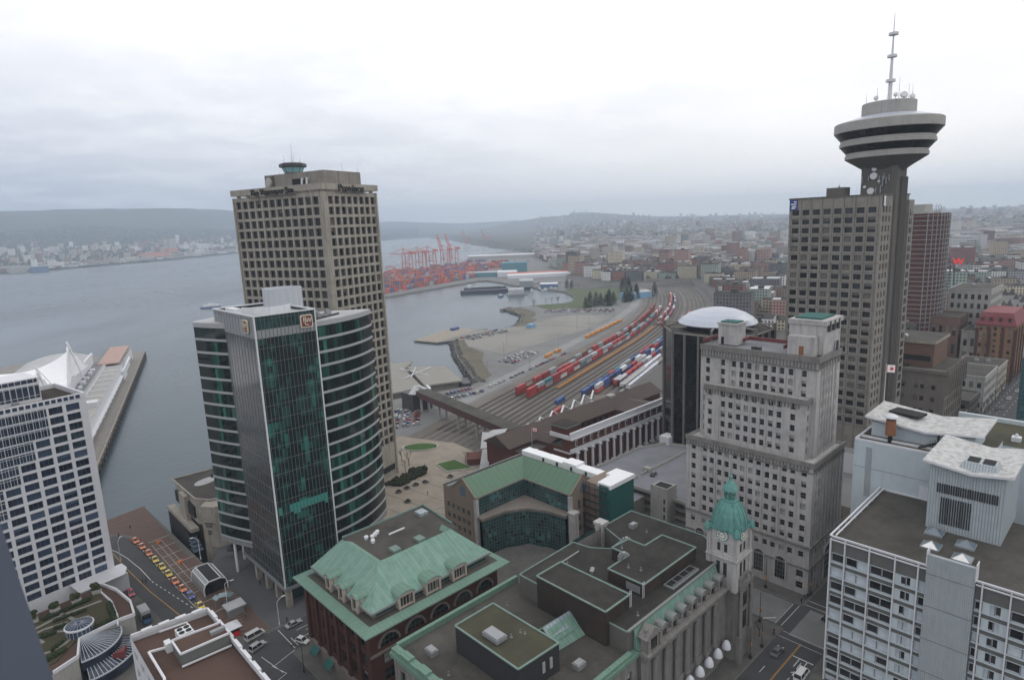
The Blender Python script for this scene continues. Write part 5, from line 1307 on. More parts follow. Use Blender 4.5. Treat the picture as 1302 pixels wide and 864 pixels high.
# ================================================================ pale office slab at the corner, with butterfly-roofed plant houses
T = Thing('slab_office', 'pale blue-white office slab with fins, gravel roof and ribbed louvred plant house', 'building', 142.3, 47.4)
mb = MB(); wins = []; V1, V0_, ZT = 47.4, -26, 37.
fins = [44.4, 39.4, 34.4, 30.1]; fin2 = [19.2, 14.7, 9.7, 4.7, -.3, -5.3, -10.3, -15.3, -20.3]
bays = [(47.3, 44.5, 1)]+[(a-.1, b+.1, 2) for a, b in zip(fins, fins[1:])]+[(30, 28.7, 1), (20.3, 19.3, 1)]+[(a-.1, b+.1, 2) for a, b in zip(fin2, fin2[1:])]
cols = []; single = set()
for a, b, n_ in bays:
    s0, s1 = V1-a, V1-b
    if n_ == 1: cols.append((s0+.1, s1-.1))
    else:
        m_ = (s0+s1)/2; cols += [(s0+.15, m_-.06), (m_+.06, s1-.15)]
cols.sort(); rws = [(32.9-3.5*k-2.05, 32.9-3.5*k) for k in range(10)]
facade(mb, (142.3, V1), (0, -1), V1-V0_, 0, ZT-.6, cols, rws, .3, 0, 1, wins)
mb.face([(177, V1, 0), (142.3, V1, 0), (142.3, V1, ZT-.6), (177, V1, ZT-.6)]); mb.face([(142.3, V0_, 0), (177, V0_, 0), (177, V0_, ZT-.6), (142.3, V0_, ZT-.6)])
T.part('wall', mb, ['grey_spandrel', 'pale_blue_wall'])
R3 = random.Random(11)
big_ = [w for w in wins]
set_windows(T, big_, 'blue', (.5, .04, .42, .04), R=R3)
mb = MB()
for v in fins+fin2: mb.box(141.75, v-.12, 0, 142.28, v+.12, ZT+.1)
mb.box(141.8, 47.3, 0, 142.28, 47.6, ZT-.6)
T.part('fins', mb, 'white_wall')
mb = MB()
for k in range(10):
    z = 32.9-3.5*k
    for a, b in ((V1+.15, 28.75), (20.25, V0_)): mb.box(142.05, b, z-2.4, 142.29, a, z-2.08); mb.box(142.12, b, z+.02, 142.29, a, z+.12)
T.part('ledges', mb, 'pale_blue_wall')
mb = MB()
for i, v in enumerate((32.25, 16.9)):
    for k in range(10):
        z = 32.9-3.5*k
        for a, b in ((v+2.05, v+.85), (v-.85, v-2.05)): mb.box(142.2, b, z-2.05, 142.27, a, z+.0)
T.part('blank_panels', mb, 'pale_blue_wall', kind='stuff')
mb = MB(); mb.box(142.4, V0_, ZT-.9, 177, V1, ZT-.55); T.part('roof', mb, 'roof_gravel')
mb = MB()
for z in (ZT+.15, ZT-.75):
    for a, b in ((V1+.2, 28.7), (20.3, V0_)): mb.bar((141.95, a, z), (141.95, b, z), .3, .24)
mb.bar((141.9, V1+.2, ZT+.16), (177, V1+.2, ZT+.16), .35, .26); mb.bar((142.9, V1-.7, ZT+.1), (176.8, V1-.7, ZT+.1), .3, .22)
for k in range(9): mb.bar((143+4.2*k, V1-.7, ZT-.5), (143+4.2*k, V1-.7, ZT+.1), .16); mb.bar((143+4.2*k, V1+.1, ZT-.6), (143+4.2*k, V1+.1, ZT+.1), .16)
mb.box(142.45, V0_, ZT-.54, 142.7, 20.3, ZT-.1); mb.box(142.45, 28.7, ZT-.54, 142.7, V1, ZT-.1)
T.part('roof_rail', mb, 'white_wall')
mb = MB(); mb.face([(141.4, 28.6, 0), (141.4, 20.4, 0), (141.4, 20.4, 39.8), (141.4, 28.6, 39.8)]); mb.face([(142.3, 28.6, 0), (141.4, 28.6, 0), (141.4, 28.6, 39.8), (142.3, 28.6, 39.8)]); mb.face([(141.4, 20.4, 0), (142.3, 20.4, 0), (142.3, 20.4, 39.8), (141.4, 20.4, 39.8)]); mb.face([(141.4, 28.6, 39.8), (141.4, 20.4, 39.8), (142.3, 20.4, 39.8), (142.3, 28.6, 39.8)]); mb.face([(142.3, 20.4, 36.5), (142.3, 28.6, 36.5), (142.3, 28.6, 39.8), (142.3, 20.4, 39.8)])
sp = T.part('stair_panel', mb, 'corrugated_fine')
for q in (28.6, 20.25): mb = MB(); mb.box(141.3, q, 37, 143.6, q+.15, 40.6); T.part('panel_return', mb, 'white_wall', sp)
mb = MB()
for z in (35.6, 28.4, 20.8, 13.2): mb.box(141.36, 20.42, z, 141.395, 28.58, z+.1)
T.part('joint', mb, 'grey_spandrel', sp)
# louvred plant house
LU0, LU1, LV0, LV1 = 162., 180.2, 19.6, 33.7
mb = MB(); P4 = [(LU0, LV1), (LU0, LV0), (LU1, LV0), (LU1, LV1)]
for a, b in zip(P4, P4[1:]+P4[:1]):
    l = hypot(b[0]-a[0], b[1]-a[1]); mb.face([(*a, ZT-.6), (*b, ZT-.6), (*b, 52), (*a, 52)], 0, [(0, 0), (l, 0), (l, 15), (0, 15)])
ph = T.part('plant_house', mb, 'corrugated')
def butterfly(u0, u1, v0, v1, zl, zv, vm, ov=1.3, name='butterfly_roof', parent=None, hole=None):
    mb = MB(); th = .35
    A_ = [(u0-ov, v1+ov, zl), (u1+ov, v1+ov, zl+.4), (u1+ov, vm, zv+.3), (u0-ov, vm, zv)]; B_ = [(u0-ov, vm, zv), (u1+ov, vm, zv+.3), (u1+ov, v0-ov, zl+.3), (u0-ov, v0-ov, zl-.1)]
    for Q in (A_, B_): mb.face([(x, y, z+th) for x, y, z in Q][::-1], 0); mb.face(Q, 1)
    loop = [A_[0], A_[3], B_[3], B_[2], A_[2], A_[1]]
    for a, b in zip(loop, loop[1:]+loop[:1]): mb.face([(a[0], a[1], a[2]-.12), (b[0], b[1], b[2]-.12), (b[0], b[1], b[2]+th+.05), (a[0], a[1], a[2]+th+.05)], 1)
    return T.part(name, mb, ['roof_lichen', 'white_wall'], parent)
butterfly(LU0, LU1, LV0, LV1, 52.7, 51.5, 25.6)
mb = MB()
for k in range(26): v = 31.9-.44*k; mb.box(161.82, v-.13, 45.6, 161.97, v+.13, 47.8)
T.part('upper_louvre', mb, 'louvre_dark')
mb = MB()
for k in range(13): v = 31.0-.46*k; mb.box(161.82, v-.12, 38.2, 161.97, v+.12, 44.6)
T.part('lower_louvre', mb, 'louvre_dark')
mb = MB(); q0 = [(162.5, 28.2), (162.5, 21.4), (166.2, 22), (166.2, 27.4)]
mb.face([(162.6, 28.6, 52), (162.6, 21.2, 52), (163.6, 22, 53.6), (163.6, 27.6, 53.6)]); mb.face([(163.6, 27.6, 53.6), (163.6, 22, 53.6), (167.4, 22, 53.9), (167.4, 27.6, 53.9)]); mb.face([(162.6, 28.6, 52), (163.6, 27.6, 53.6), (167.4, 27.6, 53.9), (168, 28.4, 52)]); mb.face([(162.6, 21.2, 52), (168, 21.2, 52), (167.4, 22, 53.9), (163.6, 22, 53.6)])
mb.face([(164, 27.3, 53.68), (164, 25.1, 53.68), (167, 25.1, 53.93), (167, 27.3, 53.93)], 1); mb.face([(164, 24.5, 53.68), (164, 22.3, 53.68), (167, 22.3, 53.93), (167, 24.5, 53.93)], 1)
T.part('roof_ventilator', mb, ['corrugated', 'dark_void'])
for (u, v) in ((159.3, 31.2), (152, 30.2), (157.2, 24.9), (150.4, 24.2)):
    mb = MB(); h = 1.65; z = ZT-.5; a = (u, v, z+1.5); c_ = [(u-h, v-h, z+.4), (u+h, v-h, z+.4), (u+h, v+h, z+.4), (u-h, v+h, z+.4)]
    mb.box(u-h-.15, v-h-.15, z, u+h+.15, v+h+.15, z+.4, 0)
    for i in range(4): mb.face([c_[i], c_[(i+1) % 4], a], 1 if i in (0, 3) and u < 153 and i == 3 else 2)
    for q in c_: mb.bar(q, a, .12, .12, 0)
    T.part('pyramid_skylight', mb, ['steel_grey', 'white', 'glass_sky'])
# taller block behind
mb = MB(); KU, KV0, KV1, KZ = 177.2, 26., 54.6, 48.7
mb.box(KU, KV0, 0, 200, KV1, KZ, 0, 1)
for z in (41.5,): mb.box(KU-.04, KV0, z, KU-.005, KV1, z+.1, 2)
mb.box(KU-.12, 50.2, 33.6, KU-.01, 51.6, 47.4, 3); mb.box(KU-.1, 36.8, ZT-.5, KU-.01, 38.8, 40, 4); mb.box(KU-.25, KV0, ZT-.55, KU-.01, KV1-7, ZT-.1, 4)
T.part('rear_block', mb, ['pale_blue_wall', 'roof_moss', 'frame_grey', 'corrugated_fine', 'white_wall'])
mb = MB()
for a, b in (((KU+.2, KV1-.2), (KU+.2, KV0)), ((KU+.2, KV1-.2), (200, KV1-.2)), ((181, KV1-.2), (181, 36))): mb.bar((*a, KZ+.3), (*b, KZ+.3), .5, .6)
T.part('rear_parapet', mb, 'white_wall')
mb = MB(); mb.box(184, 29.4, KZ, 197.6, 52.6, 52.6); T.part('rear_plant_house', mb, 'pale_blue_wall')
butterfly(184, 197.4, 29, 52.4, 54, 52.3, 39.5, 1.6, 'rear_butterfly_roof')
mb = MB(); mb.prism([(190.5, 50.5), (195.5, 49.6), (193.8, 42), (189, 43)], 53.9, 54.55, 0); T.part('roof_opening', mb, 'dark_void')
mb = MB(); mb.tube((181, 47.2, KZ), (181, 47.2, KZ+2), .55, .55, 12, 1); mb.tube((181, 47.2, KZ+2), (181, 47.2, KZ+6.2), 1.25, 1.2, 14, 0); mb.tube((181, 47.2, KZ+6.2), (181, 47.2, KZ+6.8), .8, .8, 12, 1); mb.lathe([(1.7, KZ+6.8), (1.6, KZ+7.2), (.8, KZ+7.7), (0, KZ+7.9)], (181, 47.2), 14, 2); T.part('flue', mb, ['rust', 'dark_void', 'white_wall'])
mb = MB(); mb.path([(179, 40, KZ+.8), (184, 37, KZ+1.2), (184, 37, KZ+3.2), (188, 35, KZ+3.4)], .5, .5)
for k in range(6): mb.bar((181.5+.6*k, 38.2-.4*k, KZ+.1), (181.5+.6*k, 38.2-.4*k, KZ+2.4), .1)
T.part('pipework', mb, 'steel_dark')
mb = MB(); mb.box(200.1, -10, 0, 222, 40, 47.4, 0, 1); mb.bar((222, 40, 48), (222, -10, 48), 1.2, 1.2, 0); T.part('green_roof_block', mb, ['pale_blue_wall', 'roof_moss'])
for (u, v) in ((206, 24), (210, 20), (206, 16)): mb = MB(); mb.box(u-1, v-1, 47.4, u+1, v+1, 48.6); mb.tube((u, v, 48.6), (u, v, 49.4), .5, .3, 8); T.part('roof_unit', mb, 'steel_white')
mb = MB(); mb.tube((198.4, 54, 50), (198.4, 54, 66), .12, .06, 8, 0); pole = T.part('flagpole', mb, 'steel_white')
def flag(T, u, v, z, s, d, parent=None, leaf=True):
    """red and white flag with a centre leaf, rippling along d"""
    mb = MB(); n = 14
    def p(i, zz): a = i/n; w = .16*s*sin(a*7); return (u+d[0]*a*2*s-d[1]*w, v+d[1]*a*2*s+d[0]*w, zz-.28*s*a)
    for i in range(n):
        m = 0 if (i+.5)/n < .25 or (i+.5)/n > .75 else 1
        mb.face([p(i, z-s), p(i+1, z-s), p(i+1, z), p(i, z)], m)
    if leaf:
        for sg_ in (-.05, .05):
            pts = []
            for k in range(16):
                a = 2*pi*k/16; r = (.3 if k % 2 == 0 else .15)*s; q = p(7+cos(a)*r/(2*s)*n, z-.5*s+sin(a)*r); pts.append((q[0]-d[1]*sg_, q[1]+d[0]*sg_, q[2]))
            mb.face(pts, 0)
    return T.part('flag', mb, ['red', 'white'], parent)
F = Thing('national_flag', 'red and white flag with a leaf flying on a pole above the pale roof', 'flag', 198.4, 54, 63)
flag(F, 198.5, 53.9, 65.6, 2.2, (.95, -.3))

# ================================================================ white grid hotel
TF = TD+radians(10)
T = Thing('grid_hotel', 'white hotel tower with stepped grid of dark blue windows at the left edge', 'tower', 69.5, 214, 0, TF)
HX0, HX1, HY = 22., 69.5, 214.
cols = [(HX1-HX0-1.9-4.4*k-3.5, HX1-HX0-1.9-4.4*k) for k in range(10)][::-1]
rws = [(62.9-2.93*k-2.15, 62.9-2.93*k) for k in range(19)]
mb = MB(); wins = []
ncut = lambda row: 8 if row >= 17 else (8 if row >= 16 else (7 if row >= 14 else (6 if row >= 12 else (5 if row > 8 else 4))))
facade(mb, (HX0, HY), (1, 0), HX1-HX0, 0, 64.1, cols, rws, .4, 0, 0, wins, skip=lambda r, c: c < ncut(r))
mb.face([(HX1, HY, 0), (HX1, HY+24, 0), (HX1, HY+24, 64.1), (HX1, HY, 64.1)]); mb.face([(HX0, HY+24, 0), (HX0, HY, 0), (HX0, HY, 64.1), (HX0, HY+24, 64.1)]); mb.face([(HX1, HY+24, 0), (HX0, HY+24, 0), (HX0, HY+24, 64.1), (HX1, HY+24, 64.1)])
T.part('wall', mb, 'white_wall'); set_windows(T, wins, 'hotel', (.82, .06, .06, .06))
for i, (a, b) in enumerate(rws):
    n_ = max(0, ncut(18-i)); 
    r = 18-i
    x1 = HX0+cols[ncut(r)-1][1]+.3
    mb = MB(); mb.face([(HX0, HY-.06, a), (x1, HY-.06, a), (x1, HY-.06, b+.3), (HX0, HY-.06, b+.3)], 0)
    for k in range(int((x1-HX0)/1.5)): mb.box(x1-1.5*k-.04, HY-.14, a, x1-1.5*k+.02, HY-.065, b+.3, 1)
    mb.box(HX0, HY-.14, a-.12, x1, HY-.065, a, 1)
    T.part('window_band', mb, ['hotel_glass', 'frame_pale'])
mb = MB()
for a, b, c_, d in ((HX0, HY-.1, HX1+.1, HY+.5), (HX1-.5, HY+.51, HX1+.1, HY+24), (HX0, HY+23.4, HX1-.51, HY+24)): mb.box(a, b, 63.9, c_, d, 65.5, 0)
for k in range(28): mb.box(HX1-2.6-1.55*k, HY-.16, 64.15, HX1-1.5-1.55*k, HY-.11, 65.2, 1)
T.part('parapet', mb, ['white_wall', 'glass_blue'])
mb = MB(); mb.box(HX0+.5, HY+.55, 63.6, HX1-.6, HY+23.3, 64.1); T.part('roof', mb, 'roof_brown')
mb = MB(); mb.box(HX0, HY+8, 64.1, 60.9, HY+20, 71.3, 0); pk = T.part('penthouse', mb, 'white_wall')
mb = MB(); mb.box(HX0, HY+7.9, 65.2, 60.6, HY+7.99, 69.2); mb.box(HX0, HY+7.88, 69.9, 60.4, HY+7.985, 71.0)
for k in range(20): mb.box(60.6-1.4*k, HY+7.8, 65.2, 60.7-1.4*k, HY+7.87, 69.2, 1)
T.part('glazing', mb, ['hotel_glass', 'frame_pale'], pk)
mb = MB(); mb.box(53, HY+5, 64.1, 54.6, HY+6.4, 65.4); T.part('roof_unit', mb, 'steel_grey')
mb = MB(); mb.prism([(57, 206), (69.4, 206), (71.5, 210), (71.5, 214), (57, 213.9)], 8, 8.2); mb.prism([(66, 212), (72, 211.4), (72, 216), (69.6, 216)], 0, 5.5); T.part('entrance_canopy', mb, 'white_wall')
# terrace garden in front of the hotel
T = Thing('terrace_garden', 'planted podium terrace with hedged beds, round skylight and curved white parapet', 'terrace', 16, 192)
POD = [(-34, 178), (9, 176), (14.4, 178.6), (16, 186.6), (25.6, 188.3), (29, 188), (29.8, 196), (28.4, 206), (26, 213), (-34, 202)]
mb = MB(); mb.prism(POD, 0, 8, 0, 1); T.part('podium', mb, ['concrete_pale', 'roof_russet'])
mb = MB()
for a, b in zip(POD[1:9], POD[2:9]): mb.bar((*a, 8.4), (*b, 8.4), .5, .9)
mb.path([(24.8, 209, 8.3), (26, 200, 8.3), (25.6, 191, 8.3), (24.6, 186, 8.3)], .35, .6)
T.part('parapet', mb, 'white_wall')
mb = MB(); mb.prism([(-30, 181), (10, 180.5), (15.6, 187.4), (24, 189.4), (25, 200), (23.8, 209), (-30, 200)], 8.01, 8.3); T.part('planting_bed', mb, 'garden_soil')
mb = MB()
for pts in ([(24, 203), (14, 203), (2, 199)], [(20, 197), (10, 199), (0, 196)], [(14, 206), (17, 197)], [(6, 203), (9, 192)]): mb.path([(x, y, 8.36) for x, y in pts], .9, .1)
c_ = ell((9.5, 191), 5.6, 4.6, 0, 20); mb.path([(x, y, 8.37) for x, y in c_+c_[:1]], .8, .1)
T.part('gravel_path', mb, 'gravel_lot')
R4 = random.Random(5)
for (a, b, w) in (((24.4, 190), (18, 188.6), 1.2), ((12.6, 184), (6, 181.6), 1.6), ((24.6, 188.5), (25, 200), 1.4), ((22, 206), (10, 204), 1.1), ((20, 200.5), (12, 201), 1.), ((19, 195.6), (11.5, 197), 1.), ((12, 194.5), (6, 195.4), 1.2), ((4, 190), (8.4, 186.2), 1.2), ((10, 186), (13, 188.6), 1.)):
    mb = MB(); L_ = hypot(b[0]-a[0], b[1]-a[1])
    for k in range(int(L_/.55)): t_ = (k+.5)*.55/L_; mb.blob((a[0]+(b[0]-a[0])*t_+R4.uniform(-.2, .2), a[1]+(b[1]-a[1])*t_+R4.uniform(-.2, .2), 8.8), w*.55*R4.uniform(.8, 1.1), 6, 0, R4)
    o = T.part('hedge', mb, 'leaf'); o.color = (.035, .05, .022, 1)
for (u, v) in ((24, 209.5), (18.8, 208), (13.6, 207), (8.4, 205.8)):
    mb = MB(); mb.box(u-1.2, v-1.2, 8.1, u+1.2, v+1.2, 9.2); p_2 = T.part('planter', mb, 'concrete_pale')
    mb = MB()
    for k in range(10): mb.blob((u+R4.uniform(-.9, .9), v+R4.uniform(-.9, .9), 9.6+R4.uniform(0, 1.1)), R4.uniform(.5, .85), 6, 0, R4)
    o = T.part('shrub', mb, 'leaf', p_2); o.color = (.05, .065, .025, 1)
oc = (16.8, 190.2)
mb = MB(); mb.lathe([(3.1, 8), (3.1, 10.2)], oc, 28, 0, capt=False); mb.lathe([(3.35, 10.2), (3.4, 10.6), (3.1, 10.7)], oc, 28, 1, capt=False); mb.lathe([(3.1, 10.6), (0.01, 11.2)], oc, 28, 0, capt=False)
for k in range(20): a = 2*pi*k/20; mb.bar((oc[0]+.5*cos(a), oc[1]+.5*sin(a), 11.12), (oc[0]+3.2*cos(a), oc[1]+3.2*sin(a), 10.66), .06, .06, 2); mb.bar((oc[0]+3.12*cos(a), oc[1]+3.12*sin(a), 8), (oc[0]+3.12*cos(a), oc[1]+3.12*sin(a), 10.3), .1, .1, 2)
T.part('round_skylight', mb, ['glass_blue', 'white_wall', 'frame_pale'])
def fan(c, r0, z0, r1, z1, a0, a1, n):
    mb = MB()
    for k in range(n):
        t0, t1 = a0+(a1-a0)*k/n, a0+(a1-a0)*(k+1)/n
        mb.face([(c[0]+r0*cos(t0), c[1]+r0*sin(t0), z0), (c[0]+r1*cos(t0), c[1]+r1*sin(t0), z1), (c[0]+r1*cos(t1), c[1]+r1*sin(t1), z1), (c[0]+r0*cos(t1), c[1]+r0*sin(t1), z0)], 0)
        mb.face([(c[0]+r1*cos(t0), c[1]+r1*sin(t0), z1), (c[0]+r1*cos(t0), c[1]+r1*sin(t0), z1-2.4), (c[0]+r1*cos(t1), c[1]+r1*sin(t1), z1-2.4), (c[0]+r1*cos(t1), c[1]+r1*sin(t1), z1)], 0)
        mb.bar((c[0]+r0*cos(t0), c[1]+r0*sin(t0), z0+.05), (c[0]+r1*cos(t0), c[1]+r1*sin(t0), z1+.05), .12, .1, 1)
        mb.bar((c[0]+r1*cos(t0), c[1]+r1*sin(t0), z1+.03), (c[0]+r1*cos(t1), c[1]+r1*sin(t1), z1+.03), .35, .3, 1)
    T.part('glass_fan_roof', mb, ['glass_blue', 'frame_pale'])
fan((16.2, 187.4), 1.2, 8.4, 9.2, 6.6, -1.72, .06, 18); fan((16.2, 187.4), 8.9, 4.6, 12.8, 3.0, -1.62, -.05, 20)
mb = MB(); mb.prism([(21.4, 178.6), (25, 180.4), (23.8, 177.6)], 3.2, 5.2); T.part('lit_foyer', mb, 'sign_maroon')

# ================================================================ low brown-roofed block by the crossing
T = Thing('brown_roof_block', 'low block with brown roof, white parapet and raised plant room at the crossing', 'building', 22, 150.5)
mb = MB(); wins = []
facade(mb, (21.8, 151.2), (0, -1), 51, 0, 23.9, even(51, 9, 2.6, 1, 1), floors(3, 5, 4, 2.4), .4, 0, 0, wins)
mb.face([(37.6, 100, 0), (37.6, 149, 0), (37.6, 149, 23.9), (37.6, 100, 23.9)]); mb.face([(37.6, 149, 0), (21.8, 151.2, 0), (21.8, 151.2, 23.9), (37.6, 149, 23.9)]); mb.face([(21.8, 100, 0), (37.6, 100, 0), (37.6, 100, 23.9), (21.8, 100, 23.9)])
mb.prism([(22, 150.9), (37.4, 148.8), (37.4, 100.2), (22, 100.2)], 21.8, 22.3, 1, 1, False)
T.part('wall', mb, ['white_wall', 'roof_russet']); set_windows(T, wins, 'black')
mb = MB(); PB = [(22, 151), (37.5, 148.9), (37.4, 100.2), (22, 100.2)]
for a, b in zip(PB, PB[1:]): mb.bar((*a, 23.6), (*b, 23.6), .4, 1.0)
for k in range(8): mb.box(37.2, 108+5*k, 23.8, 37.9, 111.6+5*k, 24.35)
for k in range(4): mb.box(24+3.4*k, 150.4-.46*k-.3, 23.8, 26.2+3.4*k, 151-.46*k, 24.3)
T.part('parapet', mb, 'white_wall')
mb = MB(); P5 = [(27.4, 133.4), (37.1, 133), (37.1, 138.4), (27.4, 139.6)]; mb.prism(P5, 22.3, 25.2, 0, 1); rb_ = T.part('plant_room', mb, ['grey_spandrel', 'roof_russet'])
mb = MB()
for a, b in zip(P5, P5[1:]+P5[:1]): mb.bar((*a, 25.4), (*b, 25.4), .35, .4)
mb.bar((27.2, 132.8, 22.9), (37, 132.2, 22.9), .3, .3); T.part('coping', mb, 'white_wall', rb_)
mb = MB(); mb.box(34, 135, 25.2, 37, 136, 26); T.part('roof_hatch', mb, 'steel_grey', rb_)
mb = MB(); mb.box(29.4, 142, 22.3, 32.4, 145.4, 24.2, 0)
for a in (30.2, 31.6):
    for b in (142.9, 144.5): mb.tube((a, b, 24.2), (a, b, 24.3), .6, .6, 14, 1)
T.part('condenser', mb, ['steel_white', 'dark_void'])
mb = MB(); mb.path([(26.8, 147.4, 24), (32.2, 146.6, 24), (32.4, 140.6, 24), (27, 141.4, 24)], .22, .3); mb.path([(23.4, 142.4, 23.4), (27.6, 141, 23.4)], .4, .4); mb.path([(23.4, 142.4, 23.4), (23.5, 131, 23.2), (22.4, 129, 23.2)], .45, .4)
T.part('roof_duct', mb, 'white_wall')
mb = MB(); mb.box(26.4, 140.6, 22.3, 27.6, 142.6, 24.4); T.part('roof_cabinet', mb, 'steel_white')

# slate-clad edge of the viewing tower itself
mb = MB(); a, b = Vector((-2.52, 2.826, 108.785)), Vector((-2.255, 2.662, 107.897)); d = (b-a); a = a-d*1.5; b = b+d*1.2; nrm = Vector((-.75, -.66, 0)).normalized(); dep = Vector((-.75, .66, 0)).normalized()
Q = [a, b, b+nrm*1.6, a+nrm*1.6]; Q2 = [q+dep*.35 for q in Q]
mb.face(Q); mb.face(Q2[::-1])
for i in range(4): mb.face([Q[i], Q2[i], Q2[(i+1) % 4], Q[(i+1) % 4]])
solo('tower_cladding', mb, 'cladding_slate', 'slate blue leaning cladding edge of the viewing tower close by', 'cladding', 0, 0, CAMZ, 0)

# ================================================================ conference hall on the quay
T = Thing('conference_hall', 'low beige concrete hall with terraced side on the quay beside the glass tower', 'building', 60.8, 232)
mb = MB(); mb.prism([(61.2, 238.4), (64.6, 233), (100, 225), (112, 262), (62, 266)], 6, 15.6, 0, 1); mb.prism([(63, 240), (66, 235), (96, 232), (100, 258), (64, 262)], -12, 6)
mb.prism([(60.6, 231), (63.8, 226.6), (74, 224), (78, 234), (66, 238)], -9, 15.4)
T.part('body', mb, ['concrete_warm', 'roof_gravel'])
mb = MB(); Q = [(61.2, 238.4), (64.6, 233), (100, 225), (112, 262), (61, 266)]
for a, b in zip(Q, Q[1:]+Q[:1]): mb.bar((*a, 15.9), (*b, 15.9), .5, .5)
T.part('roof_edge', mb, 'concrete_warm')
mb = MB(); mb.box(60.6, 240, 8, 61.4, 263, 12.4, 1); mb.box(59.6, 247, 5, 61.2, 254, 14.6, 0); mb.box(58.2, 238, 3.6, 61, 268, 5, 0); mb.box(58, 240, -9, 60.9, 266, 3.4, 1)
for k in range(4): mb.box(57+.3*k, 233+2*k, -2+.9*k, 60.4, 237+2*k, -1.6+.9*k, 2)
T.part('terraces', mb, ['concrete_warm', 'dark_void', 'glass_sky'])
mb = MB(); mb.prism(ell((70, 254), 5, 3, .4, 14), 15.62, 15.66); mb.prism(ell((78, 248), 4, 1.8, .6, 14), 15.62, 15.66); T.part('roof_puddles', mb, 'roof_pale')
for (u, v) in ((73, 256), (75, 253), (78, 246)): mb = MB(); mb.box(u-.4, v-.4, 15.6, u+.4, v+.4, 17.2); T.part('roof_vent', mb, 'steel_dark')
sd = MB(); sd.bar((60.9, 230.1, 8.2), (63.4, 226.65, 8.2), .1, 2.4); d_ = Vector((2.9, -4.1)).normalized(); rz = atan2(d_.y, d_.x)
s1 = T.part('sign', sd, 'concrete_warm')
for j, (z, w) in enumerate(((9.2, 3.0), (8.2, 2.0))): text(T, s1, ('GRANVILLE', 'SQUARE')[j], 62.0-.16, 228.5-.1, z, .95, rz, 'black', .03, .01, sx=.72)
for z, w in ((6.2, .85), (5.3, .7)):
    mb = MB(); mb.bar((62.0-.15-d_.x*w, 228.5-.1-d_.y*w, z), (62.0-.15+d_.x*w, 228.5-.1+d_.y*w, z), .06, .45); T.part('lettering', mb, 'black', s1)
mb = MB(); mb.tube((65.5, 215.6, 0), (65.5, 215.6, 3.2), .12, .12, 6, 1); mb.prism(ell((65.5, 215.6), 2.8, 1.9, .3, 18), 3.2, 3.6, 0); solo('pavilion_canopy', mb, ['black', 'steel_dark'], 'dark oval canopy on a post under the glass tower corner', 'canopy', 65.5, 215.6)
T = Thing('station_entrance', 'rounded glass subway entrance with white hoops on the brick promenade', 'kiosk', 53, 204)
def prof(u, k): return None
V_A, V_B = 197, 209.4
ring = [(49.4, .14), (49.4, 2.4), (49.9, 3.7), (51, 4.4), (54.6, 4.4), (55.9, 3.7), (56.4, 2.4), (56.4, .14)]
mb = MB()
for (a, z), (b, zz) in zip(ring, ring[1:]): mb.face([(a, V_B, z), (a, V_A, z), (b, V_A, zz), (b, V_B, zz)], 1 if z == zz else 0)
mb.face([(a, V_A+.4, z) for a, z in ring], 1); mb.face([(a, V_B-.4, z) for a, z in ring][::-1], 0)
T.part('glazed_hood', mb, ['steel_grey', 'glass_dark'])
for v in [V_A, V_B]+[V_A+1.55*k for k in range(1, 8)]:
    mb = MB(); w = .3 if v in (V_A, V_B) else .05; mb.path([(a, v, z+.02) for a, z in ring], w, w); T.part('hoop', mb, 'steel_white')
mb = MB()
for a, z in (ring[2], ring[3], ring[4], ring[5]): mb.bar((a, V_A, z+.03), (a, V_B, z+.03), .25, .25)
T.part('rail', mb, 'steel_white')
mb = MB(); mb.box(51.1, V_A+.3, 4.45, 54.5, V_B-.3, 4.52); T.part('roof_panel', mb, 'louvre_dark')
# ================================================================ railway station
T = Thing('railway_station', 'red brick railway station with white giant columns, courtyard and brown hipped roofs', 'building', 194, 172)
mb = MB(); wins = []
facade(mb, (194, 172.4), (1, 0), 78, 0, 17.2, [(5.4+5.2*k, 8.6+5.2*k) for k in range(13)], [(1, 4), (5, 10.2)], .7, 0, 0, wins)
mb.box(194, 172.41, 0, 272, 177, 17.1, 0, 1)
facade(mb, (194, 210), (0, -1), 29, -9, 12.6, even(29, 7, 1.5, 1, 1), [(1, 3.5), (5, 7.5), (9, 11.4)], .3, 0, 0, wins)
mb.box(194.01, 177.1, -9, 206, 193.9, 12.6, 0, 1); mb.box(254, 177.1, -9, 276, 193.9, 12.6, 0, 1)
mb.box(178, 194, -9, 296, 209.5, 12.6, 0, 1); mb.box(180, 186, -9, 193.9, 193.9, 11, 0, 1)
T.part('wall', mb, ['brick_station', 'roof_gravel']); set_windows(T, wins, 'wood', (.8, .1, .05, .05))
mb = MB()   # attic storey windows and white bands
mb.box(193.6, 171.2, 11., 272.2, 172.38, 12.6); mb.box(193.5, 170.9, 16.9, 272.3, 172.9, 17.5); mb.box(193.7, 171.6, 17.5, 272.2, 172.6, 20)
mb.box(193.4, 172.9, 16.9, 194.2, 184, 18.6); mb.box(193.6, 172.3, 10.4, 193.98, 182, 11)
T.part('cornice', mb, 'white_wall')
for k in range(14): mb = MB(); u = 197.6+5.2*k; mb.box(u-.55, 171.9, 13.3, u+.55, 172.38, 15.9, 0); mb.box(u-.35, 171.85, 13.5, u+.35, 171.89, 15.7, 1); T.part('attic_window', mb, ['white_wall', 'glass_dark'])
for k in range(14):
    u = 198.2+5.2*k-1.1; mb = MB()
    if u < 196.5: u = 196.5
    mb.tube((u, 171.1, .8), (u, 171.1, 10.2), .72, .6, 12); mb.box(u-.95, 170.2, 0, u+.95, 172.2, .8); mb.box(u-.9, 170.3, 10.2, u+.9, 172.2, 11)
    T.part('column', mb, 'white_wall')
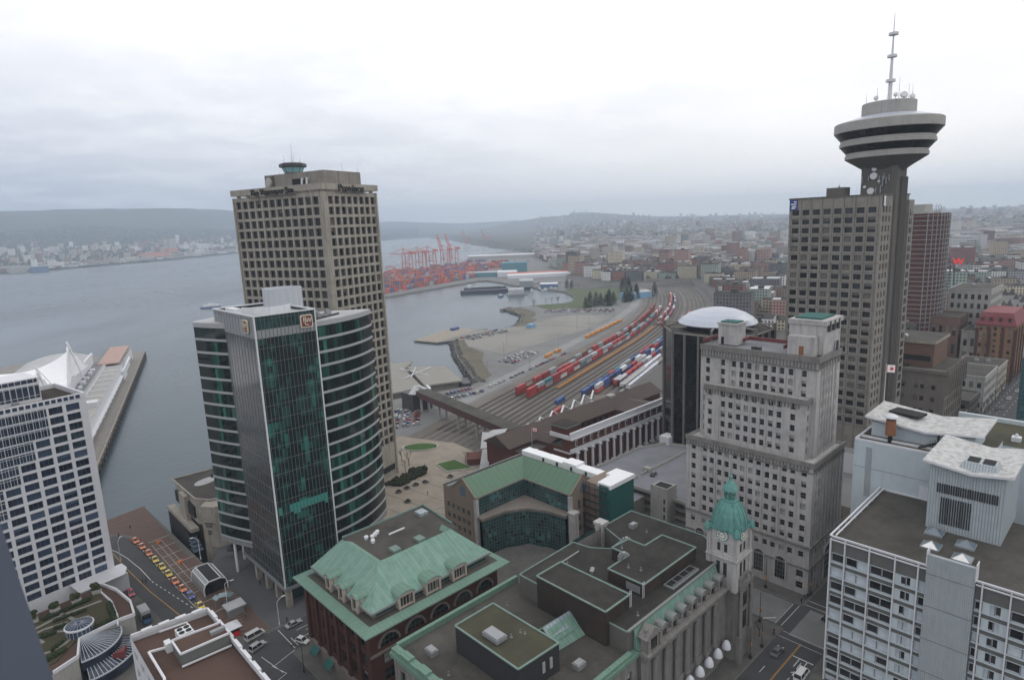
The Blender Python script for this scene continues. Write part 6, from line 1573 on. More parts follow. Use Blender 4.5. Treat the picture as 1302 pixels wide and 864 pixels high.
mb = MB(); mb.box(194.6, 175, 17.2, 203, 184, 21.4, 0, 1); mb.box(194, 174.5, 21.4, 203.6, 184.6, 22.0, 2, 1); mb.box(195, 175.4, 22, 202.6, 183.4, 22.1, 1); T.part('pavilion', mb, ['brick_station', 'roof_brown', 'copper_trim'])
mb = MB()
mb.gable(176.5, 192.8, 297.5, 210.6, 12.7, 17.2, 'x', 0, 0); mb.gable(253, 177.2, 277, 195, 12.65, 15.5, 'y', 0, 0); mb.gable(193.6, 184, 206.4, 195, 12.65, 14.4, 'y', 0, 0)
T.part('hipped_roof', mb, 'roof_station')
mb = MB(); mb.box(206.2, 177.2, -9, 253.8, 193.8, 5, 0); T.part('courtyard_roof', mb, 'roof_moss')
for (u, v, w, z) in ((258, 200, 3.4, 17), (246, 203, 1.6, 16), (203, 201, 1.8, 16.4)): mb = MB(); mb.box(u, v, z-1.5, u+w*1.4, v+w, z+.6); T.part('roof_hatch', mb, 'concrete_pale')
for k in range(9): mb = MB(); u = 209+4.6*k; mb.box(u, 193.6, 8.2, u+1.6, 193.97, 11.2); T.part('window', mb, 'glass_dark')
mb = MB(); R5 = random.Random(8)
for k in range(26): mb.blob((228+R5.uniform(-2, 2), 187+R5.uniform(-1.5, 1.5), 7+R5.uniform(0, 3)), R5.uniform(.4, .8), 6, 0, R5)
solo('courtyard_tree', mb, 'leaf', 'small olive tree in the red brick station courtyard', 'tree', 228, 187, 6).color = (.10, .12, .03, 1)
F = Thing('rooftop_flag', 'small red and white flag above the brown station roof', 'flag', 190, 192, 11)
mb = MB(); mb.tube((190, 192, 11), (190, 192, 19.5), .1, .06, 6); F.part('pole', mb, 'steel_white'); flag(F, 190, 192, 19.4, 1.5, (.8, -.6))
# zigzag glazed stairs down to the tracks
ZZ = [(205.8, 219.4), (217.9, 222.2), (221.5, 220.6), (230, 225.2), (233, 222.6), (242, 227.6), (245.6, 225), (254, 230), (257.5, 227.6), (266, 232.4), (269, 230), (278, 235), (281, 232.4), (289, 237)]
T = Thing('stair_canopy', 'white zigzag canopy stepping along behind the station roof', 'canopy', 248, 226, LOW)
mb = MB()
for k, (a, b) in enumerate(zip(ZZ, ZZ[1:])): z0, z1 = (5, 8) if k % 2 == 0 else (8, 5); mb.bar((*a, z0), (*b, z1), .9, .22)
T.part('roof', mb, 'steel_white')
mb = MB()
for k, p in enumerate(ZZ): mb.bar((*p, LOW), (*p, 5.2), .3)
T.part('posts', mb, 'steel_grey', kind='stuff')
mb = MB(); mb.prism([(186, 210), (268, 210), (290, 232), (292, 239), (262, 236), (204, 223)], LOW, -2.5); T.part('platform', mb, 'concrete_grey')
# annex with folded pale roofs
T = Thing('station_annex', 'pair of folded pale metal roofs over the bridge approach beside the plaza', 'building', 186, 214)
for Q in ([(170, 206.4, 1), (174.4, 205.4, 1), (186, 215, 5.0), (182, 217.6, 5.0)], [(182.2, 219.2, 5), (187.2, 215.4, 5), (195, 222.4, 8.6), (192, 229, 8.6)], [(194, 231, 5.4), (199, 221, 7.4), (207, 226.6, 7), (204.2, 235, 5.2)], [(187, 213.6, 4), (192, 204.4, 4), (198.4, 208, 3.4), (198, 218, 3.8)]):
    mb = MB(); mb.face([(a, b, c+.25) for a, b, c in Q]); mb.face([(a, b, c-.1) for a, b, c in Q][::-1]); L_ = Q+Q[:1]
    for a, b in zip(L_, L_[1:]): mb.face([(a[0], a[1], a[2]-.1), (b[0], b[1], b[2]-.1), (b[0], b[1], b[2]+.25), (a[0], a[1], a[2]+.25)])
    T.part('folded_roof', mb, 'roof_pale')
mb = MB(); mb.prism([(186.4, 205), (192, 205), (198, 209), (204, 226), (203, 233), (195, 229), (184, 217)], LOW, 1.6); T.part('body', mb, 'brick_station')
mb = MB(); mb.prism([(172, 217), (178, 213), (184, 220), (178, 225)], .1, 3.2); T.part('red_shed', mb, 'brick_station')
# brown enclosed footbridge to the ferry
T = Thing('ferry_footbridge', 'long brown enclosed footbridge crossing the tracks towards the ferry terminal', 'bridge', 216, 230, LOW)
Pa, Pb = Vector((214.5, 229)), Vector((230, 334)); d = (Pb-Pa).normalized(); n_ = Vector((d.y, -d.x))
mb = MB()
def span(a, b, w, z0, z1, m, mt): mb.prism([tuple(a-n_*w/2), tuple(a+n_*w/2), tuple(b+n_*w/2), tuple(b-n_*w/2)], z0, z1, m, mt)
span(Pa, Pb, 8.6, .6, 4.4, 0, 1); span(Pa-d*.1, Pb+d*.1, 9.4, 4.4, 4.9, 0, 1)
T.part('deck', mb, ['girder_brown', 'roof_gravel'])
for t_ in (.06, .32, .52, .74, .97):
    for s in (-2.6, 2.6): q = Pa+(Pb-Pa)*t_+n_*s; mb = MB(); mb.tube((q.x, q.y, LOW), (q.x, q.y, .6), .85, .85, 10); T.part('pier', mb, 'concrete_pale')
mb = MB(); q = Pb+d*4; mb.prism([tuple(Pb-n_*7), tuple(Pb+n_*7), tuple(Pb+d*13+n_*9), tuple(Pb+d*13-n_*9)], LOW, 2.4, 0); mb.bar((*(Pb+d*1-n_*7), 2.6), (*(Pb+d*6), 6.6), 5, .4, 1); mb.bar((*(Pb+d*1+n_*7), 2.6), (*(Pb+d*6), 6.6), 5, .4, 1); T.part('head_house', mb, ['steel_dark', 'roof_pale'])
mb = MB(); mb.path([(236, 356, -2), (240, 351, -1), (246, 350, -1), (250, 353, -1.6), (254, 362, -2)], 1.6, 1.2); T.part('curved_canopy', mb, 'white_wall')
# ferry terminal roofs on the water
weathered('roof_ferry', (.25, .24, .215), (.17, .16, .14), .1)
T = Thing('ferry_terminal', 'low beige floating ferry terminal with folded roofs and white roof masts', 'terminal', 392, 300, WATER, TG)
for P, z in (([(338, 283), (398, 336), (409, 326), (362, 272)], -6.2), ([(364, 271), (411, 323), (424, 293), (386, 252)], -5.6), ([(398, 337), (420, 352), (436, 336), (411, 326)], -7)):
    mb = MB(); mb.prism(P, z, z+1.1, 0, 1); q_ = T.part('roof', mb, ['concrete_warm', 'roof_ferry'])
    cx_, cy_ = sum(p[0] for p in P)/4, sum(p[1] for p in P)/4
    mb = MB(); mb.prism([(cx_+(a-cx_)*.86, cy_+(b-cy_)*.86) for a, b in P], WATER-.5, z, 0, 0, False, False); T.part('wall', mb, 'concrete_warm')
for a, b in (((380, 296), (408, 312)), ((392, 288), (400, 322)), ((376, 300), (412, 300))): mb = MB(); mb.bar((*a, -4.4), (*b, -3.4), .5, .4); T.part('roof_mast', mb, 'white_wall')
mb = MB(); mb.prism([(384, 251), (398, 264), (402, 258), (388, 246)], WATER, -6.6); T.part('jetty_house', mb, 'steel_dark')
# ---------------------------------------------------------------- parkade
T = Thing('parkade', 'grey rooftop car park with open dark decks and a square lift tower', 'car park', 188, 100)
PK = [(188, 98), (254, 98), (236, 152), (224, 157.5), (188, 158)]
mb = MB()
for z in (1.2, 4.4): mb.prism([(a+.6 if a < 190 else a-.5, b+.6) for a, b in PK], z-.3, z+.9, 0, 0)
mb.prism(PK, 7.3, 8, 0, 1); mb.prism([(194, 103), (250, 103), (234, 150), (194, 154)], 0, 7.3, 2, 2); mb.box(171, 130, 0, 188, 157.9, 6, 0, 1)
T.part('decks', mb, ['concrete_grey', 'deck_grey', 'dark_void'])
mb = MB()
for a, b in zip(PK, PK[1:]+PK[:1]): mb.bar((*a, 8.5), (*b, 8.5), .35, 1.1)
mb.bar((200, 139.6, 8.4), (240, 139.6, 8.4), .4, .9); mb.bar((189, 139.6, 8.4), (197, 139.6, 8.4), .4, .9); mb.box(204, 138.6, 8, 206, 141.6, 9.6)
T.part('parapet', mb, 'concrete_pale')
mb = MB(); mb.box(184, 117.4, 0, 190.2, 124.6, 13.2, 0); mb.box(185, 118.4, 13.2, 189.2, 123.6, 13.3, 1); mb.bar((184.2, 117.6, 13.4), (184.2, 124.4, 13.4), .4, .5); mb.bar((184.4, 117.6, 13.39), (190.2, 117.6, 13.39), .4, .5)
for k in range(3): mb.box(183.93, 118.4, 1.6+3*k, 184.0, 119, 3.4+3*k, 1)
T.part('lift_tower', mb, ['concrete_pale', 'dark_void'])
mb = MB(); mb.box(236, 150, 8, 242, 155, 11.5); T.part('stair_hut', mb, 'white_wall')
# ---------------------------------------------------------------- black octagonal tower with shallow dome
T = Thing('domed_tower', 'black glass octagonal tower with concrete ribs and a shallow silver dome', 'tower', 262, 141)
OC = [(262+24.2*cos(pi/8+pi*k/4), 141+24.2*sin(pi/8+pi*k/4)) for k in range(8)]
plain('rib_grey', (.13, .125, .12), .8)
mb = MB(); mb.prism(OC, 0, 59.2, 0, 1); T.part('glass_wall', mb, ['black_glass', 'roof_gravel'])
for k in range(8):
    for s in (-.36, .0, .36) if k in (3, 4, 5) else (0,):
        a = OC[k]; b = OC[(k+1) % 8]; t_ = .0 if s == 0 else .5+s*.5
        p = (a[0]+(b[0]-a[0])*t_, a[1]+(b[1]-a[1])*t_); r = hypot(p[0]-262, p[1]-141); e = ((p[0]-262)/r, (p[1]-141)/r)
        mb = MB(); mb.prism([(p[0]+e[0]*.7-e[1]*.45, p[1]+e[1]*.7+e[0]*.45), (p[0]+e[0]*.7+e[1]*.45, p[1]+e[1]*.7-e[0]*.45), (p[0]-e[0]*.8+e[1]*.45, p[1]-e[1]*.8-e[0]*.45), (p[0]-e[0]*.8-e[1]*.45, p[1]-e[1]*.8+e[0]*.45)], 0, 62.2 if s == 0 else 59.4)
        T.part('rib', mb, 'rib_grey')
mb = MB()
for a, b in zip(OC, OC[1:]+OC[:1]): mb.bar((*a, 59.5), (*b, 59.5), .5, .6)
T.part('coping', mb, 'concrete_grey')
mb = MB(); mb.lathe([(15.6, 59.2), (15.6, 62.2)], (262, 141), 24, 0, capt=False); T.part('drum', mb, 'black_glass')
mb = MB(); mb.lathe([(17.2, 61.9), (17.4, 62.3), (15.5, 64.4), (12.2, 66.4), (8, 67.9), (4, 68.7), (.01, 69)], (262, 141), 48); T.part('dome', mb, 'roof_dome', smooth=True)
for k in range(8):
    a = pi/8+pi*k/4; mb = MB(); mb.bar((262+17*cos(a), 141+17*sin(a), 61.6), (262+25*cos(a), 141+25*sin(a), 62), .7, .7); T.part('roof_beam', mb, 'concrete_grey')
# ---------------------------------------------------------------- grey stone block and the street beyond
T = Thing('stone_department_block', 'grey stone department block with brown rooftop plant house', 'building', 314, 62.4)
mb = MB(); wins = []
facade(mb, (314, 96), (0, -1), 33.6, 0, 39.6, [(2+4.1*k, 3.6+4.1*k) for k in range(3)]+[(15+1.9*k, 16.4+1.9*k) for k in range(2)]+[(22+2.3*k, 23.5+2.3*k) for k in range(2)]+[(28.5, 30)], floors(4, 4, 5, 3)+[(25.5, 27.6), (31, 33)], .4, 0, 0, wins)
facade(mb, (314, 62.4), (1, 0), 34, 0, 39.6, even(34, 8, 2., 1, 1), floors(3, 7, 5, 3.6), .9, 0, 0, wins)
mb.face([(348, 62.4, 0), (348, 96, 0), (348, 96, 39.6), (348, 62.4, 39.6)]); mb.face([(348, 96, 0), (314, 96, 0), (314, 96, 39.6), (348, 96, 39.6)])
T.part('wall', mb, 'stone_brown'); set_windows(T, wins, 'black', (.75, .12, .08, .05), 60)
mb = MB(); mb.box(314.3, 62.8, 38.8, 347.7, 95.7, 39.4, 0); mb.box(313.3, 61.6, 38.4, 315, 96.4, 39.9, 1); mb.box(315, 61.6, 38.4, 348.3, 63, 39.9, 1)
for k in range(10): mb.box(314.6+3.7*k-.5, 61.3, 30, 315.6+3.7*k-.5, 62.4, 40.8, 1)
T.part('roof', mb, ['roof_gravel', 'stone_brown'])
mb = MB(); mb.box(321, 69, 39.4, 345, 96, 50, 0, 1); mb.box(320.4, 68.4, 50, 345.6, 96.4, 51.4, 2, 1); mb.box(320.9, 70, 42, 320.98, 95, 44.4, 3); T.part('plant_house', mb, ['brick_brown', 'roof_gravel', 'concrete_warm', 'dark_void'])
for (u, v) in ((323, 90), (323.5, 86.6), (325, 82)): mb = MB(); mb.tube((u, v, 51.6), (u+3, v, 51.6), 1.1, 1.1, 12); T.part('vent_drum', mb, 'steel_grey')
for (u, v) in ((317, 84), (317.4, 80.6), (316.8, 77.4)): mb = MB(); mb.box(u, v, 39.4, u+2, v+2.2, 41); T.part('roof_unit', mb, 'steel_dark')
mb = MB(); mb.box(296, 97, 0, 313, 124, 22, 0, 1); mb.box(300, 104, 22, 310, 112, 28, 0, 1); wl = solo('pale_annex', mb, ['white_wall', 'roof_gravel'], 'small pale flat-roofed annex behind the limestone tower', 'building', 296, 97)
mb = MB(); mb.box(214, 64.5, 0, 250, 84, 12, 0, 1); mb.box(244, 70, 12, 250, 84, 20, 2, 1); solo('beige_low_block', mb, ['concrete_warm', 'lot_asphalt', 'white_wall'], 'low beige flat-roofed block between limestone and lookout towers', 'building', 214, 64.5)
def simple_block(name, label, u0, v0, u1, v1, h, wall, roof, group=None, style='black', rows_=None, cols_=None, extra=None, cat='building', parap=.6, lim=40, th=TD):
    T = Thing(name, label, cat, u0, v0, 0, th, group)
    mb = MB(); wins = []; nr = rows_ or max(1, int((h-3)/3.6))
    rw = floors(2.2, nr, (h-2.6)/nr, (h-2.6)/nr*.55)
    for P, d, L_ in (((u0, v1), (0, -1), v1-v0), ((u0, v0), (1, 0), u1-u0)):
        facade(mb, P, d, L_, 0, h, even(L_, max(2, int(L_/3.6)), 1.9, .6, .6), rw, .3, 0, 0, wins)
    mb.face([(u1, v0, 0), (u1, v1, 0), (u1, v1, h), (u1, v0, h)]); mb.face([(u1, v1, 0), (u0, v1, 0), (u0, v1, h), (u1, v1, h)])
    T.part('wall', mb, wall); set_windows(T, wins, style, (.6, .15, .15, .1), lim)
    mb = MB(); mb.box(u0+.3, v0+.3, h-.5, u1-.3, v1-.3, h-.1, 0)
    for a, b in (((u0, v0), (u1, v0)), ((u1, v0), (u1, v1)), ((u1, v1), (u0, v1)), ((u0, v1), (u0, v0))): mb.bar((*a, h+.2), (*b, h+.2), .5, parap, 1)
    T.part('roof', mb, [roof, wall])
    for k in range(2): uu, vv = u0+(u1-u0)*rnd.uniform(.2, .7), v0+(v1-v0)*rnd.uniform(.2, .7); mb = MB(); mb.box(uu, vv, h-.1, uu+2.4, vv+2, h+1.5); T.part('roof_unit', mb, 'steel_grey')
    return T
simple_block('small_shop', 'narrow shop with mossy roof and blue and orange signs beside stone block', 352, 62.6, 366, 84, 10, 'stone_brown', 'roof_moss')
T = simple_block('dark_grey_shop', 'dark grey low shop block with white roof edge on tree-lined avenue', 368, 62.6, 390, 86, 14, 'concrete_dark', 'roof_gravel')
simple_block('cream_shop_row', 'cream shop block with a row of tall windows on tree-lined avenue', 403, 62.6, 436, 92, 19, 'concrete_pale', 'roof_gravel', rows_=3)
simple_block('brown_warehouse', 'wide dark brown warehouse wall behind the cream shop row', 402, 98, 468, 132, 24, 'brick_brown', 'roof_brown', rows_=4)
simple_block('yellow_sign_shop', 'tan shop carrying a yellow sign beyond the cream shop row', 438, 62.6, 468, 84, 17, 'concrete_warm', 'roof_gravel', rows_=3)
T = simple_block('grid_office', 'wide grey office with dark square window grid beyond the stone block', 520, 82, 560, 106, 53, 'concrete_pale', 'roof_gravel', rows_=8)
simple_block('pink_concrete_block', 'pinkish windowless-looking concrete block left of the grid office', 486, 92, 512, 112, 38, 'brick_brown', 'roof_gravel', rows_=3)
simple_block('grey_blank_block', 'plain grey concrete block in front of the grid office', 484, 74, 512, 90, 30, 'concrete_grey', 'roof_gravel', rows_=3)
simple_block('dark_glass_low', 'low dark glazed block beside the striped brick tower', 470, 114, 500, 138, 34, 'concrete_dark', 'roof_gravel', rows_=7)
# ornate red and ochre block with mansard
T = Thing('mansard_block', 'ornate ochre and red brick block with tall red mansard roof', 'building', 484, 62.6)
mb = MB(); wins = []
facade(mb, (484, 82.5), (0, -1), 19.9, 0, 35, even(19.9, 5, 1.6, .8, .8), floors(3, 9, 3.6, 2.2), .4, 0, 0, wins); facade(mb, (484, 62.6), (1, 0), 38, 0, 35, even(38, 9, 1.6, .8, .8), floors(3, 9, 3.6, 2.2), .4, 0, 0, wins)
mb.face([(522, 62.6, 0), (522, 82.5, 0), (522, 82.5, 35), (522, 62.6, 35)]); mb.face([(522, 82.5, 0), (484, 82.5, 0), (484, 82.5, 35), (522, 82.5, 35)])
plain('ochre_brick', (.23, .125, .065), .9); plain('mansard_red', (.20, .05, .055), .8)
T.part('wall', mb, 'ochre_brick'); set_windows(T, wins, 'black', (.6, .2, .15, .05), 60)
mb = MB()
for v in (82.2, 76, 69, 63): mb.box(483.4, v-1.2, 0, 483.98, v+.3, 33)
for u in (487, 497, 507, 517): mb.box(u, 62.0, 0, u+1.6, 62.58, 33)
T.part('red_pier', mb, 'brick_red')
mb = MB(); mb.box(483.2, 61.8, 35, 522.6, 83, 36)
mb.face([(483.6, 62.2, 36), (522, 62.2, 36), (520, 64.6, 43), (486, 64.6, 43)]); mb.face([(483.6, 82.6, 36), (483.6, 62.2, 36), (486, 64.6, 43), (486, 80.4, 43)]); mb.face([(486, 64.6, 43), (520, 64.6, 43), (520, 80.4, 43), (486, 80.4, 43)]); mb.face([(522, 82.6, 36), (483.6, 82.6, 36), (486, 80.4, 43), (520, 80.4, 43)]); mb.face([(522, 62.2, 36), (522, 82.6, 36), (520, 80.4, 43), (520, 64.6, 43)])
T.part('mansard', mb, 'mansard_red')
for k in range(4): mb = MB(); v = 79.6-4.6*k; mb.box(483.9, v-1, 37.4, 486, v+1, 40.4, 0); mb.box(483.8, v-.6, 37.8, 483.88, v+.6, 40, 1); T.part('dormer', mb, ['mansard_red', 'glass_dark'])
# striped brick residential tower under construction
T = Thing('striped_tower', 'curved red brick residential tower with pale floor bands behind the lookout tower', 'tower', 480, 109)
PL = [(480, 126), (480, 113)]+arc((480, 113), (506, 106), 3.2, 8)[1:]+[(512, 128)]
mb = MB(); mb.prism(PL, 0, 105.5, 0, 1)
bricks('brick_glass', (.15, .055, .045), (.10, .045, .04), (.03, .035, .045)); T.part('wall', mb, ['brick_glass', 'roof_gravel'])
GP = grow(PL, .8)
for k in range(33): z = 6+3.05*k; mb = MB(); mb.prism(GP, z, z+.55); T.part('floor_band', mb, 'concrete_grey')
mb = MB()
for k in range(34):
    z = 6.6+3.05*(k % 33)
for i in range(9):
    a = PL[1+i] if 1+i < len(PL) else PL[-1]; mb.box(a[0]-.75, a[1]-.75, 0, a[0]-.35, a[1]-.35, 105.4)
T.part('column', mb, 'steel_grey')
mb = MB(); mb.box(481, 115, 105.5, 500, 125, 111.5); mb.box(479.6, 112, 105.5, 508, 127, 106.6); T.part('crown', mb, 'concrete_pale')
for k in range(5): mb = MB(); mb.tube((486+4*k, 110.5, 106), (486+4*k, 110.5, 110.5+(k % 2)), .12, .12, 5); T.part('rebar_post', mb, 'steel_dark')
mb = MB(); mb.box(479.2, 121.5, 5, 479.9, 125.5, 105, 0); T.part('glass_bay', mb, 'black_glass')
# red sign on a frame
T = Thing('letter_tower', 'lattice mast carrying a glowing red letter above the far rooftops', 'sign', 700, 141.6)
mb = MB()
for a in (-3, 3):
    for b in (-3, 3): mb.bar((700+a, 141.6+b, 30), (700+a*.4, 141.6+b*.4, 55), .5)
T.part('mast', mb, 'steel_dark'); text(T, None, 'W', 698, 137, 58.5, 8, -pi/2, 'emit_red', .4, .2, name='letter')
mb = MB(); mb.box(686, 128, 0, 720, 158, 30, 0, 1); o = solo('department_store', mb, ['city_wall', 'roof_gravel'], 'long brick store block under the glowing red letter', 'building', 686, 128); o.color = (.25, .19, .16, 1)
mb = MB(); mb.box(330, -10, 0, 380, 39.4, 46, 0, 1); solo('teal_glass_block', mb, ['panes_teal', 'roof_gravel'], 'teal glass block across the tree-lined avenue at the right edge', 'building', 330, 0) if panes('panes_teal', (.03, .09, .10), (.10, .2, .21), 1.6, 1.8, .7, .08, 9., .5, (.12, .15, .15), .12) else 0
# ================================================================ rail yard
YD = [(330, 128), (330, 222), (430, 225), (560, 231), (700, 236), (830, 250), (950, 276), (1060, 318), (1130, 352), (1150, 300), (1060, 246), (960, 190), (860, 160), (760, 146), (640, 136), (480, 128)]
mb = MB(); mb.face([(a, b, LOW+.006) for a, b in YD])
struct('ballast', mb, 'ballast', th=TG) if False else None
def track(b0, a):
    """offset of the yard's curve at station a (metres along the yard)"""
    return b0+(0 if a < 560 else ((a-560)/500)**2*92)
mb = MB()
A_ = list(range(262, 1130, 30))
for a0, a1 in zip(A_, A_[1:]):
    lo = lambda a: 126 if a > 380 else 126+(380-a)*.2; hi = lambda a: track(221, a)
    mb.face([(a0, track(lo(a0), a0), LOW+.006), (a1, track(lo(a1), a1), LOW+.006), (a1, hi(a1), LOW+.006), (a0, hi(a0), LOW+.006)])
struct('rail_ballast', mb, 'ballast', th=TG)
LINES = [132.5, 138.3, 144, 149.8, 155.6, 163.5, 168.4, 173.2, 178.2, 183, 188.6, 194.4, 200, 205.6, 211]
mb = MB()
for b0 in LINES:
    st = 268 if b0 > 150 else 400
    for a0, a1 in zip(A_, A_[1:]):
        if a0 < st: continue
        for s in (-.75, .75): mb.bar((a0, track(b0, a0)+s, LOW+.12), (a1, track(b0, a1)+s, LOW+.12), .16, .16)
struct('railway_track', mb, 'rail_steel', th=TG)
mb = MB()
for b0 in LINES:
    for a0, a1 in zip(A_, A_[1:]):
        if a0 >= (268 if b0 > 150 else 400): mb.face([(a0, track(b0, a0)-1.5, LOW+.013), (a1, track(b0, a1)-1.5, LOW+.013), (a1, track(b0, a1)+1.5, LOW+.013), (a0, track(b0, a0)+1.5, LOW+.013)])
struct('track_bed', mb, 'track_bed', th=TG)
mb = MB()
for b0 in LINES:
    st = 268 if b0 > 150 else 400
    a = st
    while a < 700: y = track(b0, a); mb.bar((a, y-1.3, LOW+.03), (a, y+1.3, LOW+.03), .28, .12); a += 1.6
struct('sleepers', mb, 'timber_pile', th=TG)
mb = MB()
lot = lambda P, m, z=.01: mb.face([(a, b, LOW+z) for a, b in P], m)
lot([(500, 279), (520, 322), (530, 352), (548, 366), (600, 372), (625, 349), (640, 344), (660, 300), (655, 252)], 0)
lot([(660, 254), (664, 300), (650, 344), (682, 354), (725, 352), (745, 300), (752, 258)], 0, .014)
lot([(404, 246), (410, 257), (445, 288), (507, 338), (548, 368), (552, 356), (520, 330), (500, 300), (470, 285), (440, 262), (424, 248)], 1, .018)
lot([(642, 345), (682, 355), (735, 378), (778, 427), (800, 417), (760, 372), (700, 340), (660, 330)], 1, .02)
lot([(806, 312), (790, 372), (822, 404), (850, 371), (875, 365), (930, 383), (985, 417), (1010, 438), (1064, 439), (1090, 330), (990, 316), (900, 300)], 2, .022)
lot([(330, 223), (430, 226), (560, 232), (700, 237), (830, 251), (950, 278), (950, 272+18), (830, 262), (700, 247), (560, 243), (430, 238), (330, 240)], 3, .026)
lot([(700, 350), (748, 362), (788, 371), (806, 310), (816, 263), (770, 263), (752, 300)], 4, .03)
struct('yard_surface', mb, ['gravel_lot', 'dry_bank', 'park_grass', 'yard_road', 'lot_asphalt'], th=TG)
mb = MB(); R6 = random.Random(4)
for k in range(420):
    t_ = R6.random(); seg = R6.randrange(5); P = [(400, 246), (410, 258), (445, 288), (476, 315), (507, 338), (548, 368)]
    a, b = P[seg], P[seg+1]; w = R6.uniform(-5, 4)
    mb.blob((a[0]+(b[0]-a[0])*t_-w*.55, a[1]+(b[1]-a[1])*t_+w*.8, -10.2-w*.32), R6.uniform(.6, 1.7), 5, 0, R6)
for k in range(160):
    t_ = R6.random(); seg = R6.randrange(3); P = [(642, 346), (682, 356), (735, 379), (778, 428)]; a, b = P[seg], P[seg+1]; w = R6.uniform(-4, 4)
    mb.blob((a[0]+(b[0]-a[0])*t_-w*.5, a[1]+(b[1]-a[1])*t_+w*.8, -10.4-w*.3), R6.uniform(.6, 1.7), 5, 0, R6)
tag(struct('shore_rocks', mb, 'rock', th=TG, kind='stuff'), 'loose grey boulders along the shore of the yard')
mb = MB(); mb.prism([(541, 414), (538, 380), (622, 380), (622, 418)], -11.4, -10.2, 0); mb.prism([(538, 380), (560, 362), (630, 372), (622, 380)], -11.3, -10, 1)
solo('floating_deck', mb, ['plank_deck', 'gravel_lot'], 'large bare timber barge deck moored off the gravel lots', 'pontoon', 580, 398, WATER, TG)
mb = MB(); mb.box(606, 404, -10.2, 618, 409, -7.6); solo('blue_deck_hut', mb, 'sign_blue', 'small blue hut on the corner of the timber deck', 'hut', 606, 404, -10.2, TG)
mb = MB(); mb.box(637, 318, LOW, 649, 324, LOW+4); solo('blue_site_hut', mb, 'sign_blue_pale', 'light blue site hut at the edge of the gravel lot', 'hut', 637, 318, LOW, TG) if plain('sign_blue_pale', (.16, .32, .48), .6) else 0
# ---------------------------------------------------------------- container trains
BOXC = {'red': (.36, .05, .05), 'dark red': (.24, .045, .04), 'pink red': (.42, .10, .09), 'grey': (.30, .32, .34), 'white': (.55, .56, .57), 'blue': (.045, .09, .25), 'teal': (.06, .22, .25), 'orange': (.42, .17, .05), 'navy': (.03, .045, .12), 'brown': (.20, .09, .06)}
def box_mesh(L_, key):
    mb = MB(); z1 = 2.6
    mb.box(-L_/2, -1.2, 0, L_/2, 1.2, z1, 0)
    for k in range(int(L_/.8)): x = -L_/2+.4+.8*k; mb.box(x-.12, -1.245, .15, x+.12, -1.203, z1-.15, 0); mb.box(x-.12, 1.203, .15, x+.12, 1.245, z1-.15, 0)
    for s in (-1, 1):
        for x in (-L_/2, L_/2): mb.box(x-.1*(x > 0)-.04, s*1.22-.06, 0, x+.1*(x < 0)+.04, s*1.22+.06, z1+.03, 0)
    return mb.mesh('container', ['box_paint'])
BM = {L_: box_mesh(L_, L_) for L_ in (12.2, 14.6)}
def wagon_mesh():
    mb = MB(); mb.box(-6.7, -.5, .75, 6.7, .5, 1.0, 0)
    for s in (-1.25, 1.25): mb.box(-6, s-.12, .55, 6, s+.12, 1.2, 0)
    for x in (-5.6, 5.6):
        mb.box(x-.9, -1.3, .5, x+.9, 1.3, .95, 0)
        for dx in (-.75, .75):
            for s in (-.75, .75): mb.tube((x+dx, s-.08, .45), (x+dx, s+.08, .45), .42, .42, 10, 1)
    return mb.mesh('wagon', ['box_paint', 'rail_steel'])
WM = wagon_mesh()
def wagon(a, b0, label, colr, group):
    y = track(b0, a); dy = (track(b0, a+8)-track(b0, a-8))/16; x_, y_ = W(a, y, TG)
    o = link('well_wagon', WM, None, (x_, y_, LOW+.2), TG+atan2(dy, 1)); tag(o, label, 'wagon', group); o.color = (*colr, 1); return o
def container(a, b0, lev, cn, label, group, L_=12.2, z0=None):
    y = track(b0, a); dy = (track(b0, a+8)-track(b0, a-8))/16; x_, y_ = W(a, y, TG)
    o = link('container', BM[L_], None, (x_, y_, (LOW+1.4 if z0 is None else z0)+2.65*lev), TG+atan2(dy, 1)); tag(o, label, 'container', group)
    k = rnd.uniform(.8, 1.2); o.color = (*[c*k for c in BOXC[cn]], 1); return o
ORD = ['first', 'second', 'third', 'fourth', 'fifth', 'sixth', 'seventh', 'eighth', 'ninth', 'tenth', 'eleventh', 'twelfth', 'thirteenth', 'fourteenth', 'fifteenth', 'sixteenth', 'seventeenth', 'eighteenth', 'nineteenth', 'twentieth', 'twenty-first', 'twenty-second', 'twenty-third', 'twenty-fourth', 'twenty-fifth', 'twenty-sixth', 'twenty-seventh', 'twenty-eighth', 'twenty-ninth', 'thirtieth', 'thirty-first', 'thirty-second', 'thirty-third', 'thirty-fourth', 'thirty-fifth', 'thirty-sixth']
R7 = random.Random(21)
TR1 = ['red', 'red', 'grey', 'red', 'white', 'red', 'white', 'teal', 'grey', 'red', 'red', 'white', 'red', 'grey', 'white', 'grey', 'white', 'red', 'red', 'red', 'pink red', 'red', 'red', 'blue', 'pink red', 'red']
def train(nm, b0, a0, n, colours, double, grp, wcol=(.30, .09, .05), step=13.6, skip=0.):
    for k in range(n):
        a = a0+step*k
        w_ = wagon(a, b0, f'{ORD[k]} wagon from the near end of the {nm}', wcol, f'wagons of the {nm}')
        for lev in range(2 if double else 1):
            if R7.random() < skip and lev: continue
            cn = colours(k, lev); L_ = 12.2
            pos_ = ('upper ' if lev else 'lower ') if double else ''
            container(a, b0, lev, cn, f'{pos_}{cn} container on the {ORD[k]} wagon of the {nm}', f'containers on the {nm}', L_)
reds = lambda k, l: R7.choice(['red', 'red', 'red', 'pink red', 'dark red', 'grey', 'white'])
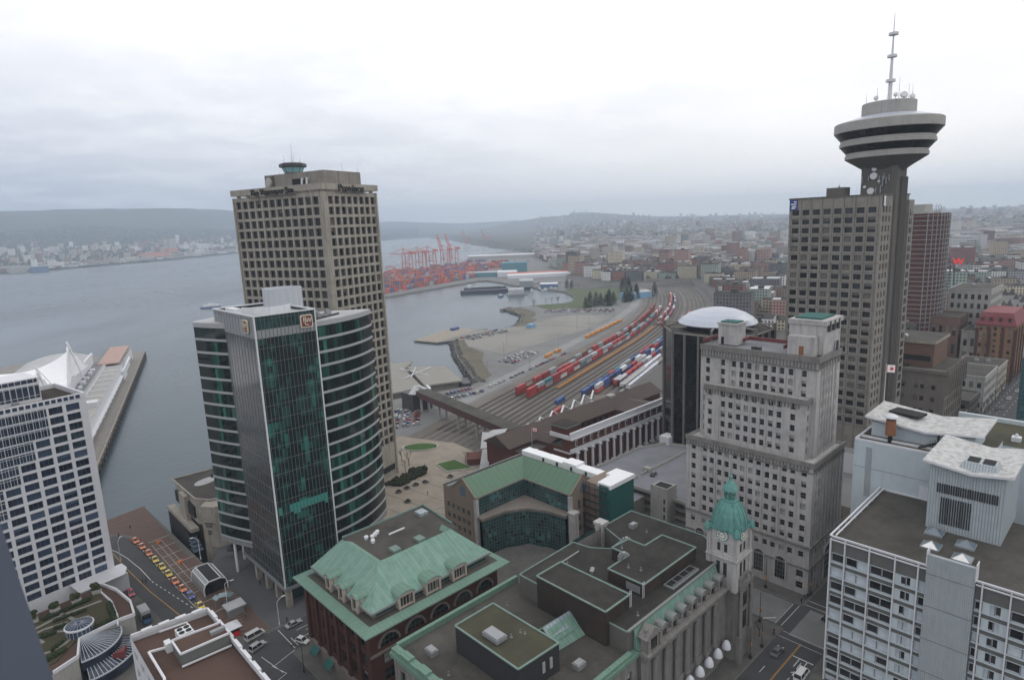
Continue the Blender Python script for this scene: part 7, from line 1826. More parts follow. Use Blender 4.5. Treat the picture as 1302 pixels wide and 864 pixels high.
train('near double-stack train', 190, 378, 33, lambda k, l: TR1[k % 26] if not l else R7.choice(['red', 'red', 'white', 'grey', 'teal', 'red']), True, 1, skip=.1)
train('long double-stack train behind it', 200, 381, 33, lambda k, l: R7.choice(['dark red', 'red', 'red', 'grey', 'brown']), True, 1, skip=.15)
blues = lambda k, l: R7.choice(['blue', 'red', 'pink red', 'white', 'navy', 'blue', 'red'])
train('mixed train behind the station', 149.8, 404, 27, blues, True, 1, skip=.45)
train('blue-led train by the station roof', 156.6, 396, 27, lambda k, l: 'blue' if k < 3 else R7.choice(['blue', 'navy', 'red', 'grey', 'teal']), False, 1)
train('inner single-stack train by the coaches', 144.2, 428, 20, lambda k, l: R7.choice(['red', 'pink red', 'white', 'red', 'blue', 'grey']), False, 1)
train('far curved train', 173.2, 690, 20, lambda k, l: R7.choice(['red', 'pink red', 'navy', 'white', 'blue', 'red']), False, 1)
train('outer curved train', 178.6, 700, 20, lambda k, l: R7.choice(['red', 'dark red', 'white', 'pink red']), True, 1, skip=.3)
for k in range(20):
    a = 408+13.8*k; wagon(a, 181, f'{ORD[k]} empty orange wagon from the near end of its row', (.40, .19, .04), 'empty orange well wagons')
for k, a in enumerate([501, 521]+[600+14.5*j for j in range(8)]):
    x_, y_ = W(a, 233.5, TG); o = link('container', BM[12.2], None, (x_, y_, LOW+.3), TG); o.color = (.55, .24, .05, 1)
    tag(o, f'{ORD[k]} orange container from the near end of the roadside line', 'container', 'orange containers beside the yard road')
# passenger carriages with blue and white stripes
def coach(a, b0, label):
    T = Thing('rail_coach', label, 'rail coach', a, track(b0, a), LOW+.2, TG, 'striped passenger coaches')
    mb = MB(); n = 8; y = track(b0, a)
    ring = [(-1.5, .8), (-1.55, 2.6), (-1.25, 3.7), (-.5, 4.2), (.5, 4.2), (1.25, 3.7), (1.55, 2.6), (1.5, .8)]
    for i in range(8): (p, z), (q, zz) = ring[i], ring[(i+1) % 8]; mb.face([(a-12.5, y+p, LOW+.2+z), (a-12.5, y+q, LOW+.2+zz), (a+12.5, y+q, LOW+.2+zz), (a+12.5, y+p, LOW+.2+z)], 0)
    for x in (-12.5, 12.5): mb.face([(a+x, y+p, LOW+.2+z) for p, z in ring], 0)
    T.part('body', mb, 'white')
    mb = MB(); mb.box(a-12.4, y-1.62, LOW+2.2, a+12.4, y-1.56, LOW+3.0); mb.box(a-12.4, y+1.56, LOW+2.2, a+12.4, y+1.62, LOW+3.0); mb.box(a-12.3, y-.4, LOW+4.39, a+12.3, y+.4, LOW+4.46); T.part('stripe', mb, 'sign_blue')
    for x in (-9, 9): mb = MB(); mb.box(a+x-1.4, y-1.2, LOW+.25, a+x+1.4, y+1.2, LOW+1.1); T.part('bogie', mb, 'steel_dark')
for k in range(4): coach(432+26*k, 138.3, f'{ORD[k]} striped white coach from the station on the inner platform line')
for k in range(3): coach(428+26*k, 132.6, f'{ORD[k]} striped white coach from the station on the outer platform line')
mb = MB()
for s in (135.4,): mb.box(408, s-1.1, LOW, 530, s+1.1, LOW+1); mb.box(412, s-2, LOW+4.6, 470, s+2, LOW+5)
for k in range(7): mb.bar((416+9*k, 135.4, LOW+1), (416+9*k, 135.4, LOW+4.6), .25)
solo('station_platform', mb, 'concrete_pale', 'pale roofed platform between the striped coaches', 'platform', 408, 135, LOW, TG)
mb = MB(); mb.box(424, 141, LOW, 440, 146.6, LOW+4.6, 0, 1); solo('platform_building', mb, ['brick_station', 'roof_pale'], 'low brick platform building with pale roof beside the coaches', 'building', 424, 141, LOW, TG)
for (a, b, c) in ((372, 166, 'blue'), (350, 158, 'pink red')): container(a, b, 0, c, f'{c} container standing alone behind the station roof', 'single containers behind the station', z0=LOW)
# ================================================================ container port across the basin
SHIP_R = (.62, .13, .075)
def sts_crane(a, b, label, up=False, s=1.):
    T = Thing('quay_crane', label, 'crane', a, b, LOW, TG, 'red quay cranes')
    H_, L_ = 44*s, 26*s
    for da in (-9, 9):
        for db in (0, -L_): mb = MB(); mb.bar((a+da, b+db, LOW), (a+da*.75, b+db, LOW+H_), 2.0, 2.0); T.part('leg', mb, 'crane_red')
    mb = MB()
    for da in (-8, 8):
        mb.bar((a+da, b, LOW+14), (a+da, b-L_, LOW+14), 1.6); mb.bar((a+da, b, LOW+15), (a+da*.8, b-L_, LOW+H_-3), 1.1); mb.bar((a+da*.8, b+3, LOW+H_), (a+da*.8, b-L_-3, LOW+H_), 2.)
        mb.bar((a+da*.6, b, LOW+H_), (a+da*.2, b, LOW+H_+18), 1.3); mb.bar((a+da*.2, b, LOW+H_+18), (a+da*.5, b-L_-8, LOW+H_+1), .8)
    for z in (14, H_): mb.bar((a-9, b, LOW+z), (a+9, b, LOW+z), 1.6); mb.bar((a-9, b-L_, LOW+z), (a+9, b-L_, LOW+z), 1.6)
    T.part('frame', mb, 'crane_red')
    mb = MB()
    for da in (-4, 4):
        if up: mb.bar((a+da, b+3, LOW+H_), (a+da, b+16, LOW+H_+52), 1.8); mb.bar((a+da, b+14, LOW+H_+44), (a, b, LOW+H_+18), .6)
        else: mb.bar((a+da, b+3, LOW+H_), (a+da, b+52, LOW+H_+1), 1.8); mb.bar((a+da, b+40, LOW+H_+1.5), (a, b, LOW+H_+18), .7)
        mb.bar((a+da, b, LOW+H_+.1), (a+da, b-L_-18, LOW+H_+.1), 1.6)
    T.part('boom', mb, 'crane_red')
    mb = MB(); mb.box(a-5, b-L_-12, LOW+H_+1, a+5, b-L_+2, LOW+H_+7); T.part('machinery_house', mb, 'crane_red')
for i, (a, b, u) in enumerate(((1530, 1196, 0), (1590, 1190, 0), (1660, 1200, 0), (1730, 1192, 1), (1800, 1206, 1))):
    sts_crane(a, b-10, ('leftmost red quay crane of the basin terminal with boom lowered', 'second red quay crane from the left with boom lowered', 'middle red quay crane of the basin terminal with boom lowered', 'red quay crane with boom raised right of the lowered booms', 'tallest red quay crane at the end of the quay with raised boom')[i], bool(u))
for i, (a, b) in enumerate(((3300, 2080), (3450, 2030))): sts_crane(a, b, ('distant red quay crane in the haze beyond the long shed', 'farthest red quay crane in the haze beyond the long shed')[i], True, 1.)
def yard_crane(a, b, label, w=24):
    T = Thing('yard_gantry', label, 'crane', a, b, LOW, TG, 'orange yard gantries')
    for da in (-3.5, 3.5):
        for db in (-w/2, w/2): mb = MB(); mb.bar((a+da, b+db, LOW), (a+da, b+db, LOW+19), 1.1); T.part('leg', mb, 'crane_red')
    mb = MB()
    for da in (-3.5, 3.5): mb.bar((a+da, b-w/2-1, LOW+19), (a+da, b+w/2+1, LOW+19), 1.6)
    for db in (-w/2, w/2): mb.bar((a-3.5, b+db, LOW+18.6), (a+3.5, b+db, LOW+18.6), 1)
    T.part('girder', mb, 'crane_red')
    mb = MB(); mb.box(a-2.5, b-3, LOW+19.6, a+2.5, b+3, LOW+22); T.part('trolley', mb, 'crane_red')
k = 0
for i in range(5):
    for j in range(6):
        yard_crane(915+68*j+22*i, 775+76*i+(10 if j % 2 else 0), f'orange yard gantry, {ORD[j]} from the left in the {ORD[i]} row from the water', 24); k += 1
it = []; R8 = random.Random(13)
PC = [(.40, .10, .07), (.33, .075, .065), (.24, .10, .09), (.36, .15, .08), (.2, .16, .15), (.16, .12, .20), (.10, .12, .25), (.35, .36, .38), (.52, .12, .08)]
for i in range(5):
    for a in range(905, 1330, 13):
        for db in range(-9, 10, 3):
            h = R8.choice((2.6, 5.2, 5.2, 7.8, 10.4)) if R8.random() < .9 else 0
            if h and (a-905)*.15+735 < 775+76*i+db+20: x, y = W(a+22*i, 775+76*i+db, TG); c = R8.choice(PC); it.append((x, y, LOW, 6.1, 1.25, h, TG, c, tuple(q*1.1 for q in c)))
for k in range(260):
    a, b = R8.uniform(1330, 1800), R8.uniform(850, 1120)
    if b < 700+(a-1330)*.42: continue
    x, y = W(a, b, TG); c = R8.choice(PC); it.append((x, y, LOW, R8.choice((6.1, 12)), R8.choice((1.3, 4)), R8.choice((2.6, 5.2, 7.8)), TG, c, c))
mass('port_containers', 'tight rows of stacked red and orange containers on the basin terminal', it)
def shed(name, label, P, h, wall, roof, gab=None, group=None):
    cx_, cy_ = sum(p[0] for p in P)/4, sum(p[1] for p in P)/4
    T = Thing(name, label, 'shed', cx_, cy_, LOW, TG, group)
    mb = MB(); mb.prism(P, LOW, LOW+h, 0, 0); T.part('wall', mb, wall)
    m0 = ((P[0][0]+P[3][0])/2, (P[0][1]+P[3][1])/2); m1 = ((P[1][0]+P[2][0])/2, (P[1][1]+P[2][1])/2); z, zr = LOW+h+.02, LOW+h+(gab or 1.5)
    mb = MB(); mb.face([(*P[0], z), (*P[1], z), (*m1, zr), (*m0, zr)]); mb.face([(*P[2], z), (*P[3], z), (*m0, zr), (*m1, zr)]); mb.face([(*P[3], z), (*P[0], z), (*m0, zr)]); mb.face([(*P[1], z), (*P[2], z), (*m1, zr)]); T.part('roof', mb, roof)
plain('teal_sheet', (.07, .20, .24), .6)
shed('quay_shed', 'very long pale roofed quay shed behind the red cranes', [(1900, 1190), (2030, 905), (2075, 925), (1945, 1210)], 12, 'concrete_pale', 'white_wall', 3)
shed('teal_warehouse', 'tall teal warehouse block beside the basin terminal', [(1345, 745), (1372, 690), (1410, 708), (1383, 763)], 26, 'teal_sheet', 'teal_sheet', 2)
shed('teal_low_warehouse', 'low teal warehouse in front of the tall teal block', [(1250, 790), (1275, 715), (1305, 728), (1280, 800)], 10, 'teal_sheet', 'roof_pale', 2)
shed('white_warehouse', 'white gabled warehouse between the teal blocks', [(1262, 712), (1276, 670), (1306, 682), (1292, 724)], 11, 'white_wall', 'white_wall', 3)
shed('red_roof_cannery', 'long white cannery with a red ridge stripe behind the fishing boats', [(1215, 660), (1290, 540), (1312, 552), (1237, 672)], 7, 'white_wall', 'white_wall', 3)
shed('red_stripe_shed', 'long low red roofed shed directly behind the white cannery', [(1240, 672), (1312, 556), (1326, 564), (1254, 680)], 9, 'brick_station', 'crane_red', 2)
shed('blue_warehouse', 'low blue-grey warehouse by the yard road under the conifers', [(905, 284), (945, 262), (962, 284), (922, 306)], 9, 'sign_blue_pale', 'roof_pale', 2)
mb = MB(); mb.tube((2060, 760, LOW), (2060, 760, 38), 3, 2.2, 12); solo('chimney_stack', mb, 'concrete_pale', 'slim pale chimney stack beyond the warehouses', 'chimney', 2060, 760, LOW, TG)
# barges and boats
def barge(label, a, b, L_, w, h, rz, hullc, deck, name='barge', cabin=None):
    x, y = W(a, b, TG); e = link(name, None, None, (x, y, WATER), TG+rz); tag(e, label, 'boat')
    mb = MB(); n = [(-L_/2, -w/2), (L_/2-w*.6, -w/2), (L_/2, 0), (L_/2-w*.6, w/2), (-L_/2, w/2)]; mb.prism(n, -.5, h, 0, 1)
    link('hull', mb.mesh('hull', [hullc, deck]), e)
    if cabin:
        for q in cabin: mb = MB(); mb.box(*q); link('deckhouse', mb.mesh('deckhouse', ['white_wall', ]), e)
    return e
plain('hull_dark', (.035, .035, .06), .6); plain('hull_blue', (.07, .13, .24), .6)
barge('long dark freight barge moored beyond the basin', 985, 580, 95, 15, 6, -1.02, 'hull_dark', 'hull_dark', cabin=None)
barge('second dark freight barge moored just behind the long one', 1015, 600, 80, 15, 7, -1.02, 'hull_dark', 'roof_brown', cabin=[(-34, -5, 7, -26, 5, 12)])
e = barge('grey roofed fuel barge moored at the end of the dark barges', 962, 505, 36, 16, 3, -1.0, 'steel_grey', 'roof_pale', 'fuel_barge'); mb = MB(); mb.box(-15, -6, 3, 12, 6, 10); mb.gable(-15, -6, 12, 6, 10, 13, 'x'); link('shed', mb.mesh('shed', ['roof_pale', 'roof_pale']), e)
for i, (a, b, c) in enumerate(((935, 522, 'hull_blue'), (1000, 512, 'hull_dark'), (1020, 505, 'steel_white'), (1042, 500, 'hull_blue'), (1052, 482, 'steel_white'), (1044, 470, 'hull_dark'), (1060, 492, 'steel_white'), (1078, 512, 'hull_blue'), (1035, 486, 'steel_white'))):
    cn = {'hull_blue': 'blue', 'hull_dark': 'dark', 'steel_white': 'white'}[c]
    barge(f'{cn} fishing boat, {ORD[i]} from the left in the small boat harbour', a, b, 15, 4.6, 2.2, .3*i, c, 'deck_grey', 'fishing_boat', [(-4, -1.5, 2.2, 1, 1.5, 4.6)])['group'] = 'boats in the small harbour'
shed('harbour_shed', 'grey domed boat shed standing over the small harbour', [(1050, 545), (1062, 522), (1085, 534), (1073, 557)], 12, 'steel_grey', 'roof_pale', 4); shed('blue_harbour_shed', 'blue walled boat shed right of the domed boat shed', [(1046, 500), (1058, 470), (1078, 478), (1066, 508)], 7, 'hull_blue', 'white_wall', 2)
x, y = W(711.5, 980.7, TG); e = link('ferry', None, None, (x, y, WATER), TG+2.5); tag(e, 'small white ferry crossing the open inlet', 'boat')
mb = MB(); mb.prism([(-17, -5), (14, -5), (17, 0), (14, 5), (-17, 5)], -.3, 2.2, 0, 1); link('hull', mb.mesh('hull', ['hull_blue', 'deck_grey']), e)
mb = MB(); mb.box(-14, -4, 2.2, 11, 4, 5); mb.box(-6, -2.4, 5, 4, 2.4, 7); link('deckhouse', mb.mesh('deckhouse', ['white_wall']), e)
mb = MB(); mb.box(774, 428, -10.4, 800, 436, -9.4)
for k in range(9):
    for s in (429, 435): mb.tube((775+3*k, s, -12.5), (775+3*k, s, -9.6), .35, .35, 6)
solo('wooden_jetty', mb, 'timber_pile', 'small dark wooden jetty off the grassy point', 'jetty', 787, 432, WATER, TG)
# north shore landmarks
def nsbox(name, label, u, v, w, d, h, mat, cat, rz=.2):
    x, y = W(u, v); e = None; mb = MB(); mb.box(-w/2, -d/2, -6, w/2, d/2, h); o = link(name, mb.mesh(name, [mat]), None, (x, y, -10), TD+rz); tag(o, label, cat)
plain('salmon', (.50, .22, .16), .8)
nsbox('salmon_warehouse', 'salmon coloured warehouse on the far shore', 1010, 4060, 150, 60, 45, 'salmon', 'warehouse'); nsbox('salmon_silo', 'second salmon block with taller end on the far shore', 1190, 4380, 60, 50, 60, 'salmon', 'silo'); nsbox('grain_tower', 'tall pale grain tower beside the salmon blocks on the far shore', 1255, 4600, 50, 40, 120, 'concrete_pale', 'silo')
nsbox('grain_elevator', 'long white grain elevator on the far shore', 1455, 4800, 190, 60, 75, 'white_wall', 'silo'); nsbox('grain_elevator', 'smaller white grain elevator right of the long one', 1660, 5060, 90, 50, 60, 'white_wall', 'silo'); nsbox('blue_drydock', 'blue floating dry dock under the far shore at left', 400, 3490, 55, 60, 22, 'hull_blue', 'dry dock'); nsbox('white_dock_hall', 'pale dock hall left of the blue dry dock', 325, 3530, 60, 50, 26, 'concrete_pale', 'building'); nsbox('white_quay_shed', 'long white quay shed right of the blue dry dock', 520, 3830, 110, 40, 12, 'white_wall', 'shed')
# ================================================================ cruise pier with sails
TC = TD-radians(16.8)
ox, oy = LOC(*W(55, 385), TC); weathered('deck_salmon', (.40, .27, .23), (.3, .2, .17), .2, False)
T = Thing('cruise_pier', 'long white cruise pier with terraced decks and a grey quay apron', 'pier', ox, oy, WATER, TC)
X = lambda x: ox+x; Y = lambda y: oy+y
mb = MB(); mb.box(X(-120), Y(-110), -9, X(0), Y(378), -6.4, 0, 1); T.part('quay', mb, ['concrete_dark', 'concrete_grey'])
mb = MB()
for k in range(48): mb.tube((X(.1), Y(-100+10*k), WATER-.5), (X(.1), Y(-100+10*k), -7), .8, .8, 6)
T.part('fender_piles', mb, 'timber_pile', kind='stuff')
mb = MB(); mb.box(X(-.7), Y(-110), -6.4, X(-.1), Y(378), -5.4); T.part('kerb', mb, 'concrete_warm')
mb = MB(); mb.box(X(-20), Y(-100), -6.4, X(-8.5), Y(335), 4.6, 0, 1); mb.box(X(-22), Y(-100), -6.4, X(-20.01), Y(335), 7, 0, 1); mb.box(X(-19), Y(88), 4.6, X(-9), Y(96), 8, 0, 0); mb.box(X(-8.5), Y(-60), -2.2, X(-6.5), Y(225), -1.6)
for k in range(30): mb.box(X(-8.45), Y(-90+14*k), -5.8, X(-8.3), Y(-83+14*k), -2.6, 2)
for k in range(12): mb.box(X(-19.4), Y(100+19*k), 4.6, X(-9.2), Y(101+19*k), 5.6, 0)
T.part('terminal', mb, ['white_wall', 'concrete_pale', 'glass_dark'])
mb = MB(); mb.box(X(-30), Y(-100), 5.4, X(-22), Y(335), 6.6, 0); mb.box(X(-26), Y(238), 6.62, X(-10), Y(334), 7.4, 1); T.part('promenade', mb, ['deck_grey', 'deck_salmon'])
mb = MB(); mb.box(X(-75), Y(-100), -6.4, X(-30), Y(250), 14, 0, 1)
n = 8
for i in range(n):
    a0, a1 = -1+2*i/n, -1+2*(i+1)/n; z = lambda a: 14.1+4.5*(1-a*a)
    mb.face([(X(-52+22*a0), Y(152), z(a0)), (X(-52+22*a1), Y(152), z(a1)), (X(-52+22*a1), Y(250), z(a1)), (X(-52+22*a0), Y(250), z(a0))], 1)
mb.face([(X(-52+22*(-1+2*i/n)), Y(152), 14.1+4.5*(1-(-1+2*i/n)**2)) for i in range(n+1)], 0)
mb.box(X(-31), Y(95), 14, X(-29.4), Y(250), 16.2, 0)
T.part('hall', mb, ['white_wall', 'roof_pale'])
for i, y0 in enumerate((148, 48)):
    mb = MB(); NX, NY = 26, 44
    def P_(i_, j_):
        s = i_/NX; t_ = -1+2*j_/NY; x = -26-78*s; ridge = 22+17*abs(1-2*s)**2.2; base = 14.5; pl = 1.6*cos(j_*pi*.5)*min(1, 3*(1-abs(t_)))
        zz = ridge+(base-ridge)*abs(t_)**.85+pl*.6
        return (X(x+(6*abs(t_) if s < .1 else 0)*0-4*(1-abs(t_))*(s < .02)), Y(y0+t_*48*(1-.0*s)), zz)
    G = [[P_(a, b) for b in range(NY+1)] for a in range(NX+1)]
    for a in range(NX):
        for b in range(NY): mb.face([G[a][b], G[a][b+1], G[a+1][b+1], G[a+1][b]])
    for b in range(NY): mb.face([G[0][b+1], G[0][b], (G[0][b][0], G[0][b][1], 14.4), (G[0][b+1][0], G[0][b+1][1], 14.4)])
    T.part('sail_roof', mb, 'sail', label=('white pleated fabric sail roof on the pier, farther one', 'white pleated fabric sail roof on the pier, nearer one')[i])
    mb = MB(); mb.bar((X(-23), Y(y0), 14), (X(-30), Y(y0+3), 41), .9); mb.bar((X(-30), Y(y0+3), 41), (X(-23.5), Y(y0+30), 15), .25); T.part('sail_mast', mb, 'steel_white')
for k in range(7):
    mb = MB(); mb.box(X(-28+.5*(k % 3)), Y(110+17*k), 6.6, X(-25), Y(116+17*k), 8.2+.6*(k % 2)); T.part('deck_cabin', mb, 'white_wall')
mb = MB(); mb.box(X(-13), Y(226), -6.3, X(-6.5), Y(250), 1.6); mb.box(X(-12), Y(250), -6.3, X(-8.2), Y(300), -2); mb.bar((X(-7), Y(232), 1), (X(-4), Y(262), 7), 1.2); T.part('gangway', mb, 'steel_white')
# ================================================================ vehicles
def car_mesh(kind):
    mb = MB(); L_, w, h = {'sedan': (4.6, 1.8, 1.42), 'hatch': (4.0, 1.75, 1.5), 'suv': (4.7, 1.9, 1.75), 'van': (5.4, 2.0, 2.1)}[kind]
    hb = {'sedan': .82, 'hatch': .85, 'suv': .98, 'van': 1.1}[kind]; x0, x1 = -L_/2, L_/2
    c0, c1, t0, t1 = {'sedan': (x0+.75, x1-1.25, x0+1.35, x1-2.0), 'hatch': (x0+.15, x1-1.1, x0+.6, x1-1.8), 'suv': (x0+.1, x1-1.2, x0+.45, x1-1.9), 'van': (x0+.05, x1-.7, x0+.2, x1-1.5)}[kind]
    s = w/2
    prof = [(x0, .35), (x0+.05, hb-.06), (c0, hb), (c1, hb-.02), (x1-.1, hb-.2), (x1, .4)]
    for sy in (-1, 1): mb.face([(x, sy*s, z) for x, z in (prof if sy < 0 else prof[::-1])][::-1], 0)
    for (a, z), (b, zz) in zip(prof, prof[1:]): mb.face([(a, -s, z), (b, -s, zz), (b, s, zz), (a, s, z)][::-1], 0)
    mb.face([(x0, -s, .35), (x0, s, .35), (x1, s, .4), (x1, -s, .4)], 3)
    g = s*.94; tw = s*.78
    B_ = [(c0, -g, hb), (c1, -g, hb-.02), (c1, g, hb-.02), (c0, g, hb)]; T_ = [(t0, -tw, h), (t1, -tw, h), (t1, tw, h), (t0, tw, h)]
    for i in range(4): mb.face([B_[i], B_[(i+1) % 4], T_[(i+1) % 4], T_[i]], 1)
    mb.face(T_, 0)
    for px_ in (t0, t1): 
        for sy in (-1, 1): mb.bar((px_, sy*tw, h), ((c0 if px_ == t0 else c1), sy*g, hb), .1, .1, 0)
    if kind in ('suv', 'van'): mb.bar(((t0+t1)/2, -tw-.03, h), ((c0+c1)/2, -g-.02, hb), .12, .08, 0); mb.bar(((t0+t1)/2, tw+.03, h), ((c0+c1)/2, g+.02, hb), .12, .08, 0)
    return mb.mesh('car_body', ['car_paint', 'glass_dark', 'steel_dark', 'black']), L_, w
def wheel_mesh():
    mb = MB(); mb.tube((0, -.11, 0), (0, .11, 0), .33, .33, 14, 0); mb.tube((0, -.125, 0), (0, .125, 0), .19, .19, 10, 1); return mb.mesh('wheel', ['rubber', 'steel_grey'])
def lamp_mesh():
    mb = MB(); mb.box(-.05, -.2, -.08, .05, .2, .08); return mb.mesh('headlight', ['white'])
CARS = {k: car_mesh(k) for k in ('sedan', 'hatch', 'suv', 'van')}; WH, HL = wheel_mesh(), lamp_mesh()
PAINT = {'white': (.62, .62, .62), 'silver': (.34, .35, .36), 'grey': (.12, .125, .13), 'black': (.02, .02, .022), 'red': (.38, .03, .03), 'blue': (.05, .09, .22), 'dark green': (.03, .07, .05), 'beige': (.36, .31, .24), 'orange': (.70, .17, .03), 'yellow': (.62, .44, .03)}
FARM = {}
def far_mesh(kind):
    if kind not in FARM:
        me, L_, w = CARS[kind]; mb = MB()
        for p in me.polygons: mb.face([me.vertices[i].co[:] for i in p.vertices], p.material_index, [(0, 0)]*len(p.vertices))
        for sx in (-1, 1):
            for sy in (-1, 1): mb.tube((sx*L_*.3, sy*(w/2-.1)-.1, .33), (sx*L_*.3, sy*(w/2-.1)+.1, .33), .33, .33, 8, 3)
        FARM[kind] = mb.mesh('parked_car', ['car_paint', 'glass_dark', 'steel_dark', 'black'])
    return FARM[kind]
def near_car(kind, colr, u, v, rz, label, group=None, z=.012, cat='car', name='car', th=TD, sign=None):
    me, L_, w = CARS[kind]; x, y = W(u, v, th)
    e = link(name, None, None, (x, y, z), th+rz); tag(e, label, cat, group)
    o = link('body', me, e); o.color = (*PAINT[colr], 1)
    for sx in (-1, 1):
        for sy in (-1, 1): link('wheel', WH, e, (sx*L_*.3, sy*(w/2-.06), .33))
    for sy in (-1, 1): link('headlight', HL, e, (L_/2+.0, sy*w*.34, .62))
    if sign: mb = MB(); mb.box(-.12, -.45, 0, .12, .45, .22); r = link('roof_sign', mb.mesh('roof_sign', ['white']), e, (-.2, 0, 1.42))
    return e
def far_car(kind, cn, a, b, rz, label, group, th, z):
    x, y = W(a, b, th); o = link('parked_car', far_mesh(kind), None, (x, y, z), th+rz); tag(o, label, 'car', group); o.color = (*PAINT[cn], 1); return o
TX = [(43.8, 255), (44.4, 248.2), (44.8, 241), (45.1, 234), (45.4, 226.8), (45.6, 220.2), (45.8, 213.6), (46.2, 207)]
for i, (u, v) in enumerate(TX):
    cn = 'yellow' if i in (3, 4, 5) else 'orange'
    near_car('sedan', cn, u-.4, v, -pi/2-(.02 if i else -.06), f'{cn} taxi, {ORD[i]} from the water in the rank beside the brick promenade', 'taxis waiting in the rank', sign=True, cat='taxi', name='taxi')
near_car('hatch', 'blue', 46.2, 200.6, -pi/2, 'white and blue small car at the near end of the taxi rank').children[0].color = (.05, .08, .3, 1)
near_car('sedan', 'yellow', 46.6, 192.4, -pi/2, 'yellow taxi alone beside the glass station entrance', cat='taxi', name='taxi', sign=True)
near_car('van', 'silver', 52.6, 165.6, .12, 'silver white passenger van turning at the crossing', cat='van', name='van').children[0].color = (.5, .5, .5, 1)
near_car('suv', 'silver', 51.2, 160.3, .25, 'grey estate car waiting below the silver van at the crossing')
near_car('sedan', 'silver', 62.5, 162.6, .05, 'silver car stopped by the glass tower corner pillar')
near_car('hatch', 'white', 60.9, 153.6, -1.2, 'small white car beside the red brick building')
near_car('hatch', 'white', 33.4, 216.4, -pi/2, 'red van under the white hotel canopy', cat='van', name='van').children[0].color = (.4, .04, .08, 1)
near_car('sedan', 'grey', 143.4, 59.2, .02, 'dark grey car approaching the crossing past the old post office')
near_car('suv', 'black', 164.8, 54, 1.45, 'black car leaving the crossing beside the pale office slab')
near_car('van', 'white', 139.2, 51.4, .02, 'white van below the painted turn arrow by the office slab', cat='van', name='van')
for i, (u, v, cn) in enumerate(((418, 56.3, 'silver'), (440.3, 56.6, 'white'), (461, 55.8, 'white'), (414, 57.8, 'grey'))): near_car('sedan', cn, u, v, .02, f'{cn} car, {ORD[i]} along the distant tree-lined avenue', 'cars on the far avenue')
for i, (u, v, cn, r) in enumerate(((203, 136, 'black', .3), (216, 118, 'silver', 1.2), (199, 103, 'red', .2))): near_car('sedan', cn, u, v, r, f'{cn} car parked on the grey rooftop car park', 'cars on the rooftop car park', 8.01)
x, y = W(33.1, 198.2); e = link('delivery_truck', None, None, (x, y, .012), TD-pi/2); tag(e, 'white box truck with dark cab beside the planted terrace', 'truck')
mb = MB(); mb.box(-3.4, -1.2, .9, 1.6, 1.2, 3.4); link('cargo_box', mb.mesh('cargo_box', ['roof_pale']), e)
mb = MB(); mb.prism([(1.8, -1.1), (3.5, -1.1), (3.5, 1.1), (1.8, 1.1)], .5, 1.6, 0); mb.prism([(1.8, -1.05), (3.1, -1), (3.1, 1), (1.8, 1.05)], 1.6, 2.5, 1); link('cab', mb.mesh('cab', ['hull_blue', 'glass_dark']), e)
for sx in (-2.3, 2.6):
    for sy in (-1, 1): link('wheel', WH, e, (sx, sy, .4))
CN = ['white', 'silver', 'grey', 'black', 'white', 'silver', 'red', 'blue', 'beige', 'grey']
def rows(nm, group, P0, d, n, step, nrow, drow, rstep, rz, th, z, R=R8, drop=.12):
    for r in range(nrow):
        for k in range(n):
            if R.random() < drop: continue
            a, b = P0[0]+d[0]*step*k+drow[0]*rstep*r, P0[1]+d[1]*step*k+drow[1]*rstep*r; cn = R.choice(CN)
            far_car(R.choice(('sedan', 'hatch', 'suv', 'sedan')), cn, a+R.uniform(-.2, .2), b+R.uniform(-.2, .2), rz+R.choice((0, pi)), f'{cn} parked car, {ORD[k]} along the {ORD[r]} row of the {nm}', group, th, z)
rows('gravel lot beside the yard road', 'cars on the gravel lot', (468, 252), (1, .0), 17, 2.9, 3, (.1, 1), 7, pi/2-.2, TG, LOW+.02)
rows('lot beside the floating timber deck', 'cars beside the floating deck', (556, 364), (1, -.22), 18, 3.4, 3, (-.2, -1), 8, pi/2, TG, LOW+.025, drop=.25)
rows('busy lot under the conifers', 'cars under the conifers', (758, 356), (.25, -1), 31, 2.9, 4, (1, .2), 7.5, .2, TG, LOW+.05, drop=.06)
rows('lot below the beige tower', 'cars below the beige tower', (196, 316), (.75, 1), 11, 3, 3, (1, -.3), 6.5, -.5, TD, LOW+.02)
rows('ferry forecourt', 'cars on the ferry forecourt', (356, 252), (1, -.4), 9, 3, 2, (-.3, -1), 12, pi/2-.4, TG, LOW+.02)
rows('fence line along the yard road', 'cars along the yard road', (372, 231), (1, -.05), 26, 6, 1, (0, -1), 5, 0, TG, LOW+.05, drop=.25)
rows('fishing harbour lot', 'cars at the fishing harbour', (1100, 560), (.5, -1), 26, 3.4, 3, (1, .5), 9, .5, TG, LOW+.02, drop=.2)
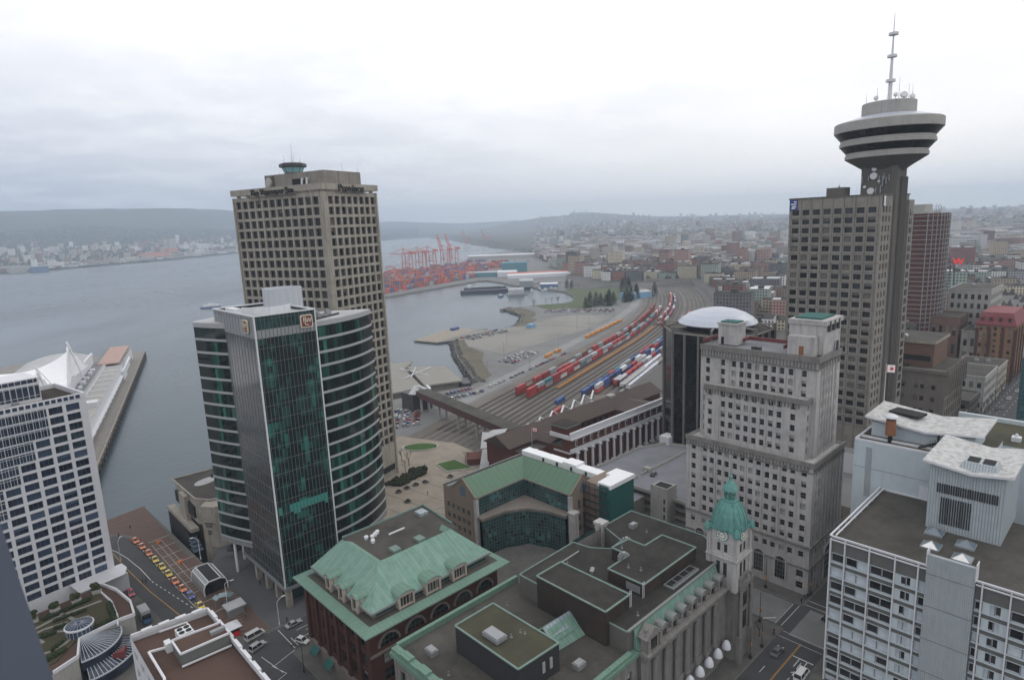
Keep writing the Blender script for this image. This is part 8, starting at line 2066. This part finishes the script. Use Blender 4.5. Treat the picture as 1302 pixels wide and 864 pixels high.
# ================================================================ people: one skinned body
def person_mesh(step):
    V = [(0, 0, .95), (0, 0, 1.15), (0, 0, 1.38), (0, 0, 1.5), (0, .02, 1.62), (0, .01, 1.74), (-.19, 0, 1.42), (-.24, .03-.1*step, 1.15), (-.22, .12-.12*step, .92), (.19, 0, 1.42), (.24, .03+.1*step, 1.15), (.22, .12+.12*step, .92), (-.1, 0, .9), (-.11, .12*step, .5), (-.12, .2*step-.04, .07), (-.12, .2*step+.12, .04), (.1, 0, .9), (.11, -.08*step, .5), (.12, -.26*step-.03, .07), (.12, -.26*step+.12, .04)]
    E_ = [(0, 1), (1, 2), (2, 3), (3, 4), (4, 5), (2, 6), (6, 7), (7, 8), (2, 9), (9, 10), (10, 11), (0, 12), (12, 13), (13, 14), (14, 15), (0, 16), (16, 17), (17, 18), (18, 19)]
    rad = [.16, .15, .17, .06, .095, .08, .08, .055, .04, .08, .055, .04, .1, .075, .05, .035, .1, .075, .05, .035]
    me = bpy.data.meshes.new('person'); me.from_pydata(V, E_, []); o = bpy.data.objects.new('tmp', me); COL.objects.link(o)
    m = o.modifiers.new('s', 'SKIN'); m.use_smooth_shade = True; o.modifiers.new('u', 'SUBSURF').levels = 1
    for i, r in enumerate(rad): me.skin_vertices[0].data[i].radius = (r, r*.85); me.skin_vertices[0].data[i].use_root = i == 0
    bpy.context.view_layer.update(); dg = bpy.context.evaluated_depsgraph_get(); out = bpy.data.meshes.new_from_object(o.evaluated_get(dg)); bpy.data.objects.remove(o); out.name = 'person'
    for k in ('cloth', 'trousers', 'skin', 'hair'): out.materials.append(MATS[k])
    for p in out.polygons:
        c = p.center; p.material_index = 1 if c.z < .93 and abs(c.x) < .2 else (0 if c.z < 1.5 else (3 if c.z > 1.69 or c.y < -.02 else 2)); p.use_smooth = True
        if c.z < .96 and abs(c.x) > .19: p.material_index = 2
    return out
plain('trousers', (.03, .032, .045), .9); plain('hair', (.03, .022, .016), .8)
PM = [person_mesh(0), person_mesh(1)]
WEAR = {'black': (.02, .02, .022), 'dark blue': (.03, .04, .1), 'red': (.35, .04, .04), 'grey': (.16, .16, .16), 'white': (.6, .6, .6)}
PP = [(44.7, 268.1, 'black', 'on the brick promenade above the taxis'), (40, 263.7, 'black', 'on the road bend beyond the first taxi'), (37.8, 220.9, 'black', 'crossing the road left of the taxis, left one'), (38.6, 220.2, 'dark blue', 'crossing the road left of the taxis, right one'), (51.4, 187.6, 'black', 'waiting under the curved shelter, left one'), (52.1, 187.0, 'grey', 'waiting under the curved shelter, middle one'), (52.7, 186.4, 'black', 'waiting under the curved shelter, right one'), (54.2, 176.5, 'grey', 'alone on the near end of the brick promenade'), (64.1, 190.5, 'black', 'under the glass tower between pillars'), (61.8, 165.6, 'black', 'on the kerb by the corner pillar'), (168.4, 63.2, 'black', 'alone on the crossing corner under the limestone tower'), (171.6, 62.9, 'black', 'in the group at the crossing corner, leftmost'), (170.9, 63.3, 'dark blue', 'in the group at the crossing corner, middle'), (172.3, 63.0, 'black', 'in the group at the crossing corner, rightmost'), (179, 62.9, 'grey', 'walking along the side of the limestone tower'), (149.4, 62.8, 'red', 'beside the signal post at the post office corner'), (150.2, 63, 'dark blue', 'behind the signal post at the post office corner'), (176.4, 247.8, 'black', 'on the plaza right of the oval lawn'), (158.6, 232.3, 'grey', 'on the plaza beside the four-sided lawn'), (140.5, 205, 'grey', 'on the plaza near the row of planters')]
for i, (u, v, c, w_) in enumerate(PP):
    x, y = W(u, v); z = .16 if (v > 170 and u > 88) or (u > 47 and v > 166 and u < 60) else (.13 if u > 57 else .012)
    o = link('person', PM[i % 2], None, (x, y, z), i*1.3); o.color = (*WEAR[c], 1); s_ = 1.02; o.scale = (s_, s_, s_); tag(o, f'person in {c} coat {w_}', 'person')
# ================================================================ street furniture
def street_lamp(u, v, h, rz, label, mat='steel_white', z=.13, arm=2.2):
    T = Thing('street_lamp', label, 'street lamp', u, v, z); d = (cos(rz), sin(rz)); mb = MB()
    mb.tube((u, v, z), (u, v, z+h*.86), .12, .08, 8); pts = [(u+d[0]*arm*(1-cos(t)), v+d[1]*arm*(1-cos(t)), z+h*.86+h*.14*sin(t)) for t in [pi/2*i/6 for i in range(7)]]
    mb.path(pts, .11); mb.tube((u, v, z), (u, v, z+.8), .22, .2, 8); T.part('post', mb, mat)
    mb = MB(); q = pts[-1]; mb.box(q[0]-.45, q[1]-.2, q[2]-.12, q[0]+.5, q[1]+.2, q[2]+.06); T.part('lamp_head', mb, mat)
street_lamp(52.2, 185.3, 9, -.6, 'white swan-neck street lamp beside the curved shelter'); street_lamp(59.6, 165.6, 8, .2, 'white street lamp on the corner by the glass tower pillar'); street_lamp(56.2, 222.6, 8, 2.4, 'white street lamp at the edge of the brick promenade', z=.14); street_lamp(80.4, 165.6, 11, .2, 'grey street lamp in front of the dark glass tower face', 'steel_grey'); street_lamp(36.2, 243, 8, .9, 'white street lamp beside the yellow road line', z=.01); street_lamp(55.8, 142, 8, 2.6, 'dark street lamp at the red brick building corner', 'steel_dark')
def signal(u, v, h, rz, label):
    T = Thing('traffic_signal', label, 'traffic signal', u, v, .13); mb = MB(); mb.tube((u, v, .13), (u, v, h), .11, .07, 8); mb.box(u-.35, v-.35, .13, u+.35, v+.35, 1); T.part('post', mb, 'steel_dark')
    mb = MB(); d = (cos(rz), sin(rz)); mb.box(u+d[0]*.35-.16, v+d[1]*.35-.16, 3.2, u+d[0]*.35+.16, v+d[1]*.35+.16, 4.2); T.part('signal_head', mb, 'lamp_amber')
signal(137, 63.2, 9, .3, 'tall dark signal post on the post office pavement'); signal(143, 63, 7, .3, 'dark signal post nearest the crossing below the post office'); signal(174.6, 63.0, 9, 3.4, 'dark signal post beside the group on the limestone tower corner'); signal(169.2, 74, 9.5, 3.6, 'dark signal post in front of the limestone arched windows'); signal(152.6, 68, 9, -.6, 'dark signal post across from the clock tower porch'); signal(151.4, 47.4+2.4, 6, .5, 'amber signal by the lower crossing corner')
mb = MB(); mb.path([(49.6, 188.6, 2.7), (51, 188.9, 3.2), (53.4, 188, 3.2), (54.4, 187, 2.8)], 2.6, .12)
for q in ((49.8, 188.6), (54.2, 187)): mb.bar((*q, .14), (*q, 2.7), .15)
solo('bus_shelter', mb, 'glass_sky_m', 'curved greenish glass shelter near the end of the promenade', 'shelter', 52, 188) if plain('glass_sky_m', (.16, .24, .26), .2) else 0
mb = MB(); mb.box(50.8, 179.6, .14, 55, 183, 2.6, 1); mb.prism([(50.2, 179), (55.6, 179), (55.6, 183.6), (50.2, 183.6)], 2.6, 3.0, 0); solo('pavement_kiosk', mb, ['roof_pale', 'steel_grey'], 'flat white-roofed kiosk on the near end of the promenade', 'kiosk', 53, 181)
T = Thing('coffee_cart', 'red and white cart with pointed white canopy behind the brown-roofed block', 'cart', 48.4, 171.4); mb = MB(); mb.box(46.6, 169.8, .14, 50.2, 173, 1.4); T.part('body', mb, 'red'); mb = MB(); mb.box(46.7, 169.9, 1.4, 50.1, 172.9, 2.7); T.part('windows', mb, 'glass_dark'); mb = MB(); mb.face([(46, 169.2, 2.75), (50.8, 169.2, 2.75), (48.4, 171.4, 4.2)]); mb.face([(50.8, 169.2, 2.75), (50.8, 173.6, 2.75), (48.4, 171.4, 4.2)]); mb.face([(50.8, 173.6, 2.75), (46, 173.6, 2.75), (48.4, 171.4, 4.2)]); mb.face([(46, 173.6, 2.75), (46, 169.2, 2.75), (48.4, 171.4, 4.2)]); T.part('canopy', mb, 'white_wall')
for i, (u, v, w_) in enumerate(((49.2, 246.4, 'farther'), (50.4, 225, 'nearer'))): mb = MB(); mb.bar((u-.7, v-.5, .15), (u+.7, v+.4, 1.1), .3, .3); mb.bar((u-.5, v+.6, .15), (u+.5, v-.5, 1.3), .3, .3); mb.box(u-.9, v-.3, .9, u+.9, v+.1, 1.15); solo('orange_barrier', mb, 'orange', f'{w_} orange barrier standing on the brick promenade', 'barrier', u, v, .14)
for k, (u, v) in enumerate(((133.9, 216.8), (138.5, 217.4), (143, 217.4), (147.7, 216.5), (158.6, 213), (131, 206))):
    T = Thing('round_planter', f'round shrub planter, {ORD[k]} from the glass tower on the plaza', 'planter', u, v, .16, TD, 'round planters on the plaza'); mb = MB(); mb.lathe([(1.5, .16), (1.6, .5), (1.4, .5)], (u, v), 14); T.part('ring', mb, 'concrete_dark')
    mb = MB()
    for q in range(6): mb.blob((u+R8.uniform(-.7, .7), v+R8.uniform(-.7, .7), .7), .55, 6, 0, R8)
    o = T.part('shrub', mb, 'leaf'); o.color = (.045, .045, .03, 1)
mb = MB()
for k in range(190):
    t_ = R8.random(); w = R8.uniform(-1, 1); mb.blob((136+17*t_+w*2.5*(1-.3*t_), 224.5+3*t_-w*3.2, .7+2.2*t_*t_*R8.random()), R8.uniform(.6, 1.25), 6, 0, R8)
o = solo('shrub_bank', mb, 'leaf', 'long dark shrub bed between the glass tower and the plaza', 'shrub bed', 144, 226); o.color = (.035, .04, .022, 1)
for i, (a, b) in enumerate(((470, 262), (545, 300), (600, 330), (640, 262), (700, 300), (735, 262), (520, 232), (620, 240), (720, 246), (400, 238), (790, 300), (450, 227))):
    T = Thing('yard_light_mast', f'thin grey light mast, {ORD[i]} of those dotted across the gravel lots', 'light mast', a, b, LOW, TG, 'light masts in the yard'); mb = MB(); mb.tube((a, b, LOW), (a, b, LOW+17), .2, .12, 6); T.part('pole', mb, 'steel_grey'); mb = MB(); mb.box(a-1.2, b-.3, LOW+17, a+1.2, b+.3, LOW+17.5); T.part('lamp_bar', mb, 'steel_grey')
# ================================================================ trees
def bare_tree_mesh(seed, h):
    R = random.Random(seed); mb = MB()
    def br(p, d, l, r, dep):
        q = p+d*l; mb.tube(p, q, r, r*.6, 5 if dep > 1 else 3, 0, False)
        if dep == 0: return
        for _ in range(3 if dep > 1 else 4):
            nd = (d+Vector((R.uniform(-1, 1), R.uniform(-1, 1), R.uniform(-.1, .7)))*.62).normalized(); br(p+d*l*R.uniform(.65, 1), nd, l*R.uniform(.55, .78), r*.55, dep-1)
    br(Vector((0, 0, 0)), Vector((0, 0, 1)), h*.34, h*.022, 4); return mb.mesh('branches', ['bark'])
BT = [bare_tree_mesh(i, 8) for i in range(3)]
def conifer_mesh(seed):
    R = random.Random(seed); mb = MB()
    for k in range(420):
        z = .06+.94*R.random()**.8; r = .26*(1-z)**.8*(.55+.6*R.random())+.01; a = R.uniform(0, 2*pi); c = Vector((r*cos(a), r*sin(a), z)); l = .05+.07*(1-z)
        o = Vector((cos(a), sin(a), -.35)); t_ = Vector((-sin(a), cos(a), 0)); mb.face([c-o*l*.3, c+t_*l*.45+o*l*.4, c+o*l*1.2, c-t_*l*.45+o*l*.4])
    return mb.mesh('foliage', ['leaf'])
def round_mesh(seed):
    R = random.Random(seed); mb = MB()
    for k in range(520):
        v = Vector((R.gauss(0, 1), R.gauss(0, 1), R.gauss(0, 1))).normalized()*R.random()**.35; c = Vector((v.x*.42, v.y*.42, .62+v.z*.36)); l = R.uniform(.04, .075); n = Vector((R.gauss(0, 1), R.gauss(0, 1), R.gauss(0, 1))).normalized(); a = n.orthogonal().normalized(); b = n.cross(a); mb.face([c+a*l, c+b*l, c-a*l, c-b*l])
    return mb.mesh('foliage', ['leaf'])
CF, RM = [conifer_mesh(i) for i in range(2)], [round_mesh(i) for i in range(2)]
mbt = MB(); mbt.tube((0, 0, 0), (0, 0, .5), .02, .012, 6); TRK = mbt.mesh('trunk', ['bark'])
def tree(kind, u, v, z, h, label, group, th=TD, colr=(.03, .045, .022), i=0):
    x, y = W(u, v, th); e = link(kind, None, None, (x, y, z)); tag(e, label, 'tree', group); e.rotation_euler[2] = i*1.7
    if kind == 'bare_tree': o = link('branches', BT[i % 3], e); s = h/8; o.scale = (s, s, s)
    else:
        o = link('foliage', (CF if kind == 'conifer' else RM)[i % 2], e); o.scale = (h, h, h); k = .85+.3*((i*37) % 10)/10; o.color = (*[c*k for c in colr], 1); o = link('trunk', TRK, e); o.scale = (h, h, h)
for i, (u, v, h, w_) in enumerate(((154, 238.5, 10, 'tall bare tree beside the oval lawn and shrub bed'), (155, 246, 8, 'smaller bare tree at the foot of the beige tower'), (149, 234, 7, 'bare sapling behind the shrub bed on the plaza'), (175, 222, 7, 'bare tree behind the four-sided lawn'))): tree('bare_tree', u, v, .2, h, w_, None, i=i)
tree('round_tree', 66.5, 216, 0, 5, 'dark evergreen bush against the beige hall by the glass tower', None, colr=(.02, .03, .018)); tree('bare_tree', 146.5, 65.3, .1, 7, 'bare street tree on the post office corner', None)
for i in range(15): tree('bare_tree', 382+9.4*i, 61.0, .1, 9, f'bare street tree, {ORD[i]} along the shop side of the avenue', 'street trees on the avenue', i=i)
CP = [(815, 320), (822, 316), (835, 312), (838, 306), (842, 300), (846, 296), (836, 294), (850, 291), (878, 284), (884, 281), (890, 284), (896, 279), (903, 283), (920, 278), (928, 281), (938, 284), (946, 288), (1046, 446), (1052, 440), (960, 262), (1070, 338), (1088, 345), (1096, 352), (1010, 330)]
for i, (a, b) in enumerate(CP): tree('conifer', a, b, LOW, 15+(i*7) % 9, f'dark conifer, {ORD[i]} from the left beside the waterside park', 'conifers by the waterside park', TG, (.022, .034, .02), i)
for i, (a, b) in enumerate(((826, 386), (834, 380), (842, 374), (850, 378), (812, 400), (798, 414), (806, 396))): tree('bare_tree', a, b, LOW, 14, f'pale bare tree, {ORD[i]} from the right on the grassy point', 'bare trees on the grassy point', TG, i=i)
# ================================================================ the old quarter and the east side: every block a thing of its own
def pxl(u, v, z, th=TG):
    x, y = W(u, v, th); d = Vector((x, y, z-CAMZ)); k = d.dot(fw); return 651+794.4*d.dot(R_)/k, 432-794.4*d.dot(U_)/k
BC = [('tan', (.34, .28, .21)), ('red brick', (.20, .085, .065)), ('grey', (.27, .27, .275)), ('brown', (.20, .135, .10)), ('white', (.52, .52, .51)), ('cream', (.44, .39, .29)), ('dark', (.11, .11, .115)), ('pink brick', (.29, .17, .14)), ('pale green', (.25, .30, .26))]
RC_ = [('grey roof', 'roof_pale'), ('dark roof', 'roof_tar'), ('gravel roof', 'roof_gravel'), ('brown roof', 'roof_brown'), ('white roof', 'white_wall')]
NUM = ['one', 'two', 'three', 'four', 'five', 'six', 'seven', 'eight', 'nine', 'ten', 'eleven', 'twelve', 'thirteen', 'fourteen']
R9 = random.Random(33); made = 0; row = 0; a = 590.; rest = []
while a < 2150:
    dep = R9.uniform(22, 34); b = track(112, a) if a < 1130 else min(690, 400+(a-1130)*.9); col_i = 0; nm_r = ORD[min(row, 35)]
    while b > -470:
        w = R9.uniform(16, 40); h = R9.choice((8, 10, 12, 12, 15, 18, 22)) if R9.random() < .93 else R9.uniform(26, 44)
        if a > 1500: h *= .8
        px_, py_ = pxl(a, b-w/2, h*.6)
        ok = (705 < px_ < 1000 and 285 < py_ < 425) or (1178 < px_ < 1310 and py_ < 372)
        if a < 1200 and b > 300: h = min(h, 12)
        bad = False
        for (p, q) in ((686, 128), (520, 82), (720, 158)):
            gx, gy = LOC(*W(p, q), TG)
            if abs(gx-a) < 60 and abs(gy-b) < 60: bad = True
        if ok and not bad and R9.random() < .9:
            cn, c = R9.choice(BC); rn, rm = R9.choices(RC_, (3, 3, 4, 3, .6))[0]; st = max(2, min(14, int(h/3.4)))
            if made < 300:
                mb = MB(); g = 2.5; mb.prism([(a, b), (a+dep, b), (a+dep, b-w+g), (a, b-w+g)], -6, h, 0, 1, False)
                o = solo('city_block', mb, ['city_wall', rm], None, 'building', a, b, -6, TG, f'city blocks in the {nm_r} row beyond the rail yard'); o['label'] = f'{NUM[st-1]}-storey {cn} block, {rn}, {ORD[min(col_i, 35)]} from left in {nm_r} row beyond the yard'
                k = R9.uniform(.8, 1.15); k *= 1.25; o.color = (*[q*k for q in c], 1); made += 1; col_i += 1
                if made < 190:
                    mb = MB(); mb.box(a+dep*.3, b-w*.4, h, a+dep*.3+R9.uniform(3, 7), b-w*.4-R9.uniform(3, 7), h+R9.uniform(1.5, 3.4))
                    for p_, q_ in (((a, b), (a+dep, b)), ((a, b-w+g), (a+dep, b-w+g)), ((a, b), (a, b-w+g))): mb.bar((*p_, h+.3), (*q_, h+.3), .5, .7)
                    rr_ = link('rooftop', mb.mesh('rooftop', ['roof_gravel'], (a, b, -6)), o)
            else: x, y = W(a+dep/2, b-w/2, TG); rest.append((x, y, -3, dep/2, w/2-1.3, h, TG, c, {'roof_pale': (.40, .40, .41), 'roof_tar': (.06, .055, .05), 'roof_gravel': (.13, .12, .11), 'roof_brown': (.10, .06, .045), 'white_wall': (.6, .6, .6)}[rm]))
        b -= w+(12 if R9.random() < .18 else 0)
    a += dep+R9.choice((4, 16)); row += 1
mass('east_side_blocks', 'farther low blocks of the old quarter beyond the nearer street rows', rest, 'mass_col', 'city_mass_wall')
tr = []
for k in range(3600):
    a, b = R9.uniform(720, 2300), R9.uniform(-450, 420)
    if a < 1140 and b > track(100, a): continue
    x, y = W(a, b, TG); h = R9.uniform(6, 13); tr.append((x, y, -4, h*.4, h, R9.choice([(.06, .05, .04), (.075, .06, .048), (.05, .05, .035), (.09, .072, .055)])))
cone_mass('quarter_trees', 'bare brown street trees between the blocks of the old quarter', tr)
